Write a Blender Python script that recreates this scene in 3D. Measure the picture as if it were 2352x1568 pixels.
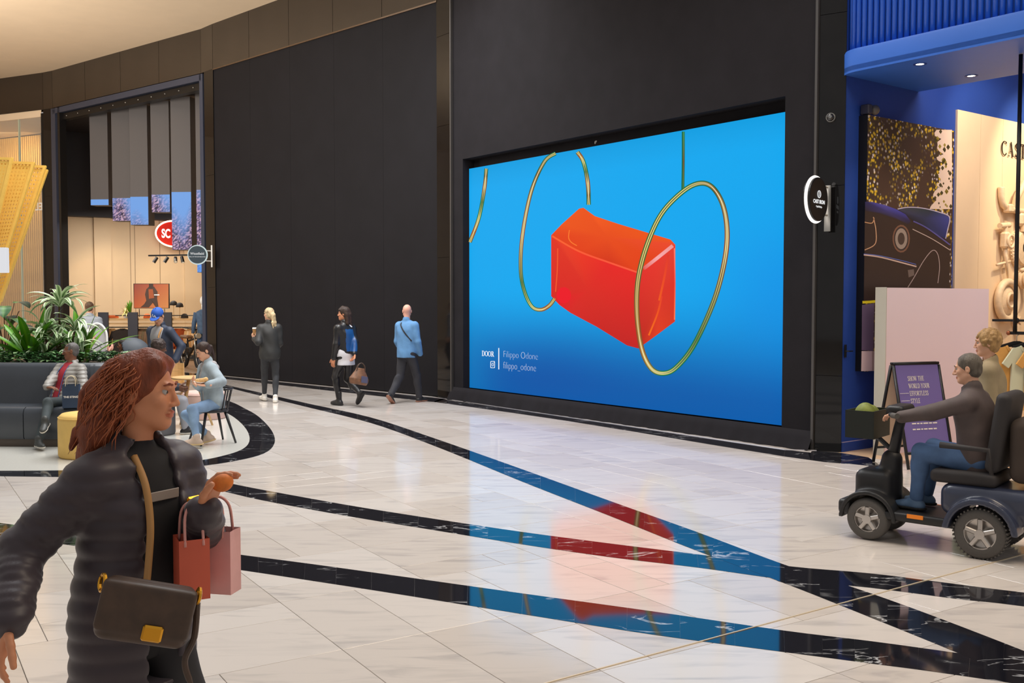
import bpy, math, random
import numpy as np
from mathutils import Matrix, Vector
random.seed(7); RNG = np.random.RandomState(11)
S = bpy.context.scene; COL = S.collection
for o in list(bpy.data.objects): bpy.data.objects.remove(o)
# ---------------------------------------------------------------- camera, light, exposure
FPX, HC, CX, CY = 2287.0, 1.9, 1176.0, 784.0
PITCH = math.atan((784-687)/FPX)
cam = bpy.data.cameras.new('camera'); cam.sensor_width = 36; cam.lens = 36*FPX/2352
cam.clip_end = 300
camo = bpy.data.objects.new('camera', cam); COL.objects.link(camo)
camo.location = (0, 0, HC); camo.rotation_euler = (math.pi/2-PITCH, 0, 0)
S.camera = camo
W = bpy.data.worlds.new('mall_light'); S.world = W; W.use_nodes = True
wb = W.node_tree.nodes['Background']; wb.inputs[0].default_value = (1.0, .96, .93, 1); wb.inputs[1].default_value = .40
def area(name, loc, size, power, color=(1, 1, 1), look=None, rot=None, sy=None, spread=None):
    l = bpy.data.lights.new(name, 'AREA'); l.energy = power; l.color = color; l.size = size
    if sy: l.shape = 'RECTANGLE'; l.size_y = sy
    if spread: l.spread = spread
    o = bpy.data.objects.new(name, l); COL.objects.link(o); o.location = loc
    if look is not None: o.rotation_euler = (Vector(look)-Vector(loc)).to_track_quat('-Z', 'Y').to_euler()
    elif rot: o.rotation_euler = rot
    return o
def spot(name, loc, look, power, color, ang=60, blend=.6, r=.05):
    l = bpy.data.lights.new(name, 'SPOT'); l.energy = power; l.color = color; l.spot_size = math.radians(ang); l.spot_blend = blend; l.shadow_soft_size = r
    o = bpy.data.objects.new(name, l); COL.objects.link(o); o.location = loc
    o.rotation_euler = (Vector(look)-Vector(loc)).to_track_quat('-Z', 'Y').to_euler(); return o
area('atrium_skylight', (-2.6, 13.0, 13.5), 7, 1550, (.97, .99, 1), look=(-2.4, 13.5, 0))
area('added_floor_fill', (-7.5, 18, 8.5), 4, 280, (.98, .98, 1), look=(-7.3, 18.2, 0))  # unseen fill lamps, added to brighten the far floor
area('added_floor_fill', (-2.2, 16.6, 8.6), 3, 280, (.98, .99, 1), look=(-2.6, 16.0, 0), spread=math.radians(120))
area('added_floor_fill', (1.6, 11.2, 8.6), 2.5, 130, (1, .95, .9), look=(1.2, 10.8, 0), spread=math.radians(120))
area('added_floor_fill', (4.8, 5.2, 8.5), 3, 330, (1, .82, .62), look=(3.2, 6.2, 0))  # added warm fill for the near right floor, no fitting here
area('added_ceiling_fill', (-14.5, 18.0, 5.2), 3, 760, (1, .9, .76), look=(-10.5, 25.5, 8.7))  # unseen lamps added to lift the brightness of the cream ceiling
area('added_ceiling_fill', (-4.5, 12.5, 6.5), 2, 260, (1, .9, .76), look=(-5.0, 21, 8.7))
S.view_settings.view_transform = 'Standard'; S.view_settings.look = 'None'
S.view_settings.exposure = 0.0; S.view_settings.gamma = 1; S.view_settings.use_curve_mapping = False
# ---------------------------------------------------------------- geometry helpers
CP, SP = math.cos(PITCH), math.sin(PITCH)
def ray(x, y):
    a, b = (x-CX), -(y-CY)
    return np.array([a, FPX*CP+b*SP, -FPX*SP+b*CP])
def at(x, y, Y):
    d = ray(x, y); return np.array([0, 0, HC])+d*(Y/d[1])
def fl(x, y, z=0.):
    d = ray(x, y); return np.array([0, 0, HC])+d*((z-HC)/d[2])
def onplane(x, y, p0, n):
    d = ray(x, y); o = np.array([0, 0, HC]); return o+d*(np.dot(np.array(p0)-o, n)/np.dot(d, n))
def V(*a): return np.array(a, float)
def nrm(v): v = np.array(v, float); return v/(np.linalg.norm(v)+1e-12)
def srgb(r, g, b):
    f = lambda c: (c/255/12.92) if c <= 10 else ((c/255+.055)/1.055)**2.4
    return (f(r), f(g), f(b))
def mesh_obj(name, verts, faces, mat, parent=None, smooth=False, loc=None, cols=None, mats=None, fidx=None):
    me = bpy.data.meshes.new(name)
    verts = np.asarray(verts, np.float64).reshape(-1, 3)
    if parent is not None and loc is None:
        pm = WM(parent).inverted(); R = np.array(pm)
        verts = verts@R[:3, :3].T+R[:3, 3]
    if isinstance(faces, np.ndarray):
        n = faces.shape[0]; k = faces.shape[1]
        me.vertices.add(len(verts)); me.vertices.foreach_set('co', verts.astype(np.float32).ravel())
        me.loops.add(n*k); me.loops.foreach_set('vertex_index', faces.astype(np.int32).ravel())
        me.polygons.add(n); me.polygons.foreach_set('loop_start', np.arange(0, n*k, k, dtype=np.int32))
        me.update(calc_edges=True); me.validate()
    else:
        me.from_pydata([tuple(v) for v in verts], [], faces); me.update()
    if smooth: me.polygons.foreach_set('use_smooth', np.ones(len(me.polygons), bool))
    if cols is not None:
        ca = me.color_attributes.new('Col', 'FLOAT_COLOR', 'POINT')
        c4 = np.ones((len(verts), 4), np.float32); c4[:, :3] = cols; ca.data.foreach_set('color', c4.ravel())
    for q in (mats or [mat]): me.materials.append(q)
    if fidx is not None: me.polygons.foreach_set('material_index', np.asarray(fidx, np.int32)); me.update()
    o = bpy.data.objects.new(name, me); COL.objects.link(o)
    if parent is not None: o.parent = parent
    if loc is not None: o.location = loc
    return o
def WM(o):
    M = o.matrix_basis.copy(); p = o.parent
    while p is not None: M = p.matrix_basis@M; p = p.parent
    return M
def tag(o, label=None, cat=None, group=None, kind=None):
    if label: o['label'] = label
    if cat: o['category'] = cat
    if group: o['group'] = group
    if kind: o['kind'] = kind
    return o
def thing(name, label, cat, loc=(0, 0, 0), rz=0., group=None):
    o = bpy.data.objects.new(name, None); COL.objects.link(o); o.empty_display_size = .1
    o.location = loc; o.rotation_euler = (0, 0, rz)
    return tag(o, label, cat, group)
def struct_empty(name, loc=(0, 0, 0)):
    o = bpy.data.objects.new(name, None); COL.objects.link(o); o.location = loc; o['kind'] = 'structure'; return o
def copy_tree(o, parent=None):
    c = o.copy(); COL.objects.link(c); c.parent = parent
    for ch in o.children: copy_tree(ch, c)
    return c
class MB:
    def __init__(s, M=None): s.v = []; s.f = []; s.M = M; s.c = []
    def add(s, vs, fs, col=None):
        vs = np.asarray(vs, float).reshape(-1, 3)
        if s.M is not None: vs = vs@s.M[:3, :3].T+s.M[:3, 3]
        n = len(s.v); s.v.extend(vs.tolist()); s.f.extend([[i+n for i in f] for f in fs])
        if col is not None: s.c.extend([col]*len(vs) if np.ndim(col) == 1 else list(col))
        return s
    def box(s, c, d, rz=0., bev=0., rx=0., ry=0.):
        d = np.array(d)/2.
        if bev > 0:
            b = min(bev, d.min()*.9); vs = []
            # 24-vertex chamfered box
            sg = [(-1, -1, -1), (1, -1, -1), (1, 1, -1), (-1, 1, -1), (-1, -1, 1), (1, -1, 1), (1, 1, 1), (-1, 1, 1)]
            for g in sg:
                for ax in range(3):
                    p = d-b; p[ax] = d[ax]; vs.append(p*np.array(g))
            I = lambda k, a: k*3+a
            fs = [[I(0, 2), I(3, 2), I(2, 2), I(1, 2)], [I(4, 2), I(5, 2), I(6, 2), I(7, 2)], [I(0, 1), I(1, 1), I(5, 1), I(4, 1)], [I(3, 1), I(7, 1), I(6, 1), I(2, 1)],
                  [I(0, 0), I(4, 0), I(7, 0), I(3, 0)], [I(1, 0), I(2, 0), I(6, 0), I(5, 0)]]
            E = [(0, 1, 1, 2), (3, 2, 1, 2), (4, 5, 1, 2), (7, 6, 1, 2), (0, 3, 0, 2), (1, 2, 0, 2), (4, 7, 0, 2), (5, 6, 0, 2), (0, 4, 0, 1), (1, 5, 0, 1), (2, 6, 0, 1), (3, 7, 0, 1)]
            for a, b2, x, y in E: fs.append([I(a, x), I(b2, x), I(b2, y), I(a, y)])
            for k in range(8): fs.append([I(k, 0), I(k, 1), I(k, 2)])
        else:
            vs = [d*np.array(g) for g in [(-1, -1, -1), (1, -1, -1), (1, 1, -1), (-1, 1, -1), (-1, -1, 1), (1, -1, 1), (1, 1, 1), (-1, 1, 1)]]
            fs = [[0, 3, 2, 1], [4, 5, 6, 7], [0, 1, 5, 4], [1, 2, 6, 5], [2, 3, 7, 6], [3, 0, 4, 7]]
        R = np.array(Matrix.Rotation(rz, 3, 'Z')@Matrix.Rotation(ry, 3, 'Y')@Matrix.Rotation(rx, 3, 'X'))
        return s.add(np.array(vs)@R.T+np.array(c), fs)
    def prism(s, poly, z0, z1):
        n = len(poly); vs = [(p[0], p[1], z0) for p in poly]+[(p[0], p[1], z1) for p in poly]
        fs = [list(range(n))[::-1], list(range(n, 2*n))]+[[i, (i+1) % n, (i+1) % n+n, i+n] for i in range(n)]
        return s.add(vs, fs)
    def slab(s, poly, off):   # planar 3D polygon extruded by a vector
        n = len(poly); p = np.array(poly, float); q = p+np.array(off, float)
        fs = [list(range(n)), list(range(n, 2*n))[::-1]]+[[i+n, (i+1) % n+n, (i+1) % n, i] for i in range(n)]
        return s.add(np.vstack([p, q]), fs)
    def poly(s, p, col=None): return s.add(p, [list(range(len(p)))], col)
    def tube(s, pts, r, n=10, cap=True, closed=False):
        pts = [np.array(p, float) for p in pts]; k = len(pts); r = [r]*k if np.isscalar(r) else r
        vs = []; up = None
        for i in range(k):
            a = pts[(i-1) % k] if (i > 0 or closed) else pts[i]; b = pts[(i+1) % k] if (i < k-1 or closed) else pts[i]
            t = nrm(b-a)
            if up is None: up = np.array([0, 0, 1.]) if abs(t[2]) < .9 else np.array([1., 0, 0])
            x = nrm(np.cross(up, t)); y = np.cross(t, x); up = y
            for j in range(n):
                an = 2*math.pi*j/n; vs.append(pts[i]+r[i]*(math.cos(an)*x+math.sin(an)*y))
        fs = []
        for i in range(k if closed else k-1):
            for j in range(n):
                a = i*n; b = ((i+1) % k)*n; fs.append([a+j, a+(j+1) % n, b+(j+1) % n, b+j])
        if cap and not closed: fs.append(list(range(n))[::-1]); fs.append([(k-1)*n+j for j in range(n)])
        return s.add(vs, fs)
    def cyl(s, a, b, r0, r1=None, n=16): return s.tube([a, b], [r0, r0 if r1 is None else r1], n)
    def lathe(s, prof, c=(0, 0, 0), n=24, axis=(0, 0, 1), cap=True):
        t = nrm(axis); x = nrm(np.cross([0, 1, 0] if abs(t[1]) < .9 else [1, 0, 0], t)); y = np.cross(t, x); vs = []
        for r, h in prof:
            for j in range(n):
                an = 2*math.pi*j/n; vs.append(np.array(c)+t*h+r*(math.cos(an)*x+math.sin(an)*y))
        fs = [[i*n+j, i*n+(j+1) % n, (i+1)*n+(j+1) % n, (i+1)*n+j] for i in range(len(prof)-1) for j in range(n)]
        if cap: fs.append(list(range(n))[::-1]); fs.append([(len(prof)-1)*n+j for j in range(n)])
        return s.add(vs, fs)
    def ball(s, c, r, n=12, m=8):
        r = np.array([r]*3 if np.isscalar(r) else r); 
        vs = [np.array(c)+r*np.array([0, 0, 1.])]
        for i in range(1, m):
            for j in range(n):
                a = math.pi*i/m; b = 2*math.pi*j/n; vs.append(np.array(c)+r*np.array([math.sin(a)*math.cos(b), math.sin(a)*math.sin(b), math.cos(a)]))
        vs.append(np.array(c)-r*np.array([0, 0, 1.])); fs = []
        for j in range(n): fs.append([0, 1+j, 1+(j+1) % n])
        for i in range(m-2):
            for j in range(n): a = 1+i*n; fs.append([a+j, a+n+j, a+n+(j+1) % n, a+(j+1) % n])
        L = len(vs)-1; a = 1+(m-2)*n
        for j in range(n): fs.append([L, a+(j+1) % n, a+j])
        return s.add(vs, fs)
    def torus(s, c, R, r, axis=(0, 0, 1), n=32, m=8, arc=(0, 2*math.pi)):
        t = nrm(axis); x = nrm(np.cross([0, 1, 0] if abs(t[1]) < .9 else [1, 0, 0], t)); y = np.cross(t, x)
        full = arc[1]-arc[0] > 6.28; k = n if full else n+1
        pts = [np.array(c)+R*(math.cos(a)*x+math.sin(a)*y) for a in np.linspace(arc[0], arc[1], n+1)[:k]]
        return s.tube(pts, r, m, closed=full)
    def obj(s, name, mat, parent=None, smooth=False, **k):
        return mesh_obj(name, s.v, s.f, mat, parent, smooth, cols=(s.c if s.c else None), **k)
def spline(pts, n=8, closed=False):
    P = [np.array(p, float) for p in pts]; k = len(P); out = []
    for i in range(k if closed else k-1):
        g = lambda j: P[j % k] if closed else P[min(max(j, 0), k-1)]
        p0, p1, p2, p3 = g(i-1), g(i), g(i+1), g(i+2)
        for t in np.linspace(0, 1, n, endpoint=False):
            out.append(.5*((2*p1)+(-p0+p2)*t+(2*p0-5*p1+4*p2-p3)*t*t+(-p0+3*p1-3*p2+p3)*t**3))
    if not closed: out.append(P[-1])
    return out
def autosmooth(o, deg=40):
    me = o.data; me.polygons.foreach_set('use_smooth', np.ones(len(me.polygons), bool))
    try: me.set_sharp_from_angle(angle=math.radians(deg))
    except Exception: pass
    return o
# ---------------------------------------------------------------- materials
MATS = {}
def mat(name, col, rough=.6, metal=0., var=.0, vscale=8., bump=0., bscale=60., spec=.5, coat=0., stretch=None, sheen=0., trans=0., alpha=None, emit=None, estr=1., ior=None):
    if name in MATS: return MATS[name]
    m = bpy.data.materials.new(name); m.use_nodes = True; nt = m.node_tree; b = nt.nodes['Principled BSDF']; MATS[name] = m
    b.inputs['Base Color'].default_value = (*col, 1); b.inputs['Roughness'].default_value = rough; b.inputs['Metallic'].default_value = metal
    b.inputs['Specular IOR Level'].default_value = spec; b.inputs['Coat Weight'].default_value = coat
    b.inputs['Sheen Weight'].default_value = sheen; b.inputs['Transmission Weight'].default_value = trans
    if ior: b.inputs['IOR'].default_value = ior
    if alpha is not None: b.inputs['Alpha'].default_value = alpha
    if emit: b.inputs['Emission Color'].default_value = (*emit, 1); b.inputs['Emission Strength'].default_value = estr
    if var or bump:
        tc = nt.nodes.new('ShaderNodeTexCoord'); mp = nt.nodes.new('ShaderNodeMapping'); nt.links.new(tc.outputs['Object'], mp.inputs[0])
        if stretch: mp.inputs['Scale'].default_value = stretch
        if var:
            n = nt.nodes.new('ShaderNodeTexNoise'); n.inputs['Scale'].default_value = vscale; n.inputs['Detail'].default_value = 5; nt.links.new(mp.outputs[0], n.inputs['Vector'])
            r = nt.nodes.new('ShaderNodeValToRGB'); r.color_ramp.elements[0].position = .3; r.color_ramp.elements[1].position = .7
            r.color_ramp.elements[0].color = (*[c*(1-var) for c in col], 1); r.color_ramp.elements[1].color = (*[min(1, c*(1+var)) for c in col], 1)
            nt.links.new(n.outputs['Fac'], r.inputs[0]); nt.links.new(r.outputs[0], b.inputs['Base Color'])
        if bump:
            n = nt.nodes.new('ShaderNodeTexNoise'); n.inputs['Scale'].default_value = bscale; n.inputs['Detail'].default_value = 3; nt.links.new(mp.outputs[0], n.inputs['Vector'])
            bp = nt.nodes.new('ShaderNodeBump'); bp.inputs['Strength'].default_value = bump; bp.inputs['Distance'].default_value = .01
            nt.links.new(n.outputs['Fac'], bp.inputs['Height']); nt.links.new(bp.outputs[0], b.inputs['Normal'])
    return m
def emis(name, col, s=1.):
    if name in MATS: return MATS[name]
    m = bpy.data.materials.new(name); m.use_nodes = True; nt = m.node_tree; MATS[name] = m
    b = nt.nodes['Principled BSDF']; b.inputs['Base Color'].default_value = (.01, .01, .01, 1); b.inputs['Roughness'].default_value = .35
    b.inputs['Emission Color'].default_value = (*col, 1); b.inputs['Emission Strength'].default_value = s; return m
def vcol_mat(name, emission=0., rough=.5, spec=.3):
    if name in MATS: return MATS[name]
    m = bpy.data.materials.new(name); m.use_nodes = True; nt = m.node_tree; b = nt.nodes['Principled BSDF']; MATS[name] = m
    a = nt.nodes.new('ShaderNodeAttribute'); a.attribute_name = 'Col'; b.inputs['Roughness'].default_value = rough; b.inputs['Specular IOR Level'].default_value = spec
    if emission:
        b.inputs['Base Color'].default_value = (.01, .01, .01, 1); nt.links.new(a.outputs['Color'], b.inputs['Emission Color']); b.inputs['Emission Strength'].default_value = emission
    else: nt.links.new(a.outputs['Color'], b.inputs['Base Color'])
    return m
def nodes(m): return m.node_tree.nodes, m.node_tree.links, m.node_tree.nodes['Principled BSDF']
def marble(name, base, vein, rough, tint, vs, dark=False):
    m = mat(name, base, rough, spec=.5); N, L, b = nodes(m)
    g = N.new('ShaderNodeNewGeometry'); oi = N.new('ShaderNodeObjectInfo'); ad = N.new('ShaderNodeMath'); ad.operation = 'ADD'
    L.new(g.outputs['Random Per Island'], ad.inputs[0]); L.new(oi.outputs['Random'], ad.inputs[1])
    fr = N.new('ShaderNodeMath'); fr.operation = 'FRACT'; L.new(ad.outputs[0], fr.inputs[0])
    mp = N.new('ShaderNodeMapping'); mp.inputs['Rotation'].default_value = (0, 0, -math.radians(32.3 if not dark else 55)); mp.inputs['Scale'].default_value = (1, 5, 1) if not dark else (1, 3, 1)
    cmb = N.new('ShaderNodeCombineXYZ'); mu = N.new('ShaderNodeMath'); mu.operation = 'MULTIPLY'; mu.inputs[1].default_value = 37.; L.new(fr.outputs[0], mu.inputs[0]); L.new(mu.outputs[0], cmb.inputs[2])
    va = N.new('ShaderNodeVectorMath'); va.operation = 'ADD'; L.new(g.outputs['Position'], va.inputs[0]); L.new(cmb.outputs[0], va.inputs[1]); L.new(va.outputs[0], mp.inputs[0])
    n = N.new('ShaderNodeTexNoise'); n.inputs['Scale'].default_value = vs; n.inputs['Detail'].default_value = 6; n.inputs['Distortion'].default_value = .8; L.new(mp.outputs[0], n.inputs['Vector'])
    r = N.new('ShaderNodeValToRGB'); L.new(n.outputs['Fac'], r.inputs[0]); e = r.color_ramp.elements
    if dark:
        e[0].position = .485; e[0].color = (*base, 1); e[1].position = .515; e[1].color = (*base, 1); k = r.color_ramp.elements.new(.5); k.color = (*vein, 1)
    else:
        e[0].position = .32; e[0].color = (*vein, 1); e[1].position = .52; e[1].color = (*base, 1)
    n2 = N.new('ShaderNodeTexNoise'); n2.inputs['Scale'].default_value = 1.3; L.new(mp.outputs[0], n2.inputs['Vector'])
    r2 = N.new('ShaderNodeValToRGB'); r2.color_ramp.elements[0].position = .35 if not dark else .5; r2.color_ramp.elements[1].position = .65; r2.color_ramp.elements[0].color = (0, 0, 0, 1)
    L.new(n2.outputs['Fac'], r2.inputs[0])
    mx = N.new('ShaderNodeMix'); mx.data_type = 'RGBA'; mx.inputs['A'].default_value = (*base, 1); L.new(r2.outputs[0], mx.inputs['Factor']); L.new(r.outputs[0], mx.inputs['B'])
    tr = N.new('ShaderNodeValToRGB'); tr.color_ramp.elements[0].color = (*tint, 1); tr.color_ramp.elements[1].color = (1, 1, 1, 1); L.new(fr.outputs[0], tr.inputs[0])
    m2 = N.new('ShaderNodeMix'); m2.data_type = 'RGBA'; m2.blend_type = 'MULTIPLY'; m2.inputs['Factor'].default_value = 1; L.new(mx.outputs['Result'], m2.inputs['A']); L.new(tr.outputs[0], m2.inputs['B'])
    L.new(m2.outputs['Result'], b.inputs['Base Color'])
    return m
def textm(s, size, name, m, origin, xax, zax, parent=None, off=0., align='LEFT', ex=.001, sx=1.):
    c = bpy.data.curves.new('t', 'FONT'); c.body = s; c.size = size; c.align_x = align; c.extrude = ex; c.offset = off
    o = bpy.data.objects.new('t', c); COL.objects.link(o)
    dg = bpy.context.evaluated_depsgraph_get(); me = bpy.data.meshes.new_from_object(o.evaluated_get(dg))
    co = np.zeros(len(me.vertices)*3); me.vertices.foreach_get('co', co); co = co.reshape(-1, 3)
    fs = [list(p.vertices) for p in me.polygons]
    bpy.data.objects.remove(o); bpy.data.curves.remove(c); bpy.data.meshes.remove(me)
    x = nrm(xax); z = nrm(zax); n = np.cross(x, z)
    w = np.array(origin)+np.outer(co[:, 0]*sx, x)+np.outer(co[:, 1], z)+np.outer(co[:, 2], n)
    return mesh_obj(name, w, fs, m, parent)
# ---------------------------------------------------------------- shared materials
BLACKFAB = mat('black_fabric', srgb(30, 28, 32), .85, var=.12, vscale=3, bump=.15, bscale=300, spec=.2)
BLACKPANEL = mat('black_panel', srgb(28, 27, 31), .6, var=.08, vscale=2, spec=.12)
GLOSS = mat('black_gloss_stone', srgb(17, 16, 17), .05, var=.2, vscale=4, spec=.4)
TRIM = mat('grey_trim', srgb(92, 90, 90), .35, metal=.6)
CREAM = mat('cream_plaster', srgb(236, 214, 186), .7, var=.02, vscale=2)
GROUT = mat('grout', srgb(186, 172, 154), .7)
WHITE = mat('white_paint', srgb(236, 234, 230), .5)
BLACK = mat('black_metal', srgb(24, 23, 24), .4, metal=.3)
STEEL = mat('brushed_steel', srgb(180, 178, 172), .28, metal=.9)
MARB = marble('white_marble', srgb(216, 208, 201), srgb(190, 184, 180), .12, (.86, .83, .80), 2.2)
DARKM = marble('dark_marble', srgb(28, 28, 34), srgb(205, 205, 205), .05, (.75, .75, .78), 1.6, dark=True)
TERR = mat('terrazzo', srgb(208, 206, 198), .14, var=.04, vscale=40)
for q_ in (MARB, DARKM): q_.node_tree.nodes['Principled BSDF'].inputs['Specular IOR Level'].default_value = .7
DARKM.node_tree.nodes['Principled BSDF'].inputs['Specular IOR Level'].default_value = 1.
# fascia: glossy brown-black glass panels, slightly wavy
FASC = mat('fascia_glass', srgb(38, 31, 27), .03, spec=.9)
N, L, b = nodes(FASC); tc = N.new('ShaderNodeTexCoord'); nz = N.new('ShaderNodeTexNoise'); nz.inputs['Scale'].default_value = .55; nz.inputs['Detail'].default_value = 1
bp = N.new('ShaderNodeBump'); bp.inputs['Strength'].default_value = .5; bp.inputs['Distance'].default_value = .12
L.new(tc.outputs['Object'], nz.inputs['Vector']); L.new(nz.outputs['Fac'], bp.inputs['Height']); L.new(bp.outputs[0], b.inputs['Normal'])

FAC = [V(4.09, 12.30), V(3.82, 12.47), V(-1.13, 18.91), V(-1.43, 19.30), V(-7.40, 24.95), V(-7.84, 25.42), V(-13.7, 30.0), V(-14.1, 30.25), V(-22, 34.0)]
def wallbox(m, p, q, z0, z1, th=.2, off=0.):
    """box standing behind the line p-q (seen from the camera), front face off metres in front"""
    p = np.array(p[:2]); q = np.array(q[:2]); d = nrm(q-p); n = V(-d[1], d[0])
    if np.dot(n, -(p+q)/2) < 0: n = -n
    a, bq = p+n*off, q+n*off; c, e = q-n*(th-off) if 0 else q+n*(off-th), p+n*(off-th)
    m.prism([a, bq, c, e] if np.cross(bq-a, c-a) > 0 else [e, c, bq, a], z0, z1)
# ---------------------------------------------------------------- floor
floor = struct_empty('floor')
mesh_obj('grout_bed', [(-40, -12, -.012), (30, -12, -.012), (30, 40, -.012), (-40, 40, -.012)], [[0, 1, 2, 3]], GROUT, floor)
UA = math.radians(32.3); uu = V(math.cos(UA), math.sin(UA)); vv = V(-math.sin(UA), math.cos(UA))
def infront(p):
    # inside the mall hall: on the camera side of the facade line
    for a, c in zip(FAC[:-1], FAC[1:]):
        pass
    a0, a1 = p[0], p[1]
    if a0 > 4.09: return np.dot(p-FAC[0], nrm(V(-.79, -.61))) > -.1
    for a, c in zip(FAC[:-1], FAC[1:]):
        if c[0] <= a0 <= a[0]:
            t = (a0-a[0])/(c[0]-a[0]); return a1 < a[1]+t*(c[1]-a[1])+.3
    return a1 < 34
tiles = []
third = 1/3.
for iu in range(-30, 32):
    for iv in range(0, 34):
        r = random.Random(iu*131+iv*7919); k = r.randint(0, 4); u0, v0 = .07+iu, iv
        if k == 0: cells = [(0, 0, third, 2*third), (0, 2*third, third, third), (third, 0, 2*third, 1.)]
        elif k == 1: cells = [(0, 0, 2*third, 1.), (2*third, 0, third, third), (2*third, third, third, 2*third)]
        elif k == 2: cells = [(0, 0, 2*third, third), (2*third, 0, third, third), (0, third, 1., 2*third)]
        elif k == 3: cells = [(0, 0, 1., 2*third), (0, 2*third, third, third), (third, 2*third, 2*third, third)]
        else: cells = [(0, 0, .5, 1.), (.5, 0, .5, 1.)]
        for a, c, w, h in cells:
            cu, cv = u0+a+w/2, v0+c+h/2; p = cu*uu+cv*vv
            if p[1] < .3 or abs(p[0]) > .62*p[1]+4.0 or not infront(p): continue
            tiles.append((p, w, h))
tiles.sort(key=lambda t: (0 if abs(t[0][0]) < .53*t[0][1]+.3 and t[0][1] > 4.4 else 1, -(t[1]*t[2])/t[0][1]**3))
cache = {}
def tile_mesh(w, h):
    k = (round(w, 3), round(h, 3))
    if k not in cache:
        m = MB(); m.box((0, 0, -.006), (w-.004, h-.004, .012), bev=.0012); o = m.obj('floor_tile', MARB); cache[k] = o.data; bpy.data.objects.remove(o)
    return cache[k]
far = MB()
for i, (p, w, h) in enumerate(tiles):
    if i < 300:
        o = bpy.data.objects.new('floor_tile', tile_mesh(w, h)); COL.objects.link(o); o.parent = floor; o.location = (p[0], p[1], 0); o.rotation_euler = (0, 0, UA)
    else: far.box((p[0], p[1], -.006), (w-.004, h-.004, .012), rz=UA)
tag(far.obj('floor_tiles', MARB, floor), kind='stuff')
# dark marble bands let into the floor
def band(A, B, z, n=5, per=2):
    a = spline(A, n); c = spline(B, n)
    for i in range(0, len(a)-1, per):
        j = min(i+per, len(a)-1); m = MB(); up = [x for x in range(i, j+1)]
        poly = [a[k] for k in up]+[c[k] for k in reversed(up)]
        cen = np.mean(poly, axis=0); poly = [q+(cen-q)*.002 for q in poly]
        ar = sum(poly[k][0]*poly[(k+1) % len(poly)][1]-poly[(k+1) % len(poly)][0]*poly[k][1] for k in range(len(poly)))
        if ar < 0: poly = poly[::-1]
        m.prism(poly, -.006, z); m.obj('band_slab', DARKM, floor)
band([(-7.2, 23.3), (-5.69, 21.05), (-3.8, 18.21), (-2.29, 15.98), (-1.05, 13.52), (.12, 11.05), (.92, 9.32), (1.51, 8.06), (1.95, 7.06), (2.32, 6.36), (2.6, 5.73), (2.9, 4.95), (3.15, 4.2), (3.6, 2.6)],
     [(-7.0, 22.8), (-5.53, 20.45), (-3.65, 17.55), (-2.18, 15.25), (-.99, 12.80), (.11, 10.30), (.86, 8.66), (1.38, 7.49), (1.83, 6.58), (2.14, 5.88), (2.40, 5.27), (2.66, 4.6), (2.88, 3.95), (3.3, 2.4)], .0022)
band([(-9, 11.1), (-6.4, 10.95), (-5.1, 10.92), (-4.2, 10.85), (-3.38, 10.56), (-2.51, 9.88), (-1.51, 9.12), (-.66, 8.54), (.09, 8.06), (.76, 7.68), (1.38, 7.35), (1.99, 7.01), (2.49, 6.83), (2.97, 6.57), (3.32, 6.38), (4.6, 5.75), (7.5, 4.2)],
     [(-9, 10.75), (-6.4, 10.66), (-5.1, 10.6), (-4.2, 10.5), (-3.22, 10.07), (-2.38, 9.36), (-1.44, 8.66), (-.63, 8.12), (.08, 7.65), (.72, 7.27), (1.32, 6.98), (1.85, 6.68), (2.36, 6.49), (2.83, 6.24), (3.17, 6.09), (4.4, 5.4), (7.3, 3.85)], .0016)
band([(-6, 9.15), (-4.35, 8.39), (-3.66, 8.09), (-2.05, 7.35), (-1.49, 7.1), (-.83, 6.79), (.07, 6.36), (.86, 5.99), (1.56, 5.64), (2.0, 5.46), (2.45, 5.25), (3.6, 4.7), (6, 3.5)],
     [(-6, 8.6), (-4.11, 7.92), (-3.47, 7.65), (-1.93, 6.93), (-1.41, 6.68), (-.78, 6.37), (.06, 5.94), (.8, 5.57), (1.47, 5.29), (1.88, 5.12), (2.3, 4.94), (3.4, 4.4), (5.8, 3.15)], .0016)
rin = [(-6.0, 10.95), (-4.6, 11.05), (-3.77, 11.59), (-3.50, 12.05), (-3.42, 12.61), (-3.55, 13.4), (-3.9, 14.53), (-4.43, 15.86), (-4.95, 16.9), (-5.8, 18.3), (-7.2, 19.8)]
rout = [(-6.0, 10.8), (-4.5, 10.72), (-3.66, 11.2), (-3.28, 11.6), (-3.06, 12.2), (-3.14, 13.1), (-3.48, 14.35), (-4.08, 16.0), (-4.62, 17.2), (-5.4, 18.7), (-6.7, 20.3)]
band(rin, rout, .0028)
pl = [tuple(p) for p in spline(rin, 5)]+[(-14, 22), (-20, 18), (-16, 10.95)]
MB().prism(pl, -.006, .0012).obj('terrazzo_island', TERR, floor)
# dark base strip along the facade and its pale edging
band([(4.3, 12.05), (3.80, 12.44), (3.45, 12.5), (1.2, 15.6), (-1.2, 18.72), (-1.45, 19.1), (-4.2, 21.68), (-7.4, 24.8), (-9, 26.2)],
     [(4.2, 11.2), (3.93, 11.41), (3.29, 11.98), (.86, 15.5), (-1.30, 18.2), (-1.6, 18.5), (-4.05, 20.9), (-6.43, 23.32), (-8.4, 25.1)], .003, n=3, per=1)
m = MB()
for a, c in zip([(3.82, 12.42), (3.44, 12.5), (-1.18, 18.78), (-1.46, 19.16)], [(3.44, 12.5), (-1.18, 18.78), (-1.46, 19.16), (-7.4, 24.8)]):
    m.tube([(*a, .004), (*c, .004)], .006, 4)
tag(m.obj('baseboard_facade', mat('pale_edging', srgb(150, 148, 152), .4, metal=.4)), kind='structure')
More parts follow.
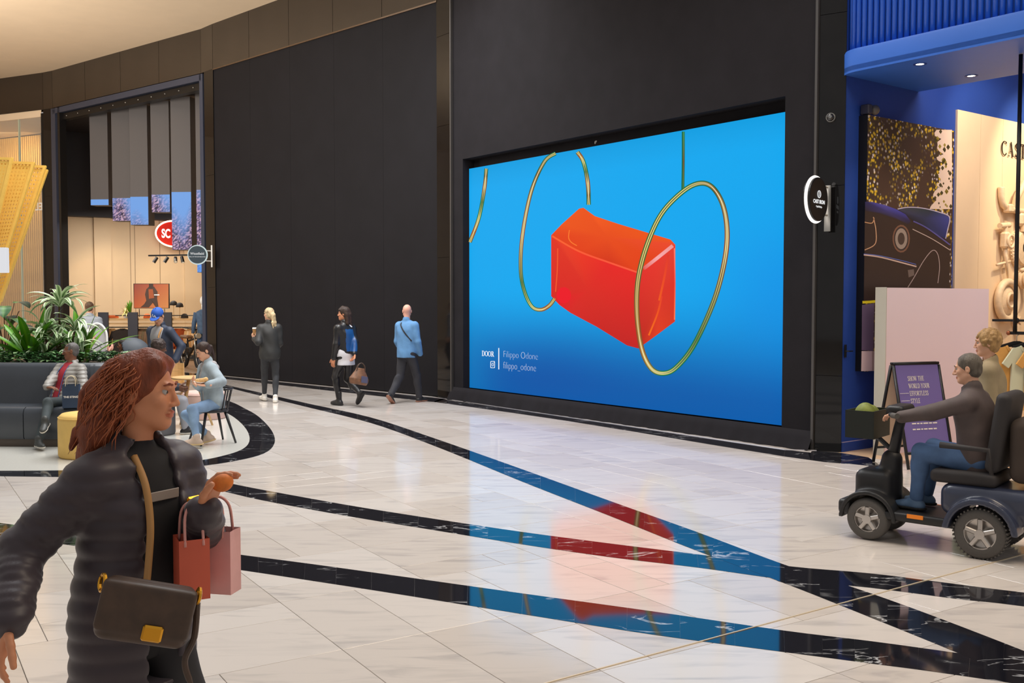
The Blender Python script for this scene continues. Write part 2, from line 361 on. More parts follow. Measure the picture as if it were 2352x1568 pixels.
# thin brass expansion strips across the tiles
m = MB(); m.box((*(fl(1300, 1557)[:2]*.5+fl(2284, 1291)[:2]*.5), .0022), (9, .008, .006), rz=math.atan2(*(fl(2284, 1291)-fl(1300, 1557))[[1, 0]]))
m.obj('expansion_strip', mat('brass_strip', srgb(224, 206, 176), .35, metal=.3), floor)
# ---------------------------------------------------------------- ceiling and fascia
CEDGE = [(-34, 25), (-20, 23.5), (-12.5, 21.6), (-7, 19.2), (-2.6, 15.3), (1.2, 10.6), (3.4, 7.4)]
CBACK = [(6, 9.9), (3.9, 12.8), (-1.0, 19.2), (-7.2, 25.3), (-13.7, 30.4), (-22, 34.4), (-34, 38)]
m = MB(); m.prism([tuple(p) for p in spline(CEDGE, 5)]+CBACK, 8.7, 9.3); tag(m.obj('ceiling', CREAM), kind='structure')
fasc = struct_empty('wall_fascia')
def along(a, c, t): return a+(c-a)*t
fpts = []
for (i, n) in ((2, 1), (3, 5), (4, 1), (5, 4), (6, 1), (7, 4)):
    for k in range(n): fpts.append(along(FAC[i], FAC[i+1], k/n))
fpts.append(FAC[8])
fp = [tuple(p) for p in fpts]
for a, c in zip(fpts[:-1], fpts[1:]):
    m = MB(); d = nrm(c-a)*.006; wallbox(m, a+d, c-d, 7.6, 8.7, .1, .02); m.obj('fascia_panel', FASC, fasc)
m = MB()
for a, c in zip(fpts[:-1], fpts[1:]): wallbox(m, a, c, 7.58, 8.7, .1, -.09)
m.obj('fascia_backing', BLACK, fasc)
# ---------------------------------------------------------------- screen wall
PL, PR = V(-.80, 18.70), V(3.61, 12.97)
wa = nrm(FAC[1]-FAC[2]); wn = V(wa[1], -wa[0]); wn = wn if np.dot(wn, -PL) > 0 else -wn
wr = struct_empty('wall_right')
O = FAC[2]; sl = np.dot(PL-O, wa)-.015; sr = np.dot(PR-O, wa)+.005; LW = np.dot(FAC[1]-O, wa)
def wp(s, off=0.): return O+wa*s+wn*off
ZB, ZT = .22, 4.50
for nm, s0, s1, z0, z1 in (('wall_panel', 0, sl, 0, 8.7), ('wall_panel', sr, LW, 0, 8.7), ('wall_panel', sl, sr, ZT, 8.7), ('wall_panel', sl, sr, 0, ZB)):
    m = MB(); wallbox(m, wp(s0), wp(s1), z0, z1, .3); m.obj(nm, BLACKFAB, wr)
m = MB(); wallbox(m, wp(sl), wp(sr), ZB, ZT, .04, -.26); m.obj('recess_back', BLACKFAB, wr)
# loose black skirt along the bottom: pleated cloth bulging forward
vs = []; fs = []; nsk = 160
for i in range(nsk+1):
    s = -.02+(LW+.0)*i/nsk; w = .5+.5*math.sin(i*.9)*math.sin(i*.37+1); e = .10
    for k, (z, of) in enumerate(((.006, e+.05*w), (.07, e*.8+.03*w), (.15, e*.4+.02*w), (.235, .012), (.24, -.01))):
        q = wp(s, of); vs.append((q[0], q[1], z))
for i in range(nsk):
    for k in range(4): a = i*5+k; fs.append([a, a+5, a+6, a+1])
mesh_obj('fabric_skirt', vs, fs, BLACKFAB, wr, smooth=True)
m = MB()
for s in (0.02, LW-.02): q = wp(s, .03); m.box((q[0], q[1], 4.35), (.035, .05, 8.7), rz=math.atan2(wa[1], wa[0]))
m.obj('edge_trim', TRIM, wr)
# glossy stone columns
def column(name, p, q, z1, joints, edge=True):
    r = struct_empty(name); zs = [0]+joints+[z1]
    for a, c in zip(zs[:-1], zs[1:]):
        m = MB(); wallbox(m, p, q, a+.003, c-.003, .3, .02); m.obj('stone_panel', GLOSS, r)
    m = MB(); wallbox(m, p, q, 0, z1, .2, -.02); m.obj('backing', BLACK, r); return r
column('trim_1', FAC[1], FAC[0], 8.7, [.95, 3.3, 5.4])
column('trim_2', FAC[3], FAC[2], 8.7, [2.7, 5.2, 6.9])
column('trim_3', FAC[5]+(FAC[4]-FAC[5])*.25, FAC[4], 7.6, [2.2, 5.0])
column('trim_4', FAC[7], FAC[6], 7.6, [2.2, 5.0])
# dark panelled wall to the left
wl = struct_empty('wall_left')
for k in range(5):
    a, c = along(FAC[3], FAC[4], k/5), along(FAC[3], FAC[4], (k+1)/5); d = nrm(c-a)*.002
    m = MB(); wallbox(m, a+d, c-d, .02, 7.57, .12, 0); m.obj('wall_panel', BLACKPANEL, wl)
m = MB(); wallbox(m, FAC[3], FAC[4], 0, 7.6, .1, -.1); m.obj('wall_backing', BLACK, wl)
m = MB(); wallbox(m, FAC[3], FAC[4], 7.57, 7.6, .2, .03); m.obj('top_trim', mat('bronze_trim', srgb(110, 92, 76), .3, metal=.7), wl)
# ---------------------------------------------------------------- the LED screen and its picture
scr = thing('led_screen', 'large glowing blue LED wall screen showing a red block and gold rings', 'screen', (PL[0], PL[1], .24))
sa = V(*nrm(PR-PL), 0); sn = V(*wn, 0); P0 = V(PL[0], PL[1], .24); SW = np.linalg.norm(PR-PL); SH = 4.09
def sc(u, v, o=0.): return P0+sa*u+V(0, 0, v)+sn*o
def suv(x, y):
    p = onplane(x, y, P0, sn)-P0; return np.dot(p, sa), p[2]
m = MB(); m.slab([sc(0, 0, -.001), sc(SW, 0, -.001), sc(SW, SH, -.001), sc(0, SH, -.001)], -sn*.06); m.obj('cabinet', BLACK, scr)
SM = vcol_mat('screen_pixels', .98, .6, .02)
def lin(c): return np.array(srgb(*c))
vs = []; cs = []; fs = []; nu, nv = 48, 30
for j in range(nv+1):
    for i in range(nu+1):
        u, v = i/nu, j/nv; vs.append(sc(u*SW, v*SH))
        t = min(1, max(0, (v-.05)/.42)); t = t*t*(3-2*t)
        c = lin((0, 92, 172))*(1-t)+lin((0, 168, 240))*t
        d = math.exp(-((u-.32)**2/.06+(v-.12)**2/.02)); c = c*(1-.35*d)+lin((0, 70, 160))*.35*d
        e = math.exp(-((u-1.0)**2/.03+(v-.42)**2/.05)); c = c*(1-.5*e)+lin((10, 130, 225))*.5*e
        g = math.exp(-((u-.0)**2/.01+(v-.1)**2/.06)); c = c*(1-.4*g)+lin((0, 140, 205))*.4*g
        if v > .9: c = c*(1-(v-.9)*1.2)
        cs.append(c)
for j in range(nv):
    for i in range(nu): a = j*(nu+1)+i; fs.append([a, a+1, a+nu+2, a+nu+1])
mesh_obj('display_face', vs, fs, SM, scr, cols=cs)
def spoly(pts, cols, off, name, sub=1):
    """flat coloured shape of the picture, cols per vertex plus a centre fan"""
    p = [sc(*suv(*q), off) for q in pts]; cen = np.mean(p, axis=0); cc = np.mean([lin(c) for c in cols], axis=0)
    vs = p+[cen]; n = len(p); fs = [[i, (i+1) % n, n] for i in range(n)]
    return mesh_obj(name, vs, fs, SM, scr, cols=[lin(c) for c in cols]+[cc])
blk = MB()
def bpoly(pts, cols, off):
    p = [sc(*suv(*q), off) for q in pts]; n = len(p); cen = np.mean(p, axis=0); cc = np.mean([lin(c) for c in cols], axis=0)
    blk.add(p+[cen], [[i, (i+1) % n, n] for i in range(n)], [lin(c) for c in cols]+[cc])
R1, R2, R3, R4 = (238, 84, 14), (228, 62, 10), (232, 34, 30), (196, 30, 28)
bpoly([(1266, 540), (1290, 515), (1330, 479), (1340, 477), (1366, 496), (1420, 514), (1490, 535), (1540, 550), (1551, 562), (1505, 598), (1468, 627), (1400, 604), (1330, 578), (1290, 558)], [R2, R1, R1, R1, (245, 90, 20), R1, R1, R1, (236, 70, 40), R2, R2, (214, 50, 12), R2, R2], .0012)
bpoly([(1266, 540), (1290, 558), (1330, 578), (1400, 604), (1468, 627), (1466, 800), (1440, 793), (1370, 750), (1310, 718), (1285, 700), (1266, 680)], [(226, 50, 26), (234, 60, 30), (238, 52, 26), R3, R3, R4, R4, (205, 32, 26), (214, 36, 30), (225, 20, 30), (216, 34, 26)], .0012)
bpoly([(1468, 627), (1505, 598), (1551, 562), (1551, 650), (1550, 738), (1510, 768), (1466, 800)], [(226, 44, 36), (232, 50, 38), (226, 60, 44), (222, 44, 30), (214, 52, 26), (226, 60, 26), (186, 34, 20)], .0012)
def stroke2(pts, wid, cols, off, mb, closed=False, n=8):
    P = spline(pts, n, closed); k = len(P); vs = []; cc = []
    for i in range(k):
        a = P[(i-1) % k] if closed or i else P[i]; c = P[(i+1) % k] if closed or i < k-1 else P[i]; t = nrm(c-a); nn = V(-t[1], t[0])
        t_ = i/(k-1 if not closed else k); f_ = t_*len(cols) % len(cols) if closed else t_*(len(cols)-1); j = int(f_); w = f_-j
        c0 = lin(cols[j % len(cols)])*(1-w)+lin(cols[(j+1) % len(cols)])*w
        for sg in (-1, 1): vs.append(sc(*suv(*(P[i]+nn*wid/2*sg)), off)); cc.append(c0)
    fs = [[2*i, 2*i+2, 2*i+3, 2*i+1] for i in range(k-1)]
    if closed: fs.append([2*k-2, 0, 1, 2*k-1])
    mb.add(vs, fs, cc)
stroke2([(1478, 617), (1510, 592), (1545, 564)], 8, [(225, 80, 70), (250, 170, 170), (240, 150, 150)], .0018, blk)
stroke2([(1268, 542), (1330, 577), (1400, 603), (1466, 626)], 4, [(250, 100, 40), (250, 84, 50), (250, 90, 60)], .0018, blk)
stroke2([(1549, 570), (1550, 650), (1549, 734)], 3, [(250, 130, 110), (240, 80, 60), (250, 120, 70)], .0018, blk)
stroke2([(1514, 690), (1525, 640), (1535, 585)], 5, [(240, 90, 20), (236, 70, 30), (225, 50, 36)], .0018, blk)
stroke2([(1490, 770), (1510, 720), (1520, 680)], 4, [(245, 110, 20), (240, 84, 20), (230, 60, 36)], .0018, blk)
stroke2([(1308, 528), (1306, 545), (1312, 556), (1325, 564)], 2.2, [(250, 120, 40)]*3, .0018, blk)
stroke2([(1281, 570), (1280, 620), (1276, 670)], 2.2, [(245, 90, 40)]*3, .0018, blk)
bpoly([(1295+17*math.cos(a), 678+19*math.sin(a)) for a in np.linspace(0, 6.28, 14)[:-1]], [(238, 16, 34)]*13, .0018)
blk.obj('picture_block', SM, scr)
GR, GO, BR, LG = (18, 108, 72), (232, 214, 128), (140, 72, 34), (96, 140, 70)
def ring(pts, w, off, closed, nm):
    mb = MB()
    stroke2(pts, w, [GR, (40, 96, 60), BR, GR, (20, 120, 80), BR, (60, 100, 50)], off, mb, closed)
    stroke2(pts, w*.55, [GO, BR, (236, 220, 150), LG, GO, (180, 120, 50), GO], off+.0006, mb, closed)
    stroke2(pts, w*.18, [(40, 80, 50), (250, 240, 180), (120, 60, 30), (30, 100, 70), (250, 240, 180), (110, 90, 40)], off+.0012, mb, closed)
    mb.obj(nm, SM, scr)
ring([(1352, 470), (1350, 420), (1340, 372), (1326, 349)], 10, .0006, False, 'picture_ring')
ring([(1276, 352), (1250, 372), (1220, 440), (1200, 540), (1196, 620), (1205, 670), (1222, 704), (1243, 711), (1262, 701), (1274, 685)], 9, .0006, False, 'picture_ring')
ring([(1568, 440), (1606, 421), (1636, 430), (1660, 470), (1670, 530), (1664, 600), (1640, 690), (1595, 790), (1555, 842), (1525, 857), (1496, 846), (1474, 800), (1463, 720), (1466, 640), (1487, 560), (1520, 490)], 12, .003, True, 'picture_ring')
ring([(1117, 387), (1113, 430), (1100, 500), (1079, 556)], 9, .0006, False, 'picture_ring')
mb = MB(); stroke2([(1569, 302), (1569, 370), (1568, 437)], 7, [(20, 110, 80), (30, 100, 70), GR], .0006, mb); stroke2([(1570, 302), (1570, 370), (1569, 437)], 2, [(60, 160, 90), BR, (60, 140, 80)], .0012, mb); mb.obj('picture_rod', SM, scr)
# ---------------------------------------------------------------- small serif alphabet for lettering
TK, TN = .17, .055
def _arc(cx, cy, rx, ry, a0, a1, n=18): return [(cx+rx*math.cos(math.radians(a)), cy+ry*math.sin(math.radians(a))) for a in np.linspace(a0, a1, n)]
def _lw(pts): # thick where the stroke runs vertical
    out = []
    for i in range(len(pts)):
        a, c = pts[max(i-1, 0)], pts[min(i+1, len(pts)-1)]; d = nrm(V(c[0]-a[0], c[1]-a[1])); out.append(TN+(TK-TN)*abs(d[1])**1.5)
    return out
def stem(x, s=True, y0=0, y1=1, t=TK):
    r = [([(x, y0), (x, y1)], t)]
    if s: r += [([(x-.17, .025), (x+.17, .025)], TN), ([(x-.17, .975), (x+.17, .975)], TN)]
    return r
def bar(x0, x1, y, t=TN): return [([(x0, y), (x1, y)], t)]
def vb(x, y0, y1, t=TN): return [([(x, y0), (x, y1)], t)]
SER = {'O': (.86, [(_arc(.43, .5, .36, .47, 0, 360, 30), None)]), 'C': (.80, [(_arc(.45, .5, .36, .47, 48, 318, 24), None)]+vb(.74, .68, .98)+vb(.72, .08, .2)),
       'D': (.88, stem(.2)+[([(.2, .975), (.42, .975)]+_arc(.42, .5, .36, .475, 90, -90, 18)+[(.2, .025)], None)]), 'I': (.4, stem(.2)),
       'T': (.78, stem(.39, False)+bar(.22, .56, .025)+bar(.04, .74, .96, .07)+vb(.06, .74, .98)+vb(.72, .74, .98)),
       'E': (.72, stem(.2)+bar(.2, .64, .965, .07)+bar(.2, .64, .035, .07)+bar(.2, .5, .52)+vb(.62, .76, .98)+vb(.64, .02, .25)+vb(.5, .4, .64)),
       'F': (.68, stem(.2)+bar(.2, .62, .965, .07)+bar(.2, .5, .52)+vb(.60, .74, .98)+vb(.5, .4, .64)),
       'L': (.68, stem(.2)+bar(.2, .62, .035, .07)+vb(.62, .02, .28)), 'H': (.94, stem(.2)+stem(.74)+bar(.2, .74, .52)),
       'R': (.82, stem(.2)+[([(.2, .975), (.38, .975)]+_arc(.38, .745, .22, .23, 90, -90, 14)+[(.2, .515)], None), ([(.4, .5), (.74, .03)], TK)]+bar(.64, .84, .025)),
       'S': (.66, [([tuple(p) for p in spline([(.57, .78), (.48, .93), (.32, .97), (.15, .86), (.16, .68), (.34, .54), (.53, .4), (.55, .2), (.4, .04), (.24, .03), (.11, .2)], 5)], None)]+vb(.58, .7, .97)+vb(.1, .04, .3)),
       'A': (.84, [([(.12, .02), (.41, 1.)], TN), ([(.41, 1.), (.72, .02)], TK)]+bar(.22, .62, .34)+bar(.0, .26, .025)+bar(.56, .88, .025)),
       'W': (1.16, [([(.12, .97), (.36, .02)], TK), ([(.36, .02), (.58, .97)], TN), ([(.55, .97), (.80, .02)], TK), ([(.80, .02), (1.04, .97)], TN)]+bar(0, .28, .975)+bar(.44, .68, .975)+bar(.92, 1.16, .975)),
       'Y': (.82, [([(.14, .97), (.42, .46)], TK), ([(.42, .46), (.70, .97)], TN)]+stem(.42, False, 0, .48)+bar(.26, .58, .025)+bar(0, .28, .975)+bar(.58, .84, .975)),
       'U': (.88, [([(.2, .975), (.2, .3)]+_arc(.44, .3, .24, .28, 180, 360, 14)+[(.68, .975)], None)]+bar(.03, .37, .975)+bar(.55, .82, .975)),
       'N': (.9, [([(.18, .02), (.18, .97)], TN), ([(.16, .97), (.72, .02)], TK), ([(.72, .02), (.72, .97)], TN)]+bar(.03, .33, .025)+bar(.0, .2, .975)+bar(.57, .87, .975)), ' ': (.34, [])}
def serif(s, size, name, m, origin, xax, zax, parent=None, sx=.8, th=.002, sp=.04):
    x = nrm(xax); z = nrm(zax); n = np.cross(x, z); mb = MB(); cur = 0.; o = np.array(origin, float)
    for ch in s:
        w, st = SER[ch]
        for pts, t in st:
            ws = _lw(pts) if t is None else [t]*len(pts); A = []; B = []
            for i in range(len(pts)):
                a, c = pts[max(i-1, 0)], pts[min(i+1, len(pts)-1)]; d = nrm(V(c[0]-a[0], c[1]-a[1])); nn = V(-d[1], d[0])*ws[i]/2
                A.append(V(*pts[i])+nn); B.append(V(*pts[i])-nn)
            f3 = lambda q, e: o+x*(cur+q[0]*sx)*size+z*q[1]*size+n*e
            for i in range(len(pts)-1):
                q = [f3(B[i], th), f3(B[i+1], th), f3(A[i+1], th), f3(A[i], th)]; mb.poly(q)
        cur += (w+sp)*sx
    return mb.obj(name, m, parent)
TXT = emis('screen_text', (.95, .97, 1), 1.0)
def stxt(s, px, py, hpx, name, off=-.006, sx=1.):
    u, v = suv(px, py); _, v2 = suv(px, py-hpx); textm(s, (v2-v)/.72, name, TXT, sc(u, v, .004), sa, (0, 0, 1), scr, off=off, ex=.0005, sx=sx)
stxt('Filippo Odone', 1156, 820, 16, 'screen_text', sx=.985); stxt('filippo_odone', 1156, 846, 17, 'screen_text', sx=.92)
u, v = suv(1107, 817); u1, v1 = suv(1107, 805); ue, _ = suv(1136, 817); serif('DOOR', (v1-v), 'screen_text', TXT, sc(u, v, .003), sa, (0, 0, 1), scr, sx=(ue-u)/(v1-v)/3.65)
mb = MB(); 
def srect(x0, y0, x1, y1, o=.004): mb.poly([sc(*suv(x0, y1), o), sc(*suv(x1, y1), o), sc(*suv(x1, y0), o), sc(*suv(x0, y0), o)])
srect(1145, 799, 1147, 848); mb.obj('screen_text', TXT, scr); mb = MB()
def sring(cx, cy, rx, ry, w, sq=0.):
    k = 24; P = []
    for i in range(k):
        a = 2*math.pi*i/k; e = 2/(2+sq*6); P.append((math.copysign(abs(math.cos(a))**e, math.cos(a)), math.copysign(abs(math.sin(a))**e, math.sin(a))))
    for i in range(k):
        a, c = P[i], P[(i+1) % k]
        mb.poly([sc(*suv(cx+(rx-w)*a[0], cy+(ry-w)*a[1]), .004), sc(*suv(cx+(rx-w)*c[0], cy+(ry-w)*c[1]), .004), sc(*suv(cx+rx*c[0], cy+ry*c[1]), .004), sc(*suv(cx+rx*a[0], cy+ry*a[1]), .004)])
sring(1132, 837, 5.2, 8, 1.2, 1.); mb.obj('screen_icon_frame', TXT, scr); mb = MB(); sring(1132, 837, 2.4, 4, 1.0); mb.obj('screen_icon_lens', TXT, scr); mb = MB(); srect(1134.3, 831.5, 1135.3, 833); mb.obj('screen_icon_dot', TXT, scr)
# ---------------------------------------------------------------- blue shop on the right
BLUE = mat('blue_paint_shaded', srgb(36, 68, 150), .55, var=.03, vscale=2, spec=.3)  # shop blue with the dim interior's shade put into the colour
BLUE_LIT = mat('blue_paint_lit', srgb(52, 104, 200), .5, var=.03, vscale=2, spec=.3)  # lighter copy of the shop blue, light on the canopy put into the colour
BLUEG = mat('blue_flute', srgb(36, 96, 214), .3, spec=.5)
BEIGE = mat('beige_paint', srgb(232, 205, 170), .6, var=.02, vscale=3)
WOODF = mat('oak_floor', srgb(206, 172, 138), .3, var=.12, vscale=3, stretch=(1, 8, 1))
B0 = V(4.09, 12.30); bd = nrm(V(.8, .6)); bn = V(.6, -.8)
def bw(t, off=0., z=None):
    p = B0+bd*t+bn*off; return p if z is None else V(p[0], p[1], z)
def bpx(x, y, off): return onplane(x, y, V(*(B0+bn*off), 0), V(*bn, 0))
ws = struct_empty('wall_shop_right'); m = MB(); m.prism([bw(0), bw(9), bw(9, -.2), bw(0, -.2)], 0, 6.5); m.obj('painted_wall', BLUE, ws)
m = MB(); m.prism([bw(0, .012), bw(.62, .012), bw(.62), bw(0)], 0, .12); m.obj('skirting', BLUE, ws)
m = MB(); m.prism([bw(0, .012), bw(.62, .012), bw(.62), bw(0)], .12, .128); m.obj('skirting_line', mat('pale_line', srgb(170, 160, 190), .5), ws)
tl = np.dot(bpx(2195, 500, .03)[:2]-B0, bd)
for k in range(4):
    a = tl+k*.62 if k < 3 else tl+2.2; c = tl+(k+1)*.62 if k < 2 else (tl+2.2 if k == 2 else 9)
    m = MB(); m.prism([bw(a+.003, .03), bw(c-.003, .03), bw(c-.003), bw(a+.003)], 0, 4.5); m.obj('beige_panel', BEIGE, ws)
m = MB(); m.prism([(4.05, 12.28), (4.5, 11.55), (5.9, 9.75), (8.2, 6.8), (16, 12.5), bw(9)], -.01, .004)
tag(m.obj('floor_shop_right', WOODF), kind='structure')
m = MB(); p0, p1 = bw(1.6, .1), bw(9, .1); wa2 = V(*wa)
m.prism([tuple(p0), tuple(p0+wa2*6), tuple(p1+wa2*6), tuple(p1)], 5.9, 6.1); tag(m.obj('ceiling_shop_right', mat('plum_ceiling', srgb(92, 80, 120), .7)), kind='structure')
m = MB(); m.prism([tuple(bw(9)), tuple(bw(9)+wa2*8), tuple(bw(9.2)+wa2*8), tuple(bw(9.2))], 0, 6); tag(m.obj('wall_shop_back', BEIGE), kind='structure')
# canopy
can = struct_empty('wall_canopy'); cc = V(4.42, 12.28); rr = .36; fn = V(*wn)
def cpath(r, ext=4.2):
    a0 = math.atan2(bd[1], -.9); a1 = math.atan2(fn[1], fn[0])
    st = math.atan2(.62, -.78); en = a1 if a1 > st else a1+2*math.pi
    P = [cc+r*V(math.cos(a), math.sin(a)) for a in np.linspace(st, en, 14)]
    return P+[P[-1]+wa*e for e in np.linspace(.1, ext, 30)]
ZS = 4.63
o_ = cpath(rr); back = [o_[-1]-fn*1.75, bw(1.62)+wa*.0, bw(.25)]
m = MB(); m.prism([tuple(p) for p in o_]+[tuple(p) for p in back][:1]+[tuple(bw(1.58))]+[tuple(bw(.1))], ZS, ZS+.08); m.obj('soffit', BLUE_LIT, can)
vs = []; fs = []; prof = [(-.02, ZS), (0., ZS+.025), (0., ZS+.25), (-.015, ZS+.28), (-.12, ZS+.285)]
for p, q in zip(o_, cpath(rr-.1)):
    d = nrm(q-p)
    for e, z in prof: w_ = p-d*e; vs.append((w_[0], w_[1], z))
for i in range(len(o_)-1):
    for k in range(4): a = i*5+k; fs.append([a, a+5, a+6, a+1])
autosmooth(mesh_obj('fascia_band', vs, fs, BLUE_LIT, can), 35)
P = cpath(rr-.11, 4.2); m = MB()
vs = [(p[0], p[1], z) for p in P for z in (ZS+.2, 7.6)]
mesh_obj('drum', vs, [[2*i, 2*i+2, 2*i+3, 2*i+1] for i in range(len(P)-1)], BLUE_LIT, can)
m = MB(); m.cyl((0, 0, 0), (0, 0, 2.7), .028, n=10); fl0 = m.obj('flute', BLUEG, can, smooth=True); fm = fl0.data; bpy.data.objects.remove(fl0)
P = cpath(rr-.09, 3.0); acc = 0.; nxt = 0.
for a, c in zip(P[:-1], P[1:]):
    Ls = np.linalg.norm(c-a)
    while nxt <= acc+Ls:
        q = a+(c-a)*((nxt-acc)/Ls); o = bpy.data.objects.new('flute', fm); COL.objects.link(o); o.parent = can; o.location = (q[0], q[1], ZS+.27); nxt += .079
    acc += Ls
for k, (x, y) in enumerate(((2113, 147), (2231, 174))):
    p = fl(x, y, ZS); t = thing('downlight', 'recessed round downlight in the blue canopy, %s' % ('the one nearer the fluted edge' if k == 0 else 'the one further in beside the wall'), 'light', (p[0], p[1], ZS))
    m = MB(); m.lathe([(.045, -.004), (.075, -.006), (.075, .002), (.045, .002)], (p[0], p[1], ZS), 24, cap=False); m.obj('rim', BLUE, t)
    m = MB(); m.lathe([(.046, .0), (.0001, .001)], (p[0], p[1], ZS-.003), 20); m.obj('lens', emis('downlight_glow', (1, .85, .65), 6 if k == 0 else 6), t)
    spot('canopy_downlight', (p[0], p[1], ZS-.02), (p[0]+.1, p[1], 0), 60, (1, .88, .75), 90)
# poster box with a printed photograph of a car
pt0 = np.dot(bpx(1990, 500, .12)[:2]-B0, bd); pt1 = np.dot(bpx(2188, 500, .12)[:2]-B0, bd); pz0, pz1 = 1.0, 4.17
pos = thing('poster_box', 'tall black box frame with a photo print of a dark classic car', 'poster', (*bw(pt0, .06), pz0))
m = MB(); m.prism([bw(pt0-.01, .12), bw(pt1, .12), bw(pt1), bw(pt0-.01)], pz0, pz1); m.obj('box_frame', BLACK, pos)
FOL = mat('printed_foliage', (.1, .07, .05), .45); Nn, Ll, bb = nodes(FOL); g = Nn.new('ShaderNodeNewGeometry')
n1 = Nn.new('ShaderNodeTexVoronoi'); n1.inputs['Scale'].default_value = 17; n2 = Nn.new('ShaderNodeTexNoise'); n2.inputs['Scale'].default_value = 2.4; n2.inputs['Detail'].default_value = 4
Ll.new(g.outputs['Position'], n1.inputs['Vector']); Ll.new(g.outputs['Position'], n2.inputs['Vector'])
r1 = Nn.new('ShaderNodeValToRGB'); e = r1.color_ramp.elements; e[0].color = (*srgb(226, 184, 40), 1); e[1].color = (*srgb(66, 46, 34), 1); e[0].position = .26; e[1].position = .55; k_ = e.new(.40); k_.color = (*srgb(96, 84, 30), 1)
Ll.new(n1.outputs['Distance'], r1.inputs[0]); r2 = Nn.new('ShaderNodeValToRGB'); r2.color_ramp.elements[0].position = .42; r2.color_ramp.elements[1].position = .56; Ll.new(n2.outputs['Fac'], r2.inputs[0])
mx = Nn.new('ShaderNodeMix'); mx.data_type = 'RGBA'; mx.inputs['A'].default_value = (*srgb(70, 48, 36), 1); Ll.new(r2.outputs[0], mx.inputs['Factor']); Ll.new(r1.outputs[0], mx.inputs['B'])
n3 = Nn.new('ShaderNodeTexVoronoi'); n3.inputs['Scale'].default_value = 15; Ll.new(g.outputs['Position'], n3.inputs['Vector']); r3 = Nn.new('ShaderNodeValToRGB'); r3.color_ramp.elements[0].color = (1, 1, 1, 1); r3.color_ramp.elements[1].color = (0, 0, 0, 1); r3.color_ramp.elements[0].position = .22; r3.color_ramp.elements[1].position = .3; Ll.new(n3.outputs['Distance'], r3.inputs[0])
mm = Nn.new('ShaderNodeMath'); mm.operation = 'MULTIPLY'; Ll.new(r3.outputs[0], mm.inputs[0]); Ll.new(r2.outputs[0], mm.inputs[1])
m3 = Nn.new('ShaderNodeMix'); m3.data_type = 'RGBA'; Ll.new(mm.outputs[0], m3.inputs['Factor']); Ll.new(mx.outputs['Result'], m3.inputs['A']); m3.inputs['B'].default_value = (*srgb(215, 205, 205), 1); Ll.new(m3.outputs['Result'], bb.inputs['Base Color'])
m = MB(); m.poly([bw(pt0, .121, pz0), bw(pt1, .121, pz0), bw(pt1, .121, pz1), bw(pt0, .121, pz1)]); m.obj('print', FOL, pos)
PV = vcol_mat('printed_ink', 0, .4, .4); pm = MB()
def pp(pts, col, o=.1225, cols=None):
    q = [bpx(x, y, o) for x, y in pts]; n = len(q); cen = np.mean(q, axis=0)
    cl = [lin(c) for c in cols] if cols else [lin(col)]*n
    pm.add(q+[cen], [[i, (i+1) % n, n] for i in range(n)], cl+[np.mean(cl, axis=0)])
def ps(pts, w, col, o=.1255):
    P = spline(pts, 6); A = []; Bq = []
    for i in range(len(P)):
        a, c = P[max(i-1, 0)], P[min(i+1, len(P)-1)]; t = nrm(c-a); n_ = V(-t[1], t[0])*w/2; A.append(P[i]+n_); Bq.append(P[i]-n_)
    vs = [bpx(*p, o) for p in A]+[bpx(*p, o) for p in Bq]; k = len(P)
    pm.add(vs, [[i, i+1, k+i+1, k+i] for i in range(k-1)], [lin(col)]*(2*k))
SKY = (226, 200, 180)
_r = random.Random(31); _ed = [(2150+10*math.sin(y*.021)+_r.uniform(-9, 9), y) for y in range(480, 296, -7)]
for (xa, ya), (xb, yb) in zip(_ed[:-1], _ed[1:]): pp([(xa, ya), (2186.5, ya), (2186.5, yb), (xb, yb)], SKY)
for _ in range(46):
    _y = _r.uniform(302, 478); _x = _r.uniform(2146, 2184); _s = _r.uniform(1.5, 4.5); pp([(_x, _y-_s*1.5), (_x+_s, _y), (_x, _y+_s*1.5), (_x-_s, _y)], (70, 62, 34) if _r.random() < .6 else (150, 130, 50), .1228)
pp([(2052, 690), (1984, 690), (1987, 463), (2005, 464), (2030, 470), (2058, 480), (2080, 492), (2100, 508), (2140, 530), (2183, 556), (2180, 668), (2120, 690)], (52, 38, 33), .123)
pp([(1987, 463), (2005, 464), (2030, 470), (2058, 480), (2080, 492), (2092, 508), (2086, 516), (2060, 503), (2020, 490), (1987, 484)], (58, 52, 120), .1235, [(40, 38, 90), (70, 66, 150), (84, 78, 160), (70, 70, 160), (60, 58, 140), (40, 34, 70), (50, 38, 40), (50, 40, 60), (46, 38, 50), (44, 34, 40)])
pp([(2062, 480), (2085, 476), (2110, 477), (2140, 482), (2165, 490), (2181, 499), (2172, 548), (2150, 538), (2120, 520), (2098, 508), (2080, 492)], (40, 46, 80), .124, [(60, 60, 80), (60, 64, 70), (50, 60, 60), (40, 50, 60), (50, 60, 110), (60, 66, 140), (36, 44, 100), (40, 50, 100), (30, 36, 50), (30, 30, 40), (40, 40, 56)])
ps([(2062, 480), (2085, 476), (2120, 478), (2160, 488), (2181, 499), (2176, 530), (2172, 548)], 2.2, (190, 180, 200))
ps([(2098, 508), (2130, 524), (2182, 562)], 3, (90, 84, 150)); ps([(2096, 526), (2140, 548), (2182, 574)], 1.8, (190, 170, 160))
for rx, ry, col in ((20, 32, (120, 84, 66)), (17, 28, (58, 46, 44)), (14, 24, (150, 134, 122)), (8, 14, (70, 56, 50))):
    pp([(2070+rx*math.cos(a), 548+ry*math.sin(a)) for a in np.linspace(0, 6.28, 20)[:-1]], col, .1245+.0005*(32-ry)/8)
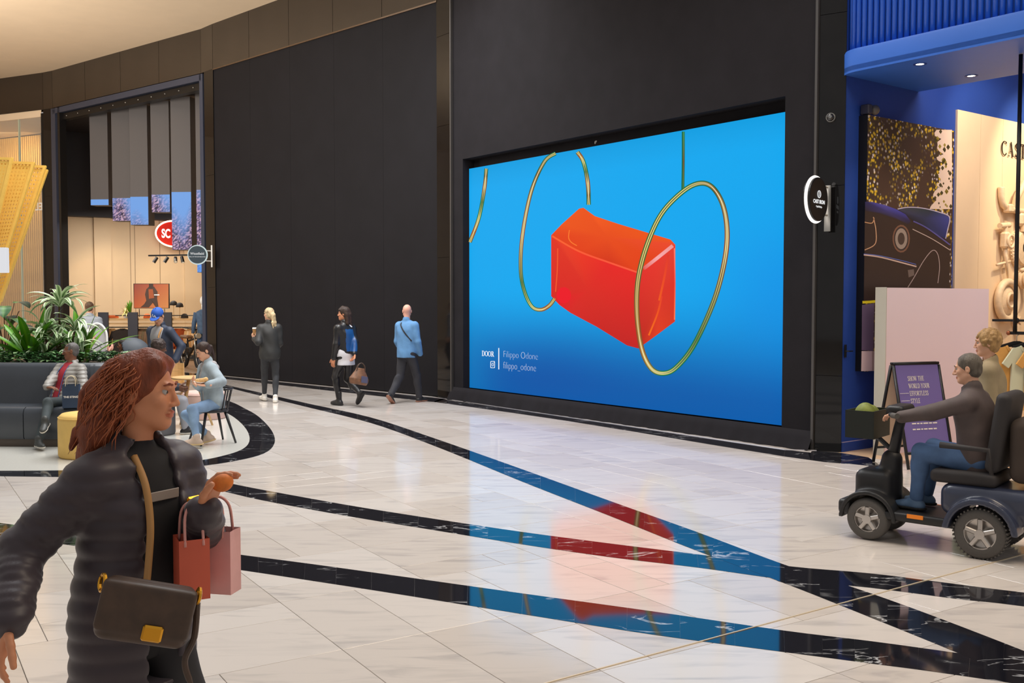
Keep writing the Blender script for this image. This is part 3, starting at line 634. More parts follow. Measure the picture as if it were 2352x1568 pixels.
ps([(1986, 510), (2003, 512), (2008, 500)], 2, (200, 150, 110)); ps([(2006, 498), (2012, 530), (2010, 560), (1986, 574)], 2, (205, 160, 125))
ps([(1984, 585), (2020, 590), (2060, 600), (2105, 612)], 3, (205, 175, 160)); ps([(1984, 583), (2020, 587), (2070, 598), (2104, 607)], 1.5, (90, 110, 190))
ps([(2085, 660), (2100, 636), (2122, 598), (2142, 575), (2154, 584), (2158, 614), (2154, 650)], 1.8, (170, 150, 145))
pp([(2085, 620), (2099, 618), (2100, 632), (2087, 637)], (110, 95, 88), .1245)
ps([(1981, 694), (2000, 693), (2020, 691)], 6, (225, 205, 40))
pp([(1980, 700), (2008, 696), (2006, 806), (1979, 804)], (104, 88, 116), .124)
pp([(1979, 806), (2034, 806), (2034, 851), (1978, 852)], (222, 198, 200), .124); pp([(2003, 806), (2020, 806), (2020, 851), (2003, 851)], (176, 150, 146), .1245)
pm.obj('printed_picture', PV, pos)
# white partition
q0 = V(4.51, 12.0); q1 = V(6.43, 13.44); pd = nrm(q1-q0); pn = V(pd[1], -pd[0])
t = thing('partition', 'low white freestanding partition in front of the car poster', 'partition', (*q0, 0))
m = MB(); m.prism([q0, q1, q1-pn*.14, q0-pn*.14], .004, 2.04); m.obj('panel', mat('lilac_white', srgb(236, 218, 228), .55), t)
m = MB(); m.prism([q0-pd*.012+pn*.004, q0+pn*.004, q0-pn*.144, q0-pd*.012-pn*.144], .004, 2.045); m.obj('edge_strip', mat('grey_edge', srgb(186, 182, 170), .5), t)
# wall lettering CAST IRON
lp = bpx(2298, 356, .035); hz = bpx(2298, 322, .035)[2]-lp[2]
let = thing('wall_lettering', 'dark serif shop lettering fixed on the beige wall', 'sign', (lp[0], lp[1], lp[2]))
BRZ = mat('bronze_letters', srgb(48, 36, 30), .4, metal=.4); cur = 0.
for ch in 'CAST IRON':
    if ch != ' ': serif(ch, hz, 'letter', BRZ, V(*lp)+V(*bd, 0)*cur, V(*bd, 0), (0, 0, 1), let, sx=.95, th=.012)
    cur += (SER[ch][0]+.16)*.95*hz
# old engine parts painted beige on the wall
PB = mat('beige_cast_metal', srgb(226, 200, 166), .5, var=.08, vscale=20, bump=.2, bscale=40)
bn3 = V(*bn, 0); bd3 = V(*bd, 0)
def wallpart(x, y, label, build, name='engine_part'):
    c = bpx(x, y, .03); t = thing(name, label, 'engine part', tuple(c), group='painted engine parts on the shop wall'); build(t, c); return t
def fly(t, c):
    m = MB(); m.lathe([(.30, 0), (.30, .05), (.26, .06), (.24, .10), (.12, .12), (.11, .07), (.06, .07)], c, 40, bn3); m.obj('disc', PB, t, smooth=False)
    m = MB()
    for k in range(36):
        a = k*math.pi/18; d = bd3*math.cos(a)+V(0, 0, math.sin(a)); m.tube([c+d*.265+bn3*.06, c+d*.31+bn3*.03], .010, 5)
    tag(m.obj('teeth', PB, t), kind='stuff')
    m = MB(); m.lathe([(.055, .07), (.055, .075), (.0001, .075)], c, 20, bn3); m.obj('bore', mat('dark_bore', srgb(40, 30, 24), .5), t)
wallpart(2340, 570, 'beige painted toothed flywheel on the shop wall', fly, 'flywheel')
def drum(t, c):
    m = MB(); m.torus(c+bn3*.07, .27, .055, bn3, 40, 10); m.obj('rim', PB, t, smooth=True)
    m = MB(); m.lathe([(.25, .0), (.25, .05), (.14, .11), (.10, .12), (.09, .06), (.0001, .06)], c, 32, bn3); m.obj('dish', PB, t)
    m = MB(); m.torus(c+bn3*.125, .10, .02, bn3, 24, 8); m.obj('hub_ring', PB, t, smooth=True)
wallpart(2303, 690, 'beige painted brake drum above the pipe joint on the shop wall', drum, 'brake_drum')
def bars(t, c):
    f_ = lambda a, z, o: c+bd3*a+V(0, 0, z)+bn3*o
    m = MB(); m.tube(spline([f_(-.34, .28, .05), f_(-.33, .14, .05), f_(-.26, .02, .06), f_(-.1, -.02, .06), f_(.3, -.04, .06), f_(.7, 0, .06)], 6), .045, 10); m.obj('handlebar', PB, t, smooth=True)
    m = MB(); m.tube(spline([f_(.02, .0, .07), f_(.02, .14, .1), f_(.08, .26, .12), f_(.16, .38, .14)], 6), [.05]*13+[.04]*6, 10); m.obj('grip', PB, t, smooth=True)
    m = MB(); m.box(f_(-.18, -.02, .08), (.12, .12, .12), rz=math.atan2(.6, .8), bev=.02); m.obj('clamp', PB, t)
    m = MB(); m.box(f_(.28, -.16, .07), (.3, .12, .2), rz=math.atan2(.6, .8), bev=.04); m.cyl(f_(.25, -.2, .1), f_(.25, -.34, .1), .05); m.obj('housing', PB, t)
wallpart(2318, 478, 'beige painted handlebar assembly under the shop lettering', bars, 'handlebar_assembly')
def carb(t, c):
    f_ = lambda a, z, o: c+bd3*a+V(0, 0, z)+bn3*o
    m = MB(); m.box(f_(0, 0, .08), (.14, .12, .24), rz=.64, bev=.03); m.obj('body', PB, t)
    m = MB(); m.torus(f_(.05, -.02, .14), .09, .02, bn3, 20, 8); m.obj('loop', PB, t, smooth=True)
    m = MB(); m.cyl(f_(-.16, .2, .08), f_(.1, .22, .08), .04); m.cyl(f_(0, .1, .08), f_(0, .24, .08), .035); m.obj('throat', PB, t, smooth=False)
    m = MB(); m.tube([f_(0, -.1, .08), f_(.04, -.3, .08), f_(.12, -.55, .07)], [.035, .025, .012], 8); m.obj('needle', PB, t, smooth=True)
    m = MB(); m.tube([f_(-.2, -.36, .07), f_(.18, -.3, .07)], .02, 8); m.obj('cross_lever', PB, t, smooth=True)
wallpart(2296, 552, 'beige painted carburettor with a long needle on the shop wall', carb, 'carburettor')
def pulley(t, c):
    m = MB(); m.lathe([(.16, 0), (.16, .03), (.12, .05), (.15, .07), (.15, .1), (.11, .12), (.14, .14), (.14, .17), (.05, .18)], c, 28, bn3); m.obj('sheave', PB, t)
    m = MB(); m.tube([c+V(0, 0, .12)+bd3*-.12+bn3*.1, c+V(0, 0, .2)+bd3*.3+bn3*.12], .03, 8); m.obj('arm', PB, t, smooth=True)
wallpart(2338, 640, 'beige painted ribbed pulley under the flywheel', pulley, 'pulley')
def sprock(t, c):
    m = MB(); m.lathe([(.12, 0), (.12, .04), (.05, .07), (.05, .1)], c, 18, bn3); m.obj('sprocket', PB, t)
    m = MB(); m.box(c+V(0, 0, -.12)+bn3*.05, (.1, .08, .14), rz=.64, bev=.02); m.obj('bracket', PB, t)
wallpart(2330, 735, 'beige painted sprocket below the brake drum', sprock, 'sprocket')
# black pipe rack with shirts
rk = V(5.66, 11.2); rkd = nrm(V(.70, -.45)); t = thing('pipe_rack', 'black pipe clothes rack hanging in the shop entrance', 'clothes rack', (*rk, 1.5))
K = lambda a, o, z: V(*(rk+rkd*a+bd*o), z)
m = MB(); m.cyl(K(0, 0, 1.52), K(0, 0, 4.62), .022, n=10); m.obj('upright_pipe', BLACK, t, smooth=True)
m = MB(); m.cyl(K(-.28, .1, 1.66), K(1.6, .1, 1.66), .014, n=8); m.obj('brace_pipe', BLACK, t, smooth=True)
m = MB(); m.cyl(K(-.06, 0, 1.52), K(1.6, 0, 1.52), .018, n=8); m.obj('rail', BLACK, t, smooth=True)
m = MB(); m.ball(K(-.065, 0, 1.52), .026); m.obj('end_cap', mat('copper_cap', srgb(150, 90, 60), .3, metal=.8), t, smooth=True)
m = MB(); m.ball(K(0, .02, 1.66), .035); m.obj('pipe_joint', BLACK, t, smooth=True)
def tee(a, col, label, ln=.72):
    c = K(a, 0, 1.38); r = V(*bd, 0)  # shirt plane is across the rail
    yaw = nrm(V(*(bd*.55+rkd*.83), 0)); g = thing('t_shirt', label, 't-shirt', tuple(K(a, 0, 1.42-ln)), group='shirts on the pipe rack')
    up = V(0, 0, 1); n_ = nrm(np.cross(yaw, up))
    outl = [(-.10, 0), (-.19, -.03), (-.30, -.2), (-.235, -.25), (-.2, -.19), (-.21, -ln), (.21, -ln), (.2, -.19), (.235, -.25), (.30, -.2), (.19, -.03), (.10, 0), (.06, -.06), (0, -.085), (-.06, -.06)]
    m = MB(); m.slab([c+yaw*x+up*z+n_*.02 for x, z in outl], -n_*.04); m.obj('shirt', col, g)
    nb = [(-.115, .0), (-.08, -.065), (0, -.1), (.08, -.065), (.115, .0)]; m = MB(); m.tube([c+yaw*x+up*z+n_*.022 for x, z in spline(nb, 4)], .011, 6); m.obj('collar', col, g, smooth=True)
    h = thing('clothes_hanger', label.replace(' t-shirt', ' t-shirt\'s dark hanger').replace('hanging ', ''), 'hanger', tuple(c), group='hangers on the pipe rack')
    m = MB(); m.slab([c+yaw*x+up*z+n_*.006 for x, z in [(-.2, -.02), (-.19, 0), (-.03, .05), (.03, .05), (.19, 0), (.2, -.02), (0, -.015)]], -n_*.012); m.obj('shoulders', BLACK, h)
    m = MB(); m.tube([c+up*.05, c+up*.11]+[c+up*.135+yaw*.024*math.sin(q)+up*.024*-math.cos(q) for q in np.linspace(.3, 5., 8)], .004, 6); m.obj('hook', STEEL, h, smooth=True)
MUS = mat('mustard_cotton', srgb(214, 158, 84), .85, var=.06, vscale=9)
tee(.02, MUS, 'mustard t-shirt with round collar hanging at the front end of the rack')
tee(.16, mat('mint_cotton', srgb(206, 208, 180), .85), 'pale mint t-shirt hanging second on the rack')
for k in range(4): tee(.30+.12*k, [MUS, mat('cream_cotton', srgb(226, 200, 160), .85)][k % 2], ['mustard t-shirt hanging third on the rack', 'cream t-shirt hanging fourth on the rack', 'mustard t-shirt hanging fifth on the rack', 'cream t-shirt hanging sixth on the rack'][k])
# A-frame pavement sign
ft = V(4.60, 11.35); af = thing('a_frame_sign', 'black A-frame pavement sign with a purple poster of white text', 'sign', (*ft, 0.004))
ax = nrm(V(.93, .30)); ay = V(ax[1], -ax[0])
def AF(a, o, z): return V(*(ft+ax*a+ay*o), z)
PUR = mat('purple_print', srgb(112, 96, 158), .35)
for sg, nm in ((1, 'front_panel'), (-1, 'rear_panel')):
    top = lambda a: AF(a, .02*sg, 1.17); bot = lambda a: AF(a, .30*sg, .012)
    m = MB()
    for a in (-.31, .31): m.tube([top(a)-V(0, 0, .02), bot(a)], .018, 6)
    m.tube([top(-.31), top(.31)], .018, 6); m.tube([bot(-.31)*.85+top(-.31)*.15, bot(.31)*.85+top(.31)*.15], .018, 6); f = m.obj(nm, BLACK, af, smooth=True)
    nn = nrm(np.cross(top(.3)-top(-.3), top(0)-bot(0))); nn = nn*np.sign(np.dot(nn, V(*ay, 0))*sg)
    m = MB(); m.slab([bot(-.3)*.85+top(-.3)*.15, bot(.3)*.85+top(.3)*.15, top(.3), top(-.3)], -nn*.008); m.obj('sheet', PUR if sg > 0 else BEIGE, f)
    if sg > 0:
        zx = nrm(top(0)-bot(0)); CW = mat('print_white', srgb(236, 226, 214), .5); base = top(-.3)+nn*.003
        for k, w_ in enumerate(('SHOW THE', 'WORLD YOUR', 'EFFORTLESS', 'STYLE')): serif(w_, .054, 'poster_text', CW, base+V(*ax, 0)*.15-zx*(.20+.085*k), V(*ax, 0), zx, f, sx=.62, th=.001)
        m = MB(); _r = random.Random(3)
        for k in range(3):
            a_ = .12
            while a_ < .44:
                w_ = _r.uniform(.02, .065); y_ = .60+.065*k+(.02 if k else 0); m.slab([base+V(*ax, 0)*(a_+dx)-zx*(y_+dz)+nn*.001 for dx, dz in ((0, .007), (w_, .007), (w_, -.007), (0, -.007))], nn*.0005); a_ += w_+.012
        for k in (2, 3): m.tube([base+V(*ax, 0)*.02-zx*(.17+.085*k), base+V(*ax, 0)*.14-zx*(.17+.085*k)], .0022, 4)
        m.tube([base+V(*ax, 0)*.47-zx*.5, base+V(*ax, 0)*.5-zx*.46], .0022, 4); tag(m.obj('printed_lines', CW, f), kind='stuff')
# projecting round sign, its bracket plate, cameras, lever handle
sc0 = at(1873, 458, 12.05); ps_ = thing('projecting_sign', 'round black projecting shop sign with a white lit rim on the glossy column', 'sign', tuple(sc0))
sd = nrm(V(.86, -.50)); sx3 = V(*sd, 0); sn3 = nrm(V(-.38, -.92, 0)); sx3 = nrm(np.cross(V(0, 0, 1), sn3))*-1
sx3 = sx3 if sx3[0] > 0 else -sx3
sn3 = nrm(V(.75, -.66, 0)); sx3 = nrm(V(.66, .75, 0))
RS = .262
m = MB(); m.lathe([(RS, -.04), (RS, .04), (RS-.015, .045), (0.001, .045)], sc0, 40, sn3); m.obj('disc', BLACK, ps_)
m = MB(); m.torus(sc0, RS+.006, .02, sn3, 48, 8); m.obj('lit_rim', emis('warm_rim', (1, .92, .86), 1.5), ps_, smooth=True)
WT = emis('sign_white', (.9, .9, .9), .9)
textm('CAST IRON', .062, 'sign_text', WT, sc0+sn3*.047-V(0, 0, .05), sx3, (0, 0, 1), ps_, align='CENTER', off=.002)
MB().tube([sc0+sn3*.047-V(0, 0, .09-.008*math.sin(q*2.1)-.004*math.sin(q*5))+sx3*(-.08+.16*q/12) for q in np.linspace(0, 12, 40)], .0035, 4).obj('script_line', WT, ps_)
m = MB(); m.torus(sc0+sn3*.047+V(0, 0, .06), .042, .005, sn3, 24, 6); m.obj('emblem_ring', WT, ps_)
serif('R', .055, 'emblem_letter', WT, sc0+sn3*.048+V(0, 0, .033)-sx3*.02, sx3, (0, 0, 1), ps_, sx=.8)
bp0 = at(1901, 475, 12.28)
for z in (.17, -.17): MB().cyl(sc0+V(0, 0, z)+sx3*.20, V(bp0[0], bp0[1], sc0[2]+z), .012, n=8).obj('bracket_arm', STEEL, ps_)
cdir = nrm(V(*(FAC[0]-FAC[1]), 0)); m = MB(); m.box((bp0[0], bp0[1], bp0[2]-.02), (.075, .03, .56), rz=math.atan2(cdir[1], cdir[0])); m.obj('wall_plate', STEEL, ps_)
def dome(x, y, Y, label, col, r=.07, nrmv=(-.4, -.9, 0)):
    c = at(x, y, Y); t = thing('security_camera', label, 'camera', tuple(c)); nv_ = nrm(nrmv)
    m = MB(); m.lathe([(r, -.05), (r, .0), (r*.9, .02)], c, 24, nv_); m.obj('base', col, t, smooth=False)
    m = MB(); m.ball(c+nv_*.02, r*.8, 16, 10); m.obj('dome', mat('dark_dome', srgb(30, 30, 34), .05, spec=.8), t, smooth=True)
    m = MB(); m.lathe([(.02, 0), (.02, .01)], c+nv_*(.02+r*.78), 12, nv_); m.obj('lens', mat('lens_grey', srgb(150, 150, 150), .2, metal=.8), t)
dome(1908, 270, 12.36, 'round dome camera on the glossy black column', STEEL, .06)
c_ = at(1377, 326, 16.2); t = thing('security_camera', 'small white box camera above the top edge of the blue screen', 'camera', tuple(c_))
m = MB(); m.box(c_, (.13, .13, .10), rz=.6, bev=.02, rx=.3); m.obj('housing', WHITE, t)
m = MB(); m.lathe([(.035, 0), (.035, .02)], c_+V(-.05, -.075, -.02), 14, nrm(V(-.5, -.8, -.3))); m.obj('lens', mat('lens_grey', srgb(150, 150, 150), .2, metal=.8), t)
m = MB(); m.cyl(c_, V(*(c_[:2]-wn*.45), c_[2]+.02), .015); m.obj('mount', WHITE, t)
c_ = bpx(1999, 252, .1); t = thing('security_camera', 'dark bullet camera on the blue wall above the poster', 'camera', tuple(c_))
m = MB(); m.box(c_-V(*bd, 0)*.05-V(*bn, 0)*.02, (.09, .12, .12), rz=.64, bev=.012); m.obj('wall_box', mat('dark_blue_grey', srgb(44, 44, 60), .5), t)
m = MB(); m.ball(c_+V(*bd, 0)*.06+V(*bn, 0)*.02, .062, 14, 10); m.obj('eye', mat('grey_plastic', srgb(90, 84, 80), .4), t, smooth=True)
c_ = bpx(1942, 806, .02); t = thing('door_handle', 'black lever handle on the plain blue wall edge', 'handle', tuple(c_))
m = MB(); m.box(c_, (.035, .014, .16), rz=.64, bev=.003); m.obj('plate', BLACK, t); m = MB(); m.tube([c_, c_+V(*bn, 0)*.05, c_+V(*bn, 0)*.055+V(*bd, 0)*.07], .008, 8); m.obj('lever', BLACK, t)
# shop lamps (warm wall wash and shop interior)
area('shop_ceiling_light', (7.2, 11.6, 5.8), 2.2, 190, (1, .87, .80), look=(7.0, 12.6, 0))
spot('shop_wall_spot', (8.4, 13.2, 5.7), (8.0, 15.2, 3.2), 520, (1, .80, .52), 70)
spot('shop_wall_spot', (6.6, 12.6, 5.7), (7.2, 14.6, 2.8), 160, (1, .82, .58), 80)
# ---------------------------------------------------------------- shop on the left
NAVY = mat('navy_wall', srgb(30, 32, 45), .6, var=.05, vscale=2)
SHOPB = mat('shop_beige', srgb(214, 192, 162), .65, var=.02, vscale=2)
OAK = mat('light_oak', srgb(206, 166, 112), .45, var=.15, vscale=5, stretch=(1, 1, 6))
DFRM = mat('blue_grey_frame', srgb(66, 72, 92), .4, metal=.3)
def wseg(name, p, q, z0, z1, m_, th=.15):
    m = MB(); wallbox(m, p, q, z0, z1, th); return tag(m.obj(name, m_), kind='structure')
LB0, LB1 = V(-15.6, 33.3), V(-9.6, 37.4)
wseg('wall_shop_back_left', LB0, LB1, 0, 4.68, SHOPB); 
lbd = nrm(LB1-LB0); lbn = V(lbd[1], -lbd[0])
m = MB(); m.prism([LB0+lbn*.5, LB1+lbn*.5, LB1-lbn*.2, LB0-lbn*.2], 4.68, 7.6); tag(m.obj('wall_shop_upper', NAVY), kind='structure')
bpil = struct_empty('wall_shop_pilaster')
for t0, t1, of in ((1.55, 2.1, .12), (4.6, 5.3, .1)):
    m = MB(); m.prism([LB0+lbd*t0+lbn*of, LB0+lbd*t1+lbn*of, LB0+lbd*t1, LB0+lbd*t0], 0, 4.68); m.obj('pilaster', SHOPB, bpil)
for t0 in (2.75, 2.9, 3.75):
    m = MB(); m.prism([LB0+lbd*t0+lbn*.01, LB0+lbd*(t0+.02)+lbn*.01, LB0+lbd*(t0+.02), LB0+lbd*t0], 0, 4.68); m.obj('panel_joint', mat('joint_brown', srgb(150, 130, 106), .7), bpil)
wseg('wall_shop_side', V(-7.70, 25.75), V(-9.0, 37.4), 0, 7.6, SHOPB, .1)
wseg('wall_shop_side_far', V(-14.0, 30.4), V(-15.7, 33.4), 0, 7.6, NAVY, .1)
m = MB(); m.prism([(-7.9, 25.6), (-9.3, 37.6), (-16, 33.6), (-13.8, 30.2)], 7.45, 7.6); tag(m.obj('ceiling_shop_left', NAVY), kind='structure')
m = MB(); m.prism([(-7.4, 25.1), (-9.2, 37.6), (-16, 33.6), (-14.2, 30.2)], -.01, .003); tag(m.obj('floor_shop_left', mat('brown_floor', srgb(150, 120, 92), .4, var=.15, vscale=4)), kind='structure')
# shop-front frame
fr = struct_empty('trim_shopfront'); a5, a6 = FAC[5], FAC[6]; fd = nrm(a6-a5)
for p, w, mm_ in ((a5, .14, DFRM), (a6, .3, DFRM), (a6-fd*.35, .12, BLACK)):
    m = MB(); wallbox(m, p-fd*w/2, p+fd*w/2, 0, 7.58, .2, .03); m.obj('jamb', mm_, fr)
m = MB(); wallbox(m, a5, a6, 7.42, 7.58, .2, .03); m.obj('header', DFRM, fr)
m = MB(); wallbox(m, a5, a6, 7.22, 7.40, .2, -.06); m.obj('shutter_box', BLACK, fr)
for k in range(11):
    p = a5+(a6-a5)*(.06+.085*k); c_ = V(p[0], p[1], 7.31)-V(fd[1], -fd[0], 0)*0
    nn = V(-fd[1], fd[0]); nn = nn if np.dot(nn, -p) > 0 else -nn
    m = MB(); m.ball((*(p-nn*.05), 7.31), .018, 8, 5); m.obj('screw_head', STEEL, fr)
# hanging display blades
BLG = mat('blade_grey', srgb(86, 82, 84), .6); LEDM = vcol_mat('blade_led', 1.0, .5, .1)
for k, (x0, x1, yt, ys, yb) in enumerate(((205, 246, 262, 458, 471), (255, 296, 254, 455, 507), (296, 337, 246, 452, 516), (345, 387, 238, 447, 487), (391, 436, 229, 441, 573), (448, 474, 217, 436, 625))):
    xm = (x0+x1)/2; Y = 29.5+(xm-225)/(460-225)*(26.7-29.5)
    A, B_, C_, D_ = at(x0, yt, Y), at(x1, yt, Y-.05), at(x1, yb, Y-.05), at(x0, yb, Y); zs_ = at(xm, ys, Y)[2]; zb = at(xm, yb, Y)[2]
    if k == 5: B_[0] += .25
    label = ['shortest hanging display blade with a thin blue strip, leftmost in the shop', 'hanging display blade with blossoms, second from the left', 'hanging display blade with dark blossoms, third from the left', 'hanging display blade with a small picture, fourth from the left', 'long hanging display blade in front of the red oval sign', 'longest hanging display blade beside the shop-front frame'][k]
    t = thing('display_blade', label, 'hanging screen', ((A[0]+B_[0])/2, Y, zb), group='display blades hanging in the shop')
    m = MB(); m.prism([(A[0], Y), (B_[0], Y-.05), (B_[0]+.05, Y+.3), (A[0]+.05, Y+.3)], zb-.01, 7.38); m.obj('blade_case', BLG, t)
    vs = []; cs = []; fs = []; nx = 16; nz = max(3, int((zs_-zb)/.028)); R_ = random.Random(k+5)
    for j in range(nz+1):
        for i in range(nx+1):
            u = i/nx; v = j/nz; X = A[0]+(B_[0]-A[0])*u; Yv = Y-.05*u-.004; Z = zb+(zs_-zb)*v
            wz = (Z-2.2)/2.6+.18*math.sin(X*3+k)+.08*math.sin(X*9)
            sky = np.array(lin((112, 160, 226)))*(1-min(1, max(0, .8-wz)))+np.array(lin((160, 160, 214)))*min(1, max(0, .8-wz))
            f_ = min(1, max(0, (.98-wz)*3)) if k else 0
            rr_ = R_.random(); flw = lin((54, 46, 70)) if rr_ < .4 else (lin((204, 168, 190)) if rr_ > .72 else lin((128, 108, 150)))
            if Z < 2.6: flw = np.array(flw)*.6+np.array(lin((170, 150, 220)))*.4
            if k == 5 and v < .2: flw = np.array(lin((96, 150, 230)))*R_.uniform(.7, 1.2)
            vs.append((X, Yv, Z)); cs.append(sky*(1-f_)+np.array(flw)*f_)
    for j in range(nz):
        for i in range(nx): a = j*(nx+1)+i; fs.append([a, a+1, a+nx+2, a+nx+1])
    mesh_obj('led_picture', vs, fs, LEDM, t, cols=cs)
# red oval sign
so = V(*at(398, 537, 35.2)); t = thing('oval_sign', 'red oval lit sign with a white rim behind the hanging blades', 'sign', tuple(so)); ln3 = V(*lbn, 0); ld3 = V(*lbd, 0)
def ell(rx, rz, o): return [so+ld3*rx*math.cos(a)+V(0, 0, rz*math.sin(a))+ln3*o for a in np.linspace(0, 2*math.pi, 40)[:-1]]
MB().slab(ell(.62, .45, .06), -ln3*.08).obj('plate', mat('sign_red', srgb(190, 28, 16), .4, emit=srgb(200, 30, 14), estr=.35), t)
m = MB(); m.tube(ell(.62, .45, .07), .028, 8, closed=True); m.obj('neon_rim', emis('neon_white', (1, .72, .5), 3.), t, smooth=True)
textm('SC', .42, 'sign_text', emis('neon_letters', (1, .9, .8), 2.), so+ln3*.065+V(0, 0, -.14)-ld3*.42, ld3, (0, 0, 1), t, sx=.62, off=.012)
# track lights
tp = at(400, 586, 31.5); t = thing('track_light', 'black ceiling track with spotlights under the red oval sign', 'light', tuple(tp))
td = nrm(V(.8, -.25, 0)); m = MB(); m.box(tp, (1.9, .05, .05), rz=math.atan2(td[1], td[0])); m.obj('track', BLACK, t)
m = MB(); m.cyl(tp+td*.2, V(tp[0]+td[0]*.2, tp[1]+td[1]*.2, 7.45), .01); m.obj('suspension_rod', BLACK, t)
for k, a in enumerate((-.7, -.3, .05, .3)):
    c_ = tp+td*a-V(0, 0, .14); ax_ = nrm(V(-.5 if k < 2 else .3, -.3 if k != 2 else -.9, -.9)); m = MB(); m.lathe([(.05, -.1), (.055, .1)], c_, 14, ax_); s_ = m.obj('spot_head', BLACK, t)
    m = MB(); m.lathe([(.045, .101), (.0001, .102)], c_, 12, ax_); m.obj('lamp', emis('track_lamp', (1, .8, .55), 8 if k == 2 else .6), s_)
# orange picture
o0, o1 = at(307, 708, 33.6), at(388, 651, 33.6); t = thing('orange_picture', 'orange picture of a seated figure above the shop shelf', 'picture', ((o0[0]+o1[0])/2, 33.6, o0[2]))
MB().box(((o0[0]+o1[0])/2, 33.64, (o0[2]+o1[2])/2), (o1[0]-o0[0], .05, o1[2]-o0[2])).obj('frame', BLACK, t)
pm = MB(); Yp = 33.6
def op(pts, cols, o=0.):
    q = [at(x, y, Yp-o) for x, y in pts]; n = len(q); cl = [lin(c) for c in cols] if len(cols) == n else [lin(cols[0])]*n
    pm.add(q+[np.mean(q, axis=0)], [[i, (i+1) % n, n] for i in range(n)], cl+[np.mean(cl, axis=0)])
op([(308, 707), (387, 707), (387, 652), (350, 652), (308, 652)], [(214, 100, 50), (240, 150, 80), (226, 116, 60), (206, 90, 56), (170, 76, 60)])
op([(330, 700), (336, 690), (333, 676), (336, 664), (342, 658), (354, 658), (362, 670), (361, 686), (364, 704), (358, 706), (352, 694), (342, 706), (322, 706)], [(88, 58, 46)], .012)
op([(341, 664), (351, 664), (354, 684), (342, 686)], [(196, 92, 44)], .018); op([(342, 652), (352, 652), (352, 660), (347, 663), (342, 660)], [(70, 44, 36)], .018)
pm.obj('printed_figure', vcol_mat('orange_print_lit', .8, .5), t)  # emission added so the print looks lit
for k in range(2): MB().cyl(at(320+58*k, 709, 33.6), V(at(320+58*k, 709, 33.6)[0], 33.6, 1.30), .012).obj('stand_leg', BLACK, t)
MB().poly([at(354, 676, 33.57), at(366, 676, 33.57), at(366, 678, 33.57), at(354, 678, 33.57)]).obj('printed_line', WHITE, t)
# shelf with dark posts and a hanging rail
SY = 31.0; zsh = at(300, 733, SY)[2]; xs0, xs1 = at(236, 733, SY)[0], at(474, 733, SY)[0]
t = thing('shop_shelf', 'long oak shelf on dark posts in the left shop', 'shelf', ((xs0+xs1)/2, SY, 0.003))
MB().box(((xs0+xs1)/2, SY+.1, zsh), (xs1-xs0, .5, .07)).obj('shelf_board', OAK, t)
MB().box(((xs0+xs1)/2, SY+.1, zsh-.14), (xs1-xs0, .5, .03)).obj('under_board', OAK, t)
MB().cyl((xs0, SY+.05, zsh-.25), (xs1, SY+.05, zsh-.25), .016).obj('rail', BLACK, t)
MB().cyl((xs0, SY-.1, zsh+.12), (xs1, SY-.1, zsh+.12), .014).obj('top_bar', BLACK, t)
for x in (238, 306, 384):
    p = at(x, 760, SY-.2); m = MB(); m.box((p[0], SY-.2, (zsh+.22)/2+.002), (.30, .08, zsh+.216)); m.obj('post', mat('post_navy', srgb(50, 52, 66), .5), t)
m = MB(); m.box(((xs0+xs1)/2, SY+.1, .1), (xs1-xs0, .5, .12)); m.obj('plinth', BLACK, t)
# garments on the rail
def jacket(x, yaw, col, label, w=.46, h=.78, group='garments on the shop rail'):
    c = V(at(x, 760, SY)[0], SY+.05, zsh-.33); t_ = thing('hanging_jacket', label, 'jacket', (c[0], c[1], c[2]-h), yaw, group)
    r = lambda p: np.array(Matrix.Rotation(yaw, 3, 'Z'))@np.array(p)+c
    m = MB(); pr = [(-.5, -.06), (-.18, .03), (.18, .03), (.5, -.06), (.46, -.5), (.5, -1), (-.5, -1), (-.46, -.5)]
    m.slab([r((a*w, -.05, b_*h)) for a, b_ in pr], r((0, .1, 0))-c); m.obj('body', col, t_)
    for s_ in (-1, 1):
        m = MB(); m.tube([r((s_*w*.46, 0, -.06*h)), r((s_*w*.62, 0, -.4*h)), r((s_*w*.60, -.02, -.86*h))], [.06, .055, .045], 8); m.obj('sleeve', col, t_, smooth=True)
    m = MB(); m.torus(r((0, 0, .02)), .07, .022, (0, 0, 1), 16, 6); m.obj('collar', col, t_, smooth=True)
    m = MB(); m.tube([r((0, 0, .0)), r((0, 0, .08))], .006, 6); m.obj('hook', STEEL, t_)
ORD = ['first', 'second', 'third', 'fourth', 'fifth', 'sixth', 'seventh', 'eighth', 'ninth']
GC = [mat('jacket_tan', srgb(196, 150, 96), .8, var=.1), mat('jacket_dark', srgb(44, 36, 32), .8, var=.2), mat('jacket_brown', srgb(110, 82, 58), .8, var=.1), mat('jacket_olive', srgb(96, 80, 56), .8), mat('jacket_sand', srgb(206, 172, 130), .8)]
jacket(256, .3, GC[0], 'tan jacket hanging just right of the first dark post'); jacket(280, .1, GC[1], 'black leather jacket hanging between the first two dark posts', .6)
for k in range(9): jacket(322+k*5.6, 1.15, GC[2 if k % 3 else 3], '%s brown jacket from the left in the dense row between the dark posts' % ORD[k], .40, .86, group='brown jackets packed on the rail')
for k in range(6): jacket(436+k*5.5, 1.15, GC[4 if k % 2 else 0], '%s sand or tan jacket from the left, right of the last dark post' % ORD[k], .40, .7, group='sand jackets packed on the rail')
for k in range(2): jacket(404+k*10, .8, mat('jacket_rust', srgb(190, 92, 44), .8), '%s rust orange jacket hanging behind the capped man' % ('left' if k == 0 else 'right'), .40, .6, group='rust jackets behind the capped man')
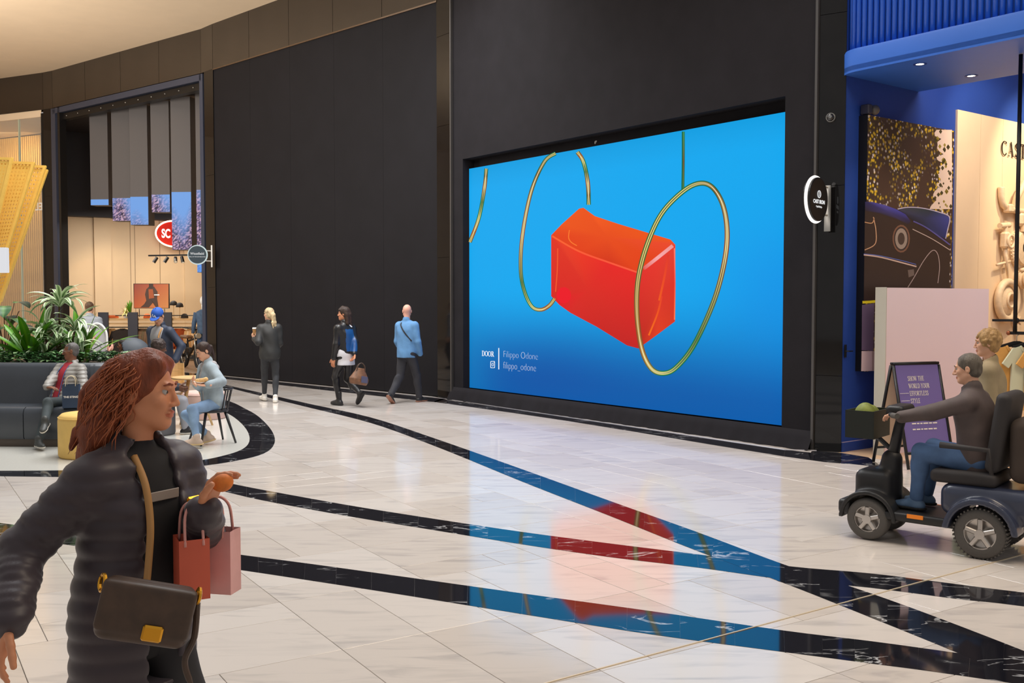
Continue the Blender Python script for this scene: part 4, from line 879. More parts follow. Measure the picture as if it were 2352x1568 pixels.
# goods on the shelf
def cap_thing(x, Y, z, col, label, stand=0.):
    c = V(at(x, 720, Y)[0], Y, z); t_ = thing('cap', label, 'cap', tuple(c))
    m = MB(); m.lathe([(.11, stand), (.112, stand+.04), (.095, stand+.10), (.05, stand+.135), (.001, stand+.145)], c, 16); m.obj('crown', col, t_, smooth=True)
    m = MB(); m.prism([(c[0]+.10*math.cos(a), c[1]-.06-.13*math.sin(a)) for a in np.linspace(0, math.pi, 9)], z+stand+.005, z+stand+.018); m.obj('visor', col, t_)
    if stand:
        s_ = thing('cap_stand', label.replace('cap', 'stand under the cap', 1), 'stand', tuple(c)); m = MB(); m.lathe([(.06, 0), (.06, .01), (.008, .02), (.008, stand-.02), (.04, stand)], c, 12); m.obj('rod', OAK, s_)
ORG = mat('rust_cotton', srgb(206, 100, 44), .8); zt = zsh+.036
cap_thing(338, SY, zt, ORG, 'rust orange cap lying on the oak shelf'); cap_thing(424, SY, zt, mat('brown_cap', srgb(60, 50, 42), .8), 'dark brown cap lying at the right end of the shelf')
cap_thing(399, SY, zt, mat('black_cap', srgb(36, 30, 30), .7), 'black cap on the taller left stand', .40); cap_thing(413, SY, zt, mat('black_cap', srgb(36, 30, 30), .7), 'black cap on the shorter right stand', .34)
for x, n_, col, lb, nm in ((258, 2, ORG, 'rust folded jumper stacked on the left of the shelf', 'folded_jumper'), (359, 4, mat('white_cotton', srgb(220, 208, 190), .8), 'white folded shirt stacked under the orange picture', 'folded_shirt')):
    for k in range(n_):
        c = at(x, 720, SY); o = MB().box((c[0], SY, zt+.022+.042*k), (.30-.01*k, .3, .04), bev=.015).obj(nm, col); tag(o, ORD[k]+' from the bottom: '+lb, 'clothes', 'folded clothes on the shelf')
# rest: leaf helper, shelf plants
def leaf_mesh(name, L_, w, arch, cfn, nseg=8, fold=.25, droop=1.0):
    vs = []; cs = []; fs = []; x = 0.; z = 0.; ang = arch
    for i in range(nseg+1):
        t = i/nseg; ww = w*(math.sin(math.pi*min(1, .08+t*.92))**.75)*(1 if t < .98 else .3)
        for j, e in enumerate((-1, -.45, 0, .45, 1)):
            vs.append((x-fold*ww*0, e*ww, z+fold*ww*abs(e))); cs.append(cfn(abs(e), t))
        ang -= droop*1.5/nseg; x += L_/nseg*math.cos(ang); z += L_/nseg*math.sin(ang)
    for i in range(nseg):
        for j in range(4): a = i*5+j; fs.append([a, a+5, a+6, a+1])
    return vs, cs, fs
LEAFM = vcol_mat('leaf_colour', 0, .35, .5)
def leaf_data(name, *a, **k):
    vs, cs, fs = leaf_mesh(name, *a, **k); o = mesh_obj(name, vs, fs, LEAFM, cols=cs, smooth=True); d = o.data; bpy.data.objects.remove(o); return d
def put_leaf(d, parent, loc, az, tilt, sc_, roll=0.):
    o = bpy.data.objects.new('leaf', d); COL.objects.link(o); o.parent = parent; o.location = loc
    o.rotation_euler = (Matrix.Rotation(az, 4, 'Z')@Matrix.Rotation(-tilt, 4, 'Y')@Matrix.Rotation(roll, 4, 'X')).to_euler(); o.scale = (sc_,)*3; return o
vari = lambda e, t: lin((228, 236, 214)) if e > .9 else (lin((170, 196, 140)) if .4 < e < .5 else lin((52, 92, 44)))
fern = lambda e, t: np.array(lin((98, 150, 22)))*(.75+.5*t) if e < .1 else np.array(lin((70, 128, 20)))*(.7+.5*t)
DK = lambda e, t: lin((40, 84, 40)) if e > .1 else lin((90, 130, 70))
yel = lambda e, t: lin((222, 212, 130)) if e > .3 else lin((150, 170, 70))
LV = [leaf_data('leaf_variegated', .42, .030, 1.1, vari, droop=d) for d in (.9, 1.2, 1.6)]
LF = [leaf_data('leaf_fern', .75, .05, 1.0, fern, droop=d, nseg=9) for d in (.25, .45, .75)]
LY = [leaf_data('leaf_yellow', .3, .018, 1.1, yel, droop=d) for d in (.8, 1.3)]
LS = [leaf_data('leaf_spear', .36, .03, .6, fern, droop=.1)]
def shelf_plant(x, label, data, n, tilt, sc_=1.):
    c = V(at(x, 720, SY)[0], SY, zt); t_ = thing('potted_plant', label, 'plant', tuple(c)); R_ = random.Random(x)
    m = MB(); m.lathe([(.06, 0), (.08, .12), (.07, .12), (.065, .1)], c, 16); m.obj('pot', WHITE if n > 20 else BLACK, t_)
    for k in range(n): put_leaf(data[k % len(data)], t_, (0, 0, .11), R_.uniform(0, 6.28), R_.uniform(*tilt), sc_*R_.uniform(.8, 1.1))
shelf_plant(289, 'pale yellow spider plant on the shop shelf', LY, 26, (-.4, .5), 1.1); shelf_plant(299, 'upright green spear plant on the shop shelf', LS, 9, (.5, .9), 1.2)
# mannequin
mc = V(at(468, 800, 26.9)[0], 26.9, .003); t = thing('mannequin', 'white headed mannequin in denim jacket and jeans by the shop-front frame', 'mannequin', tuple(mc))
DEN = mat('denim_blue', srgb(70, 92, 120), .85, var=.2, vscale=14); DEN2 = mat('denim_dark', srgb(52, 70, 100), .85, var=.25, vscale=10)
m = MB(); m.ball(mc+V(0, 0, 1.98-.12), (.085, .1, .125), 16, 12); m.cyl(mc+V(0, 0, 1.60), mc+V(0, 0, 1.78), .05); m.obj('head', WHITE, t, smooth=True)
m = MB(); m.lathe([(.12, .95), (.165, 1.0), (.16, 1.2), (.2, 1.45), (.18, 1.56), (.07, 1.62)], mc, 20); m.obj('denim_jacket', DEN, t, smooth=True)
for s_ in (-1, 1):
    m = MB(); m.tube([mc+V(s_*.19, 0, 1.53), mc+V(s_*.26, .02, 1.25), mc+V(s_*.27, -.05, .98)], [.07, .06, .045], 10); m.obj('sleeve', DEN, t, smooth=True)
    m = MB(); m.tube([mc+V(s_*.08, 0, 1.0), mc+V(s_*.1, -.02, .55), mc+V(s_*.11, 0, .1)], [.10, .075, .06], 10); m.obj('jeans_leg', DEN2, t, smooth=True)
    m = MB(); m.box(mc+V(s_*.11, -.05, .045), (.09, .25, .085), bev=.03); m.obj('shoe', WHITE, t)
# fat-tyre electric bicycle
br, bf = V(-9.15, 27.75), V(-8.42, 26.75); bdv = V(*nrm(bf-br), 0); t = thing('electric_bicycle', 'black fat-tyre electric bicycle parked in the shop entrance', 'bicycle', (*((br+bf)/2), .003))
bx = V(bdv[1], -bdv[0], 0)
def BK(a, z, o=0.): return V(*br, 0)+bdv*a+V(0, 0, z)+bx*o
Lb = np.linalg.norm(bf-br)
for a in (0, Lb):
    m = MB(); m.torus(BK(a, .345), .29, .055, bx, 36, 10); w_ = m.obj('wheel', mat('tyre_rubber', srgb(28, 27, 27), .8), t, smooth=True)
    m = MB(); m.torus(BK(a, .345), .235, .014, bx, 30, 6); m.obj('rim', STEEL, w_, smooth=True)
    m = MB(); m.cyl(BK(a, .345, -.06), BK(a, .345, .06), .05 if a == 0 else .03); m.obj('hub', BLACK, w_)
    m = MB()
    for k in range(14): an = k*math.pi/7; m.cyl(BK(a, .345), BK(a+.23*math.cos(an), .345+.23*math.sin(an)), .003, n=4)
    tag(m.obj('spokes', STEEL, w_), kind='stuff')
m = MB()
for p, q, r in (((.42, .36), (.30, .82), .022), ((.30, .74), (Lb-.17, .86), .03), ((.42, .36), (Lb-.15, .76), .04), ((.42, .36), (0, .345), .018), ((.30, .74), (0, .345), .014)): m.cyl(BK(*p), BK(*q), r, n=8)
m.obj('frame', BLACK, t)
for s_ in (-1, 1): MB().tube([BK(Lb-.2, .95, .05*s_), BK(Lb-.12, .72, .07*s_), BK(Lb, .345, .075*s_)], .018, 8).obj('fork_leg', STEEL, t, smooth=True)
MB().tube([BK(Lb-.3, 1.14, -.34), BK(Lb-.22, 1.1, -.12), BK(Lb-.22, 1.1, .12), BK(Lb-.3, 1.14, .34)], .014, 8).obj('handlebar', BLACK, t, smooth=True)
MB().cyl(BK(Lb-.2, .92), BK(Lb-.22, 1.1), .02).obj('stem', BLACK, t); MB().box(BK(.2, .86), (.62, .2, .09), rz=math.atan2(bdv[1], bdv[0]), bev=.035).obj('saddle', mat('brown_saddle', srgb(120, 84, 56), .6), t)
m = MB(); m.lathe([(.07, -.05), (.085, .03), (.07, .05)], BK(Lb-.05, .92), 18, bdv); m.obj('headlamp', STEEL, t)
m = MB(); m.box(BK(.45, .50), (.36, .1, .16), rz=math.atan2(bdv[1], bdv[0]), bev=.03); m.obj('battery', BLACK, t)
for k in (-1, 1): MB().cyl(BK(.42, .36, .06*k), BK(.42+.14*k, .30, .09*k), .012).obj('crank', STEEL, t)
# round mall sign on the column
rs = at(454, 585, 24.6); t = thing('round_sign', 'round dark blue projecting mall sign with a pale rim by the left column', 'sign', tuple(rs)); rn = nrm(V(.1, -1, 0)); rx_ = nrm(V(1, .1, 0))
m = MB(); m.lathe([(.215, -.05), (.215, .05), (.0001, .052)], rs, 36, rn); m.obj('disc', mat('sign_navy', srgb(38, 56, 68), .5), t)
m = MB(); m.torus(rs, .222, .022, rn, 40, 8); m.obj('rim', emis('pale_rim', (.72, .85, .84), .8), t, smooth=True)
textm('Westfield', .085, 'sign_text', WT, rs+rn*.054, rx_, (0, 0, 1), t, align='CENTER', off=.0); textm('MALL OF THE NETHERLANDS', .030, 'sign_text', WT, rs+rn*.054-V(0, 0, .06), rx_, (0, 0, 1), t, align='CENTER')
for z in (.1, -.15): MB().cyl(rs+V(.2, .02, z), rs+V(.32, .1, z), .012).obj('bracket_arm', WHITE, t)
MB().box(rs+V(.32, .1, -.03), (.03, .05, .54)).obj('wall_plate', WHITE, t)
m = MB(); m.prism([(-22, 34.0), (-30, 24), (-34, 8), (-34.3, 8), (-30.3, 24.2), (-22.2, 34.3)], 0, 8.7); tag(m.obj('wall_far_left', CREAM), kind='structure')
# neighbouring shop: slatted wood wall behind glass
n0, n1 = FAC[7], FAC[8]; nd = nrm(n1-n0)
sl0 = V(-14.9, 33.2); sl1 = V(-21, 36.2); sdv = nrm(sl1-sl0); slw = struct_empty('wall_slats')
MB().prism([sl0+V(0, .1), sl1+V(0, .1), sl1+V(0, .3), sl0+V(0, .3)], 0, 7.5).obj('slat_backing', mat('slat_gap', srgb(92, 66, 36), .8), slw)
m = MB(); m.box((0, 0, 0), (.072, .05, 7.4)); so_ = m.obj('slat', mat('slat_wood', srgb(212, 168, 96), .5, var=.12, vscale=3, stretch=(8, 8, 1))); sdt = so_.data; bpy.data.objects.remove(so_)
for k in range(58):
    p = sl0+sdv*(.06+k*.104); o = bpy.data.objects.new('slat', sdt); COL.objects.link(o); o.parent = slw; o.location = (p[0], p[1], 3.7); o.rotation_euler = (0, 0, math.atan2(sdv[1], sdv[0]))
m = MB(); m.prism([(-14.2, 30.3), (-15.6, 33.3), (-21.5, 36.5), (-22, 34)], 7.4, 7.6); tag(m.obj('ceiling_neighbour', CREAM), kind='structure')
m = MB(); m.prism([(-14.2, 30.3), (-15.6, 33.3), (-21.5, 36.5), (-22, 34)], -.01, .003); tag(m.obj('floor_neighbour', WOODF), kind='structure')
GLASS = mat('clear_glass', (.95, .97, .96), .02, alpha=.10, spec=.5)
for k, (a, c) in enumerate(((.1, 1.15), (1.15, 4.2))):
    o = MB(); wallbox(o, n0+nd*a, n0+nd*c, .02, 7.45, .012, -.05); w_ = tag(o.obj('window_%d' % (k+1), GLASS), kind='structure')
m = MB(); wallbox(m, n0, n0+nd*.12, 0, 7.5, .15, .01); tag(m.obj('trim_5', BLACK), kind='structure')
m = MB(); wallbox(m, n0+nd*1.13, n0+nd*1.17, 0, 7.5, .05, -.03); tag(m.obj('trim_6', mat('glass_edge', srgb(190, 200, 180), .3)), kind='structure')
lp_ = onplane(98, 482, V(*n0, 0), V(nd[1], -nd[0], 0)); t = thing('window_lettering', 'white reversed letters on the glass left of the shop', 'sign', tuple(lp_))
textm('EL', .32, 'letter', WHITE, lp_-V(nd[1], -nd[0], 0)*.0, V(nd[0], nd[1], 0), (0, 0, 1), t, off=.006)
# yellow perforated panels of a kiosk canopy
YEL = mat('yellow_metal', srgb(234, 190, 92), .4, var=.04); kx, ky = -9.35, 17.6
t = thing('mesh_canopy', 'fan of yellow perforated metal panels on a post at the left edge', 'canopy', (kx, ky, 0))
MB().cyl((kx, ky, 0), (kx, ky, 4.2), .05).obj('post', YEL, t)
for k, (tr, br_, Y) in enumerate((((27, 365), (-40, 640), 16.9), ((77, 375), (-14, 668), 17.2), ((103, 383), (-4, 700), 17.5), ((107, 392), (2, 690), 17.55))):
    TR, BRp = at(*tr, Y), at(*br_, Y); TL, BL = at(tr[0]-120, tr[1]-4, Y+.1), at(br_[0]-60, br_[1]+20, Y+.1)
    fr_ = MB()
    for p, q in ((TR, BRp), (TR, TL), (TL, BL), (BL, BRp)): fr_.box((p+q)/2, (np.linalg.norm(q-p)+.03, .045, .045), rz=math.atan2((q-p)[1], (q-p)[0]), ry=-math.asin((q-p)[2]/np.linalg.norm(q-p)))
    f = fr_.obj('panel_frame', YEL, t); 
    if k == 3: continue
    m = MB(); nx, nz = 15, 36
    G = lambda u, v: (TL*(1-u)+TR*u)*(1-v)+(BL*(1-u)+BRp*u)*v
    for j in range(nz):
        for i in range(nx):
            u0, u1, v0, v1 = i/nx, (i+1)/nx, j/nz, (j+1)/nz; um, vm = (u0+u1)/2, (v0+v1)/2
            A = [G(um, v0), G(u1, vm), G(um, v1), G(u0, vm)]; c_ = np.mean(A, axis=0); I_ = [c_+(a-c_)*.62 for a in A]
            C4 = [G(u0, v0), G(u1, v0), G(u1, v1), G(u0, v1)]
            m.add(A+I_, [[q, (q+1) % 4, (q+1) % 4+4, q+4] for q in range(4)])
            m.add([C4[0], A[0], A[3]], [[0, 1, 2]]); m.add([C4[1], A[1], A[0]], [[0, 1, 2]]); m.add([C4[2], A[2], A[1]], [[0, 1, 2]]); m.add([C4[3], A[3], A[2]], [[0, 1, 2]])
    tag(m.obj('perforated_sheet', YEL, f), kind='stuff')
p0, p1 = at(-60, 568, 16.6), at(14, 626, 16.6); t = thing('light_box', 'white lit box sign at the left edge in front of the yellow panels', 'sign', ((p0[0]+p1[0])/2, 16.6, p1[2]))
MB().box(((p0[0]+p1[0])/2, 16.66, (p0[2]+p1[2])/2), (p1[0]-p0[0], .12, p0[2]-p1[2]), bev=.01).obj('case', emis('box_white', (.95, .96, 1), .75), t)
# shop lamps
area('left_shop_light', (-11.8, 31.4, 4.5), 2.5, 260, (1, .90, .78), look=(-11.8, 32.2, 0))
for x, y in ((-13.6, 33.0), (-11.6, 34.0)): spot('left_shop_spot', (x, y-1.4, 4.6), (x+.2, y+1.6, 1.2), 130, (1, .76, .44), 75)
area('neighbour_shop_light', (-17, 32.6, 7.2), 2, 110, (1, .8, .5), look=(-17, 34.5, 3))
# ---------------------------------------------------------------- implicit-surface modeller for bodies and clothes
class SDF:
    def __init__(s): s.p = []; s.cuts = []
    def cap(s, a, b, ra, rb, k=.03, op='u', sq=None, rib=None):
        a = np.array(a, np.float32); b = np.array(b, np.float32); ba = b-a; L2 = float(ba@ba)+1e-9; Ln = math.sqrt(L2)
        def f(P):
            pa = P-a; t = np.clip((pa@ba)/L2, 0, 1); q = pa-t[..., None]*ba
            if sq is not None: n, sc_ = sq; q = q+((sc_-1)*(q@n.astype(np.float32)))[..., None]*n.astype(np.float32)
            d = np.sqrt((q*q).sum(-1))-(ra+(rb-ra)*t)
            if rib: d = d-rib[1]*(np.abs(np.sin(t*math.pi*rib[0]))-.5)
            return d
        r = max(ra, rb)*(1.0 if sq is None or sq[1] > 1 else 1/sq[1])+(rib[1] if rib else 0); s.p.append((op, f, np.minimum(a, b)-r, np.maximum(a, b)+r, k)); return s
    def ell(s, c, rad, R=None, k=.03, op='u'):
        c = np.array(c, np.float32); rad = np.array(rad, np.float32); R = np.eye(3, dtype=np.float32) if R is None else np.array(R, np.float32)
        def f(P):
            q = (P-c)@R; k0 = np.sqrt(((q/rad)**2).sum(-1)); k1 = np.sqrt(((q/(rad*rad))**2).sum(-1))+1e-9; return k0*(k0-1)/k1
        r = np.abs(R)@rad; s.p.append((op, f, c-r, c+r, k)); return s
    def box(s, c, half, R=None, rnd=.01, k=.02, op='u'):
        c = np.array(c, np.float32); h = np.array(half, np.float32)-rnd; R = np.eye(3, dtype=np.float32) if R is None else np.array(R, np.float32)
        def f(P):
            q = np.abs((P-c)@R)-h; return np.sqrt((np.maximum(q, 0)**2).sum(-1))+np.minimum(q.max(-1), 0)-rnd
        r = np.abs(R)@(h+rnd); s.p.append((op, f, c-r, c+r, k)); return s
    def cut(s, p, n): s.cuts.append((np.array(p, np.float32), nrm(n).astype(np.float32))); return s
    def mesh(s, vox, disp=None):
        U = [q for q in s.p if q[0] == 'u']; lo = np.min([q[2] for q in U], axis=0)-3*vox-.02; hi = np.max([q[3] for q in U], axis=0)+3*vox+.02
        n = np.ceil((hi-lo)/vox).astype(int)+1; F = np.full(n, .12, np.float32)
        ax = [(lo[i]+vox*np.arange(n[i])).astype(np.float32) for i in range(3)]
        for op, f, b0, b1, k in s.p:
            mg = k+3*vox; i0 = np.clip(((b0-mg-lo)/vox).astype(int), 0, n-1); i1 = np.clip(((b1+mg-lo)/vox).astype(int)+2, 1, n)
            if (i1 <= i0).any(): continue
            sl_ = tuple(slice(i0[i], i1[i]) for i in range(3)); P = np.stack(np.meshgrid(*[ax[i][sl_[i]] for i in range(3)], indexing='ij'), -1)
            d = f(P); A = F[sl_]
            if op == 'u': h = np.maximum(k-np.abs(A-d), 0)/k; F[sl_] = np.minimum(A, d)-h*h*k*.25
            else: d = -d; h = np.maximum(k-np.abs(A-d), 0)/k; F[sl_] = np.maximum(A, d)+h*h*k*.25
        if s.cuts or disp:
            P = np.stack(np.meshgrid(*ax, indexing='ij'), -1)
            if disp: F = F+disp(P).astype(np.float32)
            for p, nn in s.cuts: F = np.maximum(F, (P-p)@nn)
        return nets(F, lo, vox)
def nets(F, lo, vox):
    S_ = F < 0; n = np.array(F.shape)-1; cnt = np.zeros(n, np.int8)
    offs = [(i, j, k) for i in (0, 1) for j in (0, 1) for k in (0, 1)]
    for o in offs: cnt += S_[o[0]:o[0]+n[0], o[1]:o[1]+n[1], o[2]:o[2]+n[2]]
    act = (cnt > 0) & (cnt < 8); C = np.argwhere(act); idx = np.full(n, -1, np.int64); idx[act] = np.arange(len(C))
    acc = np.zeros((len(C), 3)); num = np.zeros(len(C))
    for a in range(8):
        for b in range(a+1, 8):
            oa, ob = np.array(offs[a]), np.array(offs[b])
            if np.abs(oa-ob).sum() != 1: continue
            fa = F[tuple((C+oa).T)]; fb = F[tuple((C+ob).T)]; m = (fa < 0) != (fb < 0); t = fa/(fa-fb+1e-12)
            acc[m] += (oa+(ob-oa)*t[:, None])[m]; num[m] += 1
    Vv = lo+vox*(C+acc/np.maximum(num, 1)[:, None]); faces = []
    for axx in range(3):
        u, v = (axx+1) % 3, (axx+2) % 3; d = np.zeros(3, int); d[axx] = 1
        a = S_[:-1, :, :] if axx == 0 else (S_[:, :-1, :] if axx == 1 else S_[:, :, :-1]); b = S_[1:, :, :] if axx == 0 else (S_[:, 1:, :] if axx == 1 else S_[:, :, 1:])
        E = np.argwhere(a != b); ok = (E[:, u] > 0) & (E[:, v] > 0) & (E[:, u] < n[u]) & (E[:, v] < n[v]); E = E[ok]
        if not len(E): continue
        du = np.zeros(3, int); du[u] = 1; dv = np.zeros(3, int); dv[v] = 1
        q = np.stack([idx[tuple((E-du-dv).T)], idx[tuple((E-dv).T)], idx[tuple(E.T)], idx[tuple((E-du).T)]], 1)
        fl_ = ~a[tuple(E.T)]; q[fl_] = q[fl_][:, ::-1]; faces.append(q)
    return Vv, np.vstack(faces)
def join_meshes(L_):
    vs = []; fs = []; n = 0
    for v, f in L_: vs.append(v); fs.append(f+n); n += len(v)
    return np.vstack(vs), np.vstack(fs)
def wrinkle(amp, fr=26., seed=0.):
    def f(P): return amp*(np.sin(P[..., 2]*fr+3*np.sin(P[..., 0]*fr*.5+seed))+np.sin(P[..., 0]*fr*.8+P[..., 1]*fr*.6+2*np.sin(P[..., 2]*fr*.4+seed)))*.5
    return f
def quilt(amp, pitch): return lambda P: amp*(.5-np.abs(np.sin(P[..., 2]*math.pi/pitch)))
def skin_mat(name, c): return mat(name, c, .5, var=.06, vscale=18, spec=.35)
def ik(a, b, l1, l2, pole):
    a = np.array(a, float); b = np.array(b, float); d = np.linalg.norm(b-a); mx_ = (l1+l2)*.995
    if d > mx_: b = a+(b-a)*mx_/d; d = mx_
    e = nrm(b-a); x = (l1*l1-l2*l2+d*d)/(2*d); h = math.sqrt(max(0, l1*l1-x*x)); p = np.array(pole, float); p = p-e*(p@e)
    return a+e*x+nrm(p)*h, b
def rotz(d): return np.array(Matrix.Rotation(math.radians(d), 3, 'Z'))
def frame(yaw, pitch=0., roll=0.):  # columns right, forward, up
    return np.array(Matrix.Rotation(math.radians(yaw), 3, 'Z')@Matrix.Rotation(math.radians(pitch), 3, 'X')@Matrix.Rotation(math.radians(roll), 3, 'Y'))
def hand_prims(S_, w, d, n, side, s, curl=.35, spread=1.):
    """palm, four fingers and thumb; d finger direction, n palm normal, side thumb side"""
    d = nrm(d); n = nrm(n-d*(n@d)); sd = np.cross(d, n)*side; R = np.stack([sd, d, n], 1)
    S_.cap(w-d*.03*s, w+d*.02*s, .026*s, .028*s, .02*s, sq=(n, 1.3)); S_.box(w+d*.055*s, (.040*s, .046*s, .015*s), R, .013*s, .012*s)
    for i, (o, ln) in enumerate(((.031, .074), (.0105, .084), (-.0105, .078), (-.031, .060))):
        p = w+d*.095*s+sd*o*s*1.05; dr = nrm(d+sd*o*2.2*spread); r = .0092*s
        for j, fr in enumerate((.45, .32, .26)):
            a = curl*(.7 if j == 0 else 1.1); dr = nrm(dr*math.cos(a)+n*math.sin(a)); n2 = nrm(n-dr*(n@dr)); q = p+dr*ln*fr*s; S_.cap(p, q, r, r*.92, .004*s); p = q; r *= .92
    p = w+d*.025*s+sd*.034*s; dr = nrm(sd*.75+d*.7+n*.25)
    for j, ln in enumerate((.04, .032, .026)): q = p+dr*ln*s; S_.cap(p, q, .0125*s-.001*j*s, .0115*s-.001*j*s, .006*s); p = q; dr = nrm(dr+d*.35+n*.2*curl*2)
def person(label, loc, heading, H, pose, skin, hair, top, pants, shoes, fem=False, vox=.011, fine=.005, group=None, hs=None, name='person', extra=None):
    s = H/1.75; root = thing(name, label, 'person', loc, math.radians(heading), group)
    g = pose.get; hw = (.165 if fem else .188)*s
    pel = np.array(g('pelvis', (0, 0, .93)), float)*1.0
    if 'pelvis' not in pose: pel = pel*s
    T = nrm(g('lean', (0, 0, 1))); Tl = .53*s; nb = pel+T*Tl
    hr = frame(g('hipyaw', 0))[:, 0]; SR = frame(g('twist', 0), 0, g('sroll', 0)); sr = SR[:, 0]; sr = nrm(sr-T*(sr@T)); sf = np.cross(T, sr); 
    if sf[1] < 0 and abs(g('twist', 0)) < 90: sf = -sf
    hf = nrm(np.cross(V(0, 0, 1), hr)); 
    RT = np.stack([sr, sf, T], 1); RHip = np.stack([hr, hf, V(0, 0, 1)], 1)
    sh = {1: nb-T*.055*s+sr*hw, -1: nb-T*.055*s-sr*hw}; hp = {1: pel-V(0, 0, .03)*s+hr*.088*s, -1: pel-V(0, 0, .03)*s-hr*.088*s}
    for sd in (1, -1):
        sh[sd] = sh[sd]+np.array(g('rsh' if sd > 0 else 'lsh', (0, 0, 0)))
    el, wr_, kn, an = {}, {}, {}, {}
    for sd, p in ((1, 'r'), (-1, 'l')):
        w0 = np.array(g(p+'hand', (sd*(hw+.09*s), .02, .82*s))); el[sd], wr_[sd] = ik(sh[sd], w0, .285*s, .255*s, g(p+'elbow', (sd*.4, -1, -.1)))
        a0 = np.array(g(p+'foot', (sd*.1*s, 0, .088*s))); kn[sd], an[sd] = ik(hp[sd], a0, .43*s, .42*s, g(p+'knee', (sd*.12, 1, .1)))
    # head frame
    hy, hpi, hrl = g('head', (0, 0, 0)); HR = frame(hy, hpi, hrl); k = (hs or s); hc = nb+T*.075*s+V(0, 0, .055*s)+HR[:, 2]*.085*k+HR[:, 1]*.02*k
    hl = lambda x, y, z: hc+HR@(np.array([x, y, z])*k)
    SK = SDF()   # head and neck chunk
    SK.ell(hl(0, -.014, .03), np.array((.077, .095, .088))*k, HR, .02*k).ell(hl(0, .028, -.03), np.array((.060, .062, .086))*k, HR, .02*k)
    SK.ell(hl(0, .066, -.098), np.array((.026, .022, .02))*k, HR, .03*k)
    for e in (-1, 1):
        SK.cap(hl(e*(.046 if fem else .052), -.005, -.055), hl(e*(.012 if fem else .018), .062, -.100), .02*k, (.015 if fem else .018)*k, .025*k); SK.ell(hl(e*.038, .062, -.022), np.array((.022, .02, .018))*k, HR, .02*k)
        SK.ell(hl(e*.079, -.012, -.008), np.array((.010, .019, .030))*k, HR, .006*k); SK.ell(hl(e*.090, -.008, -.004), np.array((.008, .010, .017))*k, HR, .004*k, op='s')
        SK.ell(hl(e*.032, .096, .006), np.array((.018, .016, .010))*k, HR, .012*k, op='s')
        SK.ell(hl(e*.013, .097, -.038), np.array((.010, .011, .009))*k*(.8 if fem else 1), HR, .008*k)
    SK.cap(hl(-.03, .082, .022), hl(.03, .082, .022), .012*k, .012*k, .012*k); SK.cap(hl(0, .088, .012), hl(0, .108 if fem else .112, -.034), .007*k, (.0095 if fem else .0125)*k, .012*k)
    SK.ell(hl(0, .089, -.064), np.array((.025, .010, .0065))*k, HR, .006*k).ell(hl(0, .086, -.076), np.array((.021, .011, .0075))*k, HR, .006*k)
    SK.cap(hl(0, -.018, -.06), nb-T*.02*s, .054*s if not fem else .047*s, .06*s if not fem else .052*s, .03*k)
    ch = [SK.mesh(fine if not hs else fine*.9)]
    B = SDF(); B.cap(nb-T*.06*s, pel, .08*s, .1*s, .03); B.cap(nb-T*.04*s, nb, .07*s, .05*s, .03)
    for sd in (1, -1):
        B.cap(nb-T*.06*s, sh[sd], .05*s, .045*s); B.cap(sh[sd], el[sd], .045*s, .037*s); B.cap(el[sd], wr_[sd], .037*s, .026*s); B.cap(hp[sd], kn[sd], .075*s, .05*s); B.cap(kn[sd], an[sd], .048*s, .034*s); B.cap(pel, hp[sd], .09*s, .08*s)
    ch.append(B.mesh(max(vox, .012)))
    for sd, p in ((1, 'r'), (-1, 'l')):
        if g(p+'hide'): continue
        Hs = SDF(); d0 = nrm(wr_[sd]-el[sd]); hand_prims(Hs, wr_[sd], np.array(g(p+'fdir', d0)), np.array(g(p+'palm', (-sd, .2, 0))), (1 if sd > 0 else -1)*g(p+'flip', 1), s, g(p+'curl', .35)); ch.append(Hs.mesh(min(fine, .0045)))
    v, f = join_meshes(ch); q = (v-hc)@HR/k; fc = q[f].mean(1)
    lip = ((fc[:, 0]/.0245)**2+((fc[:, 2]+.070)/.0125)**2 < 1) & (fc[:, 1] > .075)
    sm = skin_mat('skin_%s' % skin[0], skin[1]); lm = mat('lips_%s' % skin[0], tuple(np.array(skin[1])*np.array((.85, .55, .52))), .4)
    Wm = lambda v_: v_@np.array(Matrix.Rotation(math.radians(heading), 3, 'Z')).T+np.array(loc)
    def add(nm, v_, f_, m_, par=root, **kw): return mesh_obj(nm, Wm(v_), f_, m_, par, smooth=True, **kw)
    body = add('body', v, f, None, mats=[sm, lm], fidx=lip.astype(int))
    for e in (-1, 1):
        mb = MB(); mb.ball((0, 0, 0), .0115*k, 10, 8); vv_ = np.array(mb.v)+hl(e*.031, .0745, .005); eo = mesh_obj('eye', Wm(vv_), mb.f, mat('eye_white', (.42, .40, .38), .35), root, True)
        mb = MB(); mb.ball((0, 0, 0), .0066*k, 8, 6); vv_ = np.array(mb.v)+hl(e*.031, .0810, .004); mesh_obj('iris', Wm(vv_), mb.f, mat('iris_brown', (.03, .015, .01), .15), eo, True)
        E = SDF(); E.cap(hl(e*.015, .0945, .027), hl(e*.034, .0915, .031), .004*k, .0038*k, .004); E.cap(hl(e*.034, .0915, .031), hl(e*.050, .080, .026), .0038*k, .003*k, .004); add('eyebrow', *E.mesh(.0028), mat('brow_%s' % hair[0], hair[1], .8))
    # hair
    if hair[2]:
        Hh = SDF(); hair[2](Hh, hl, HR, k, nb, s); add('hair', *Hh.mesh(max(fine, .005), wrinkle(.0025, 90)), mat('hair_%s' % hair[0], hair[1], .55, var=.35, vscale=30, bump=.6, bscale=120, spec=.4, stretch=(1, 1, .25)))
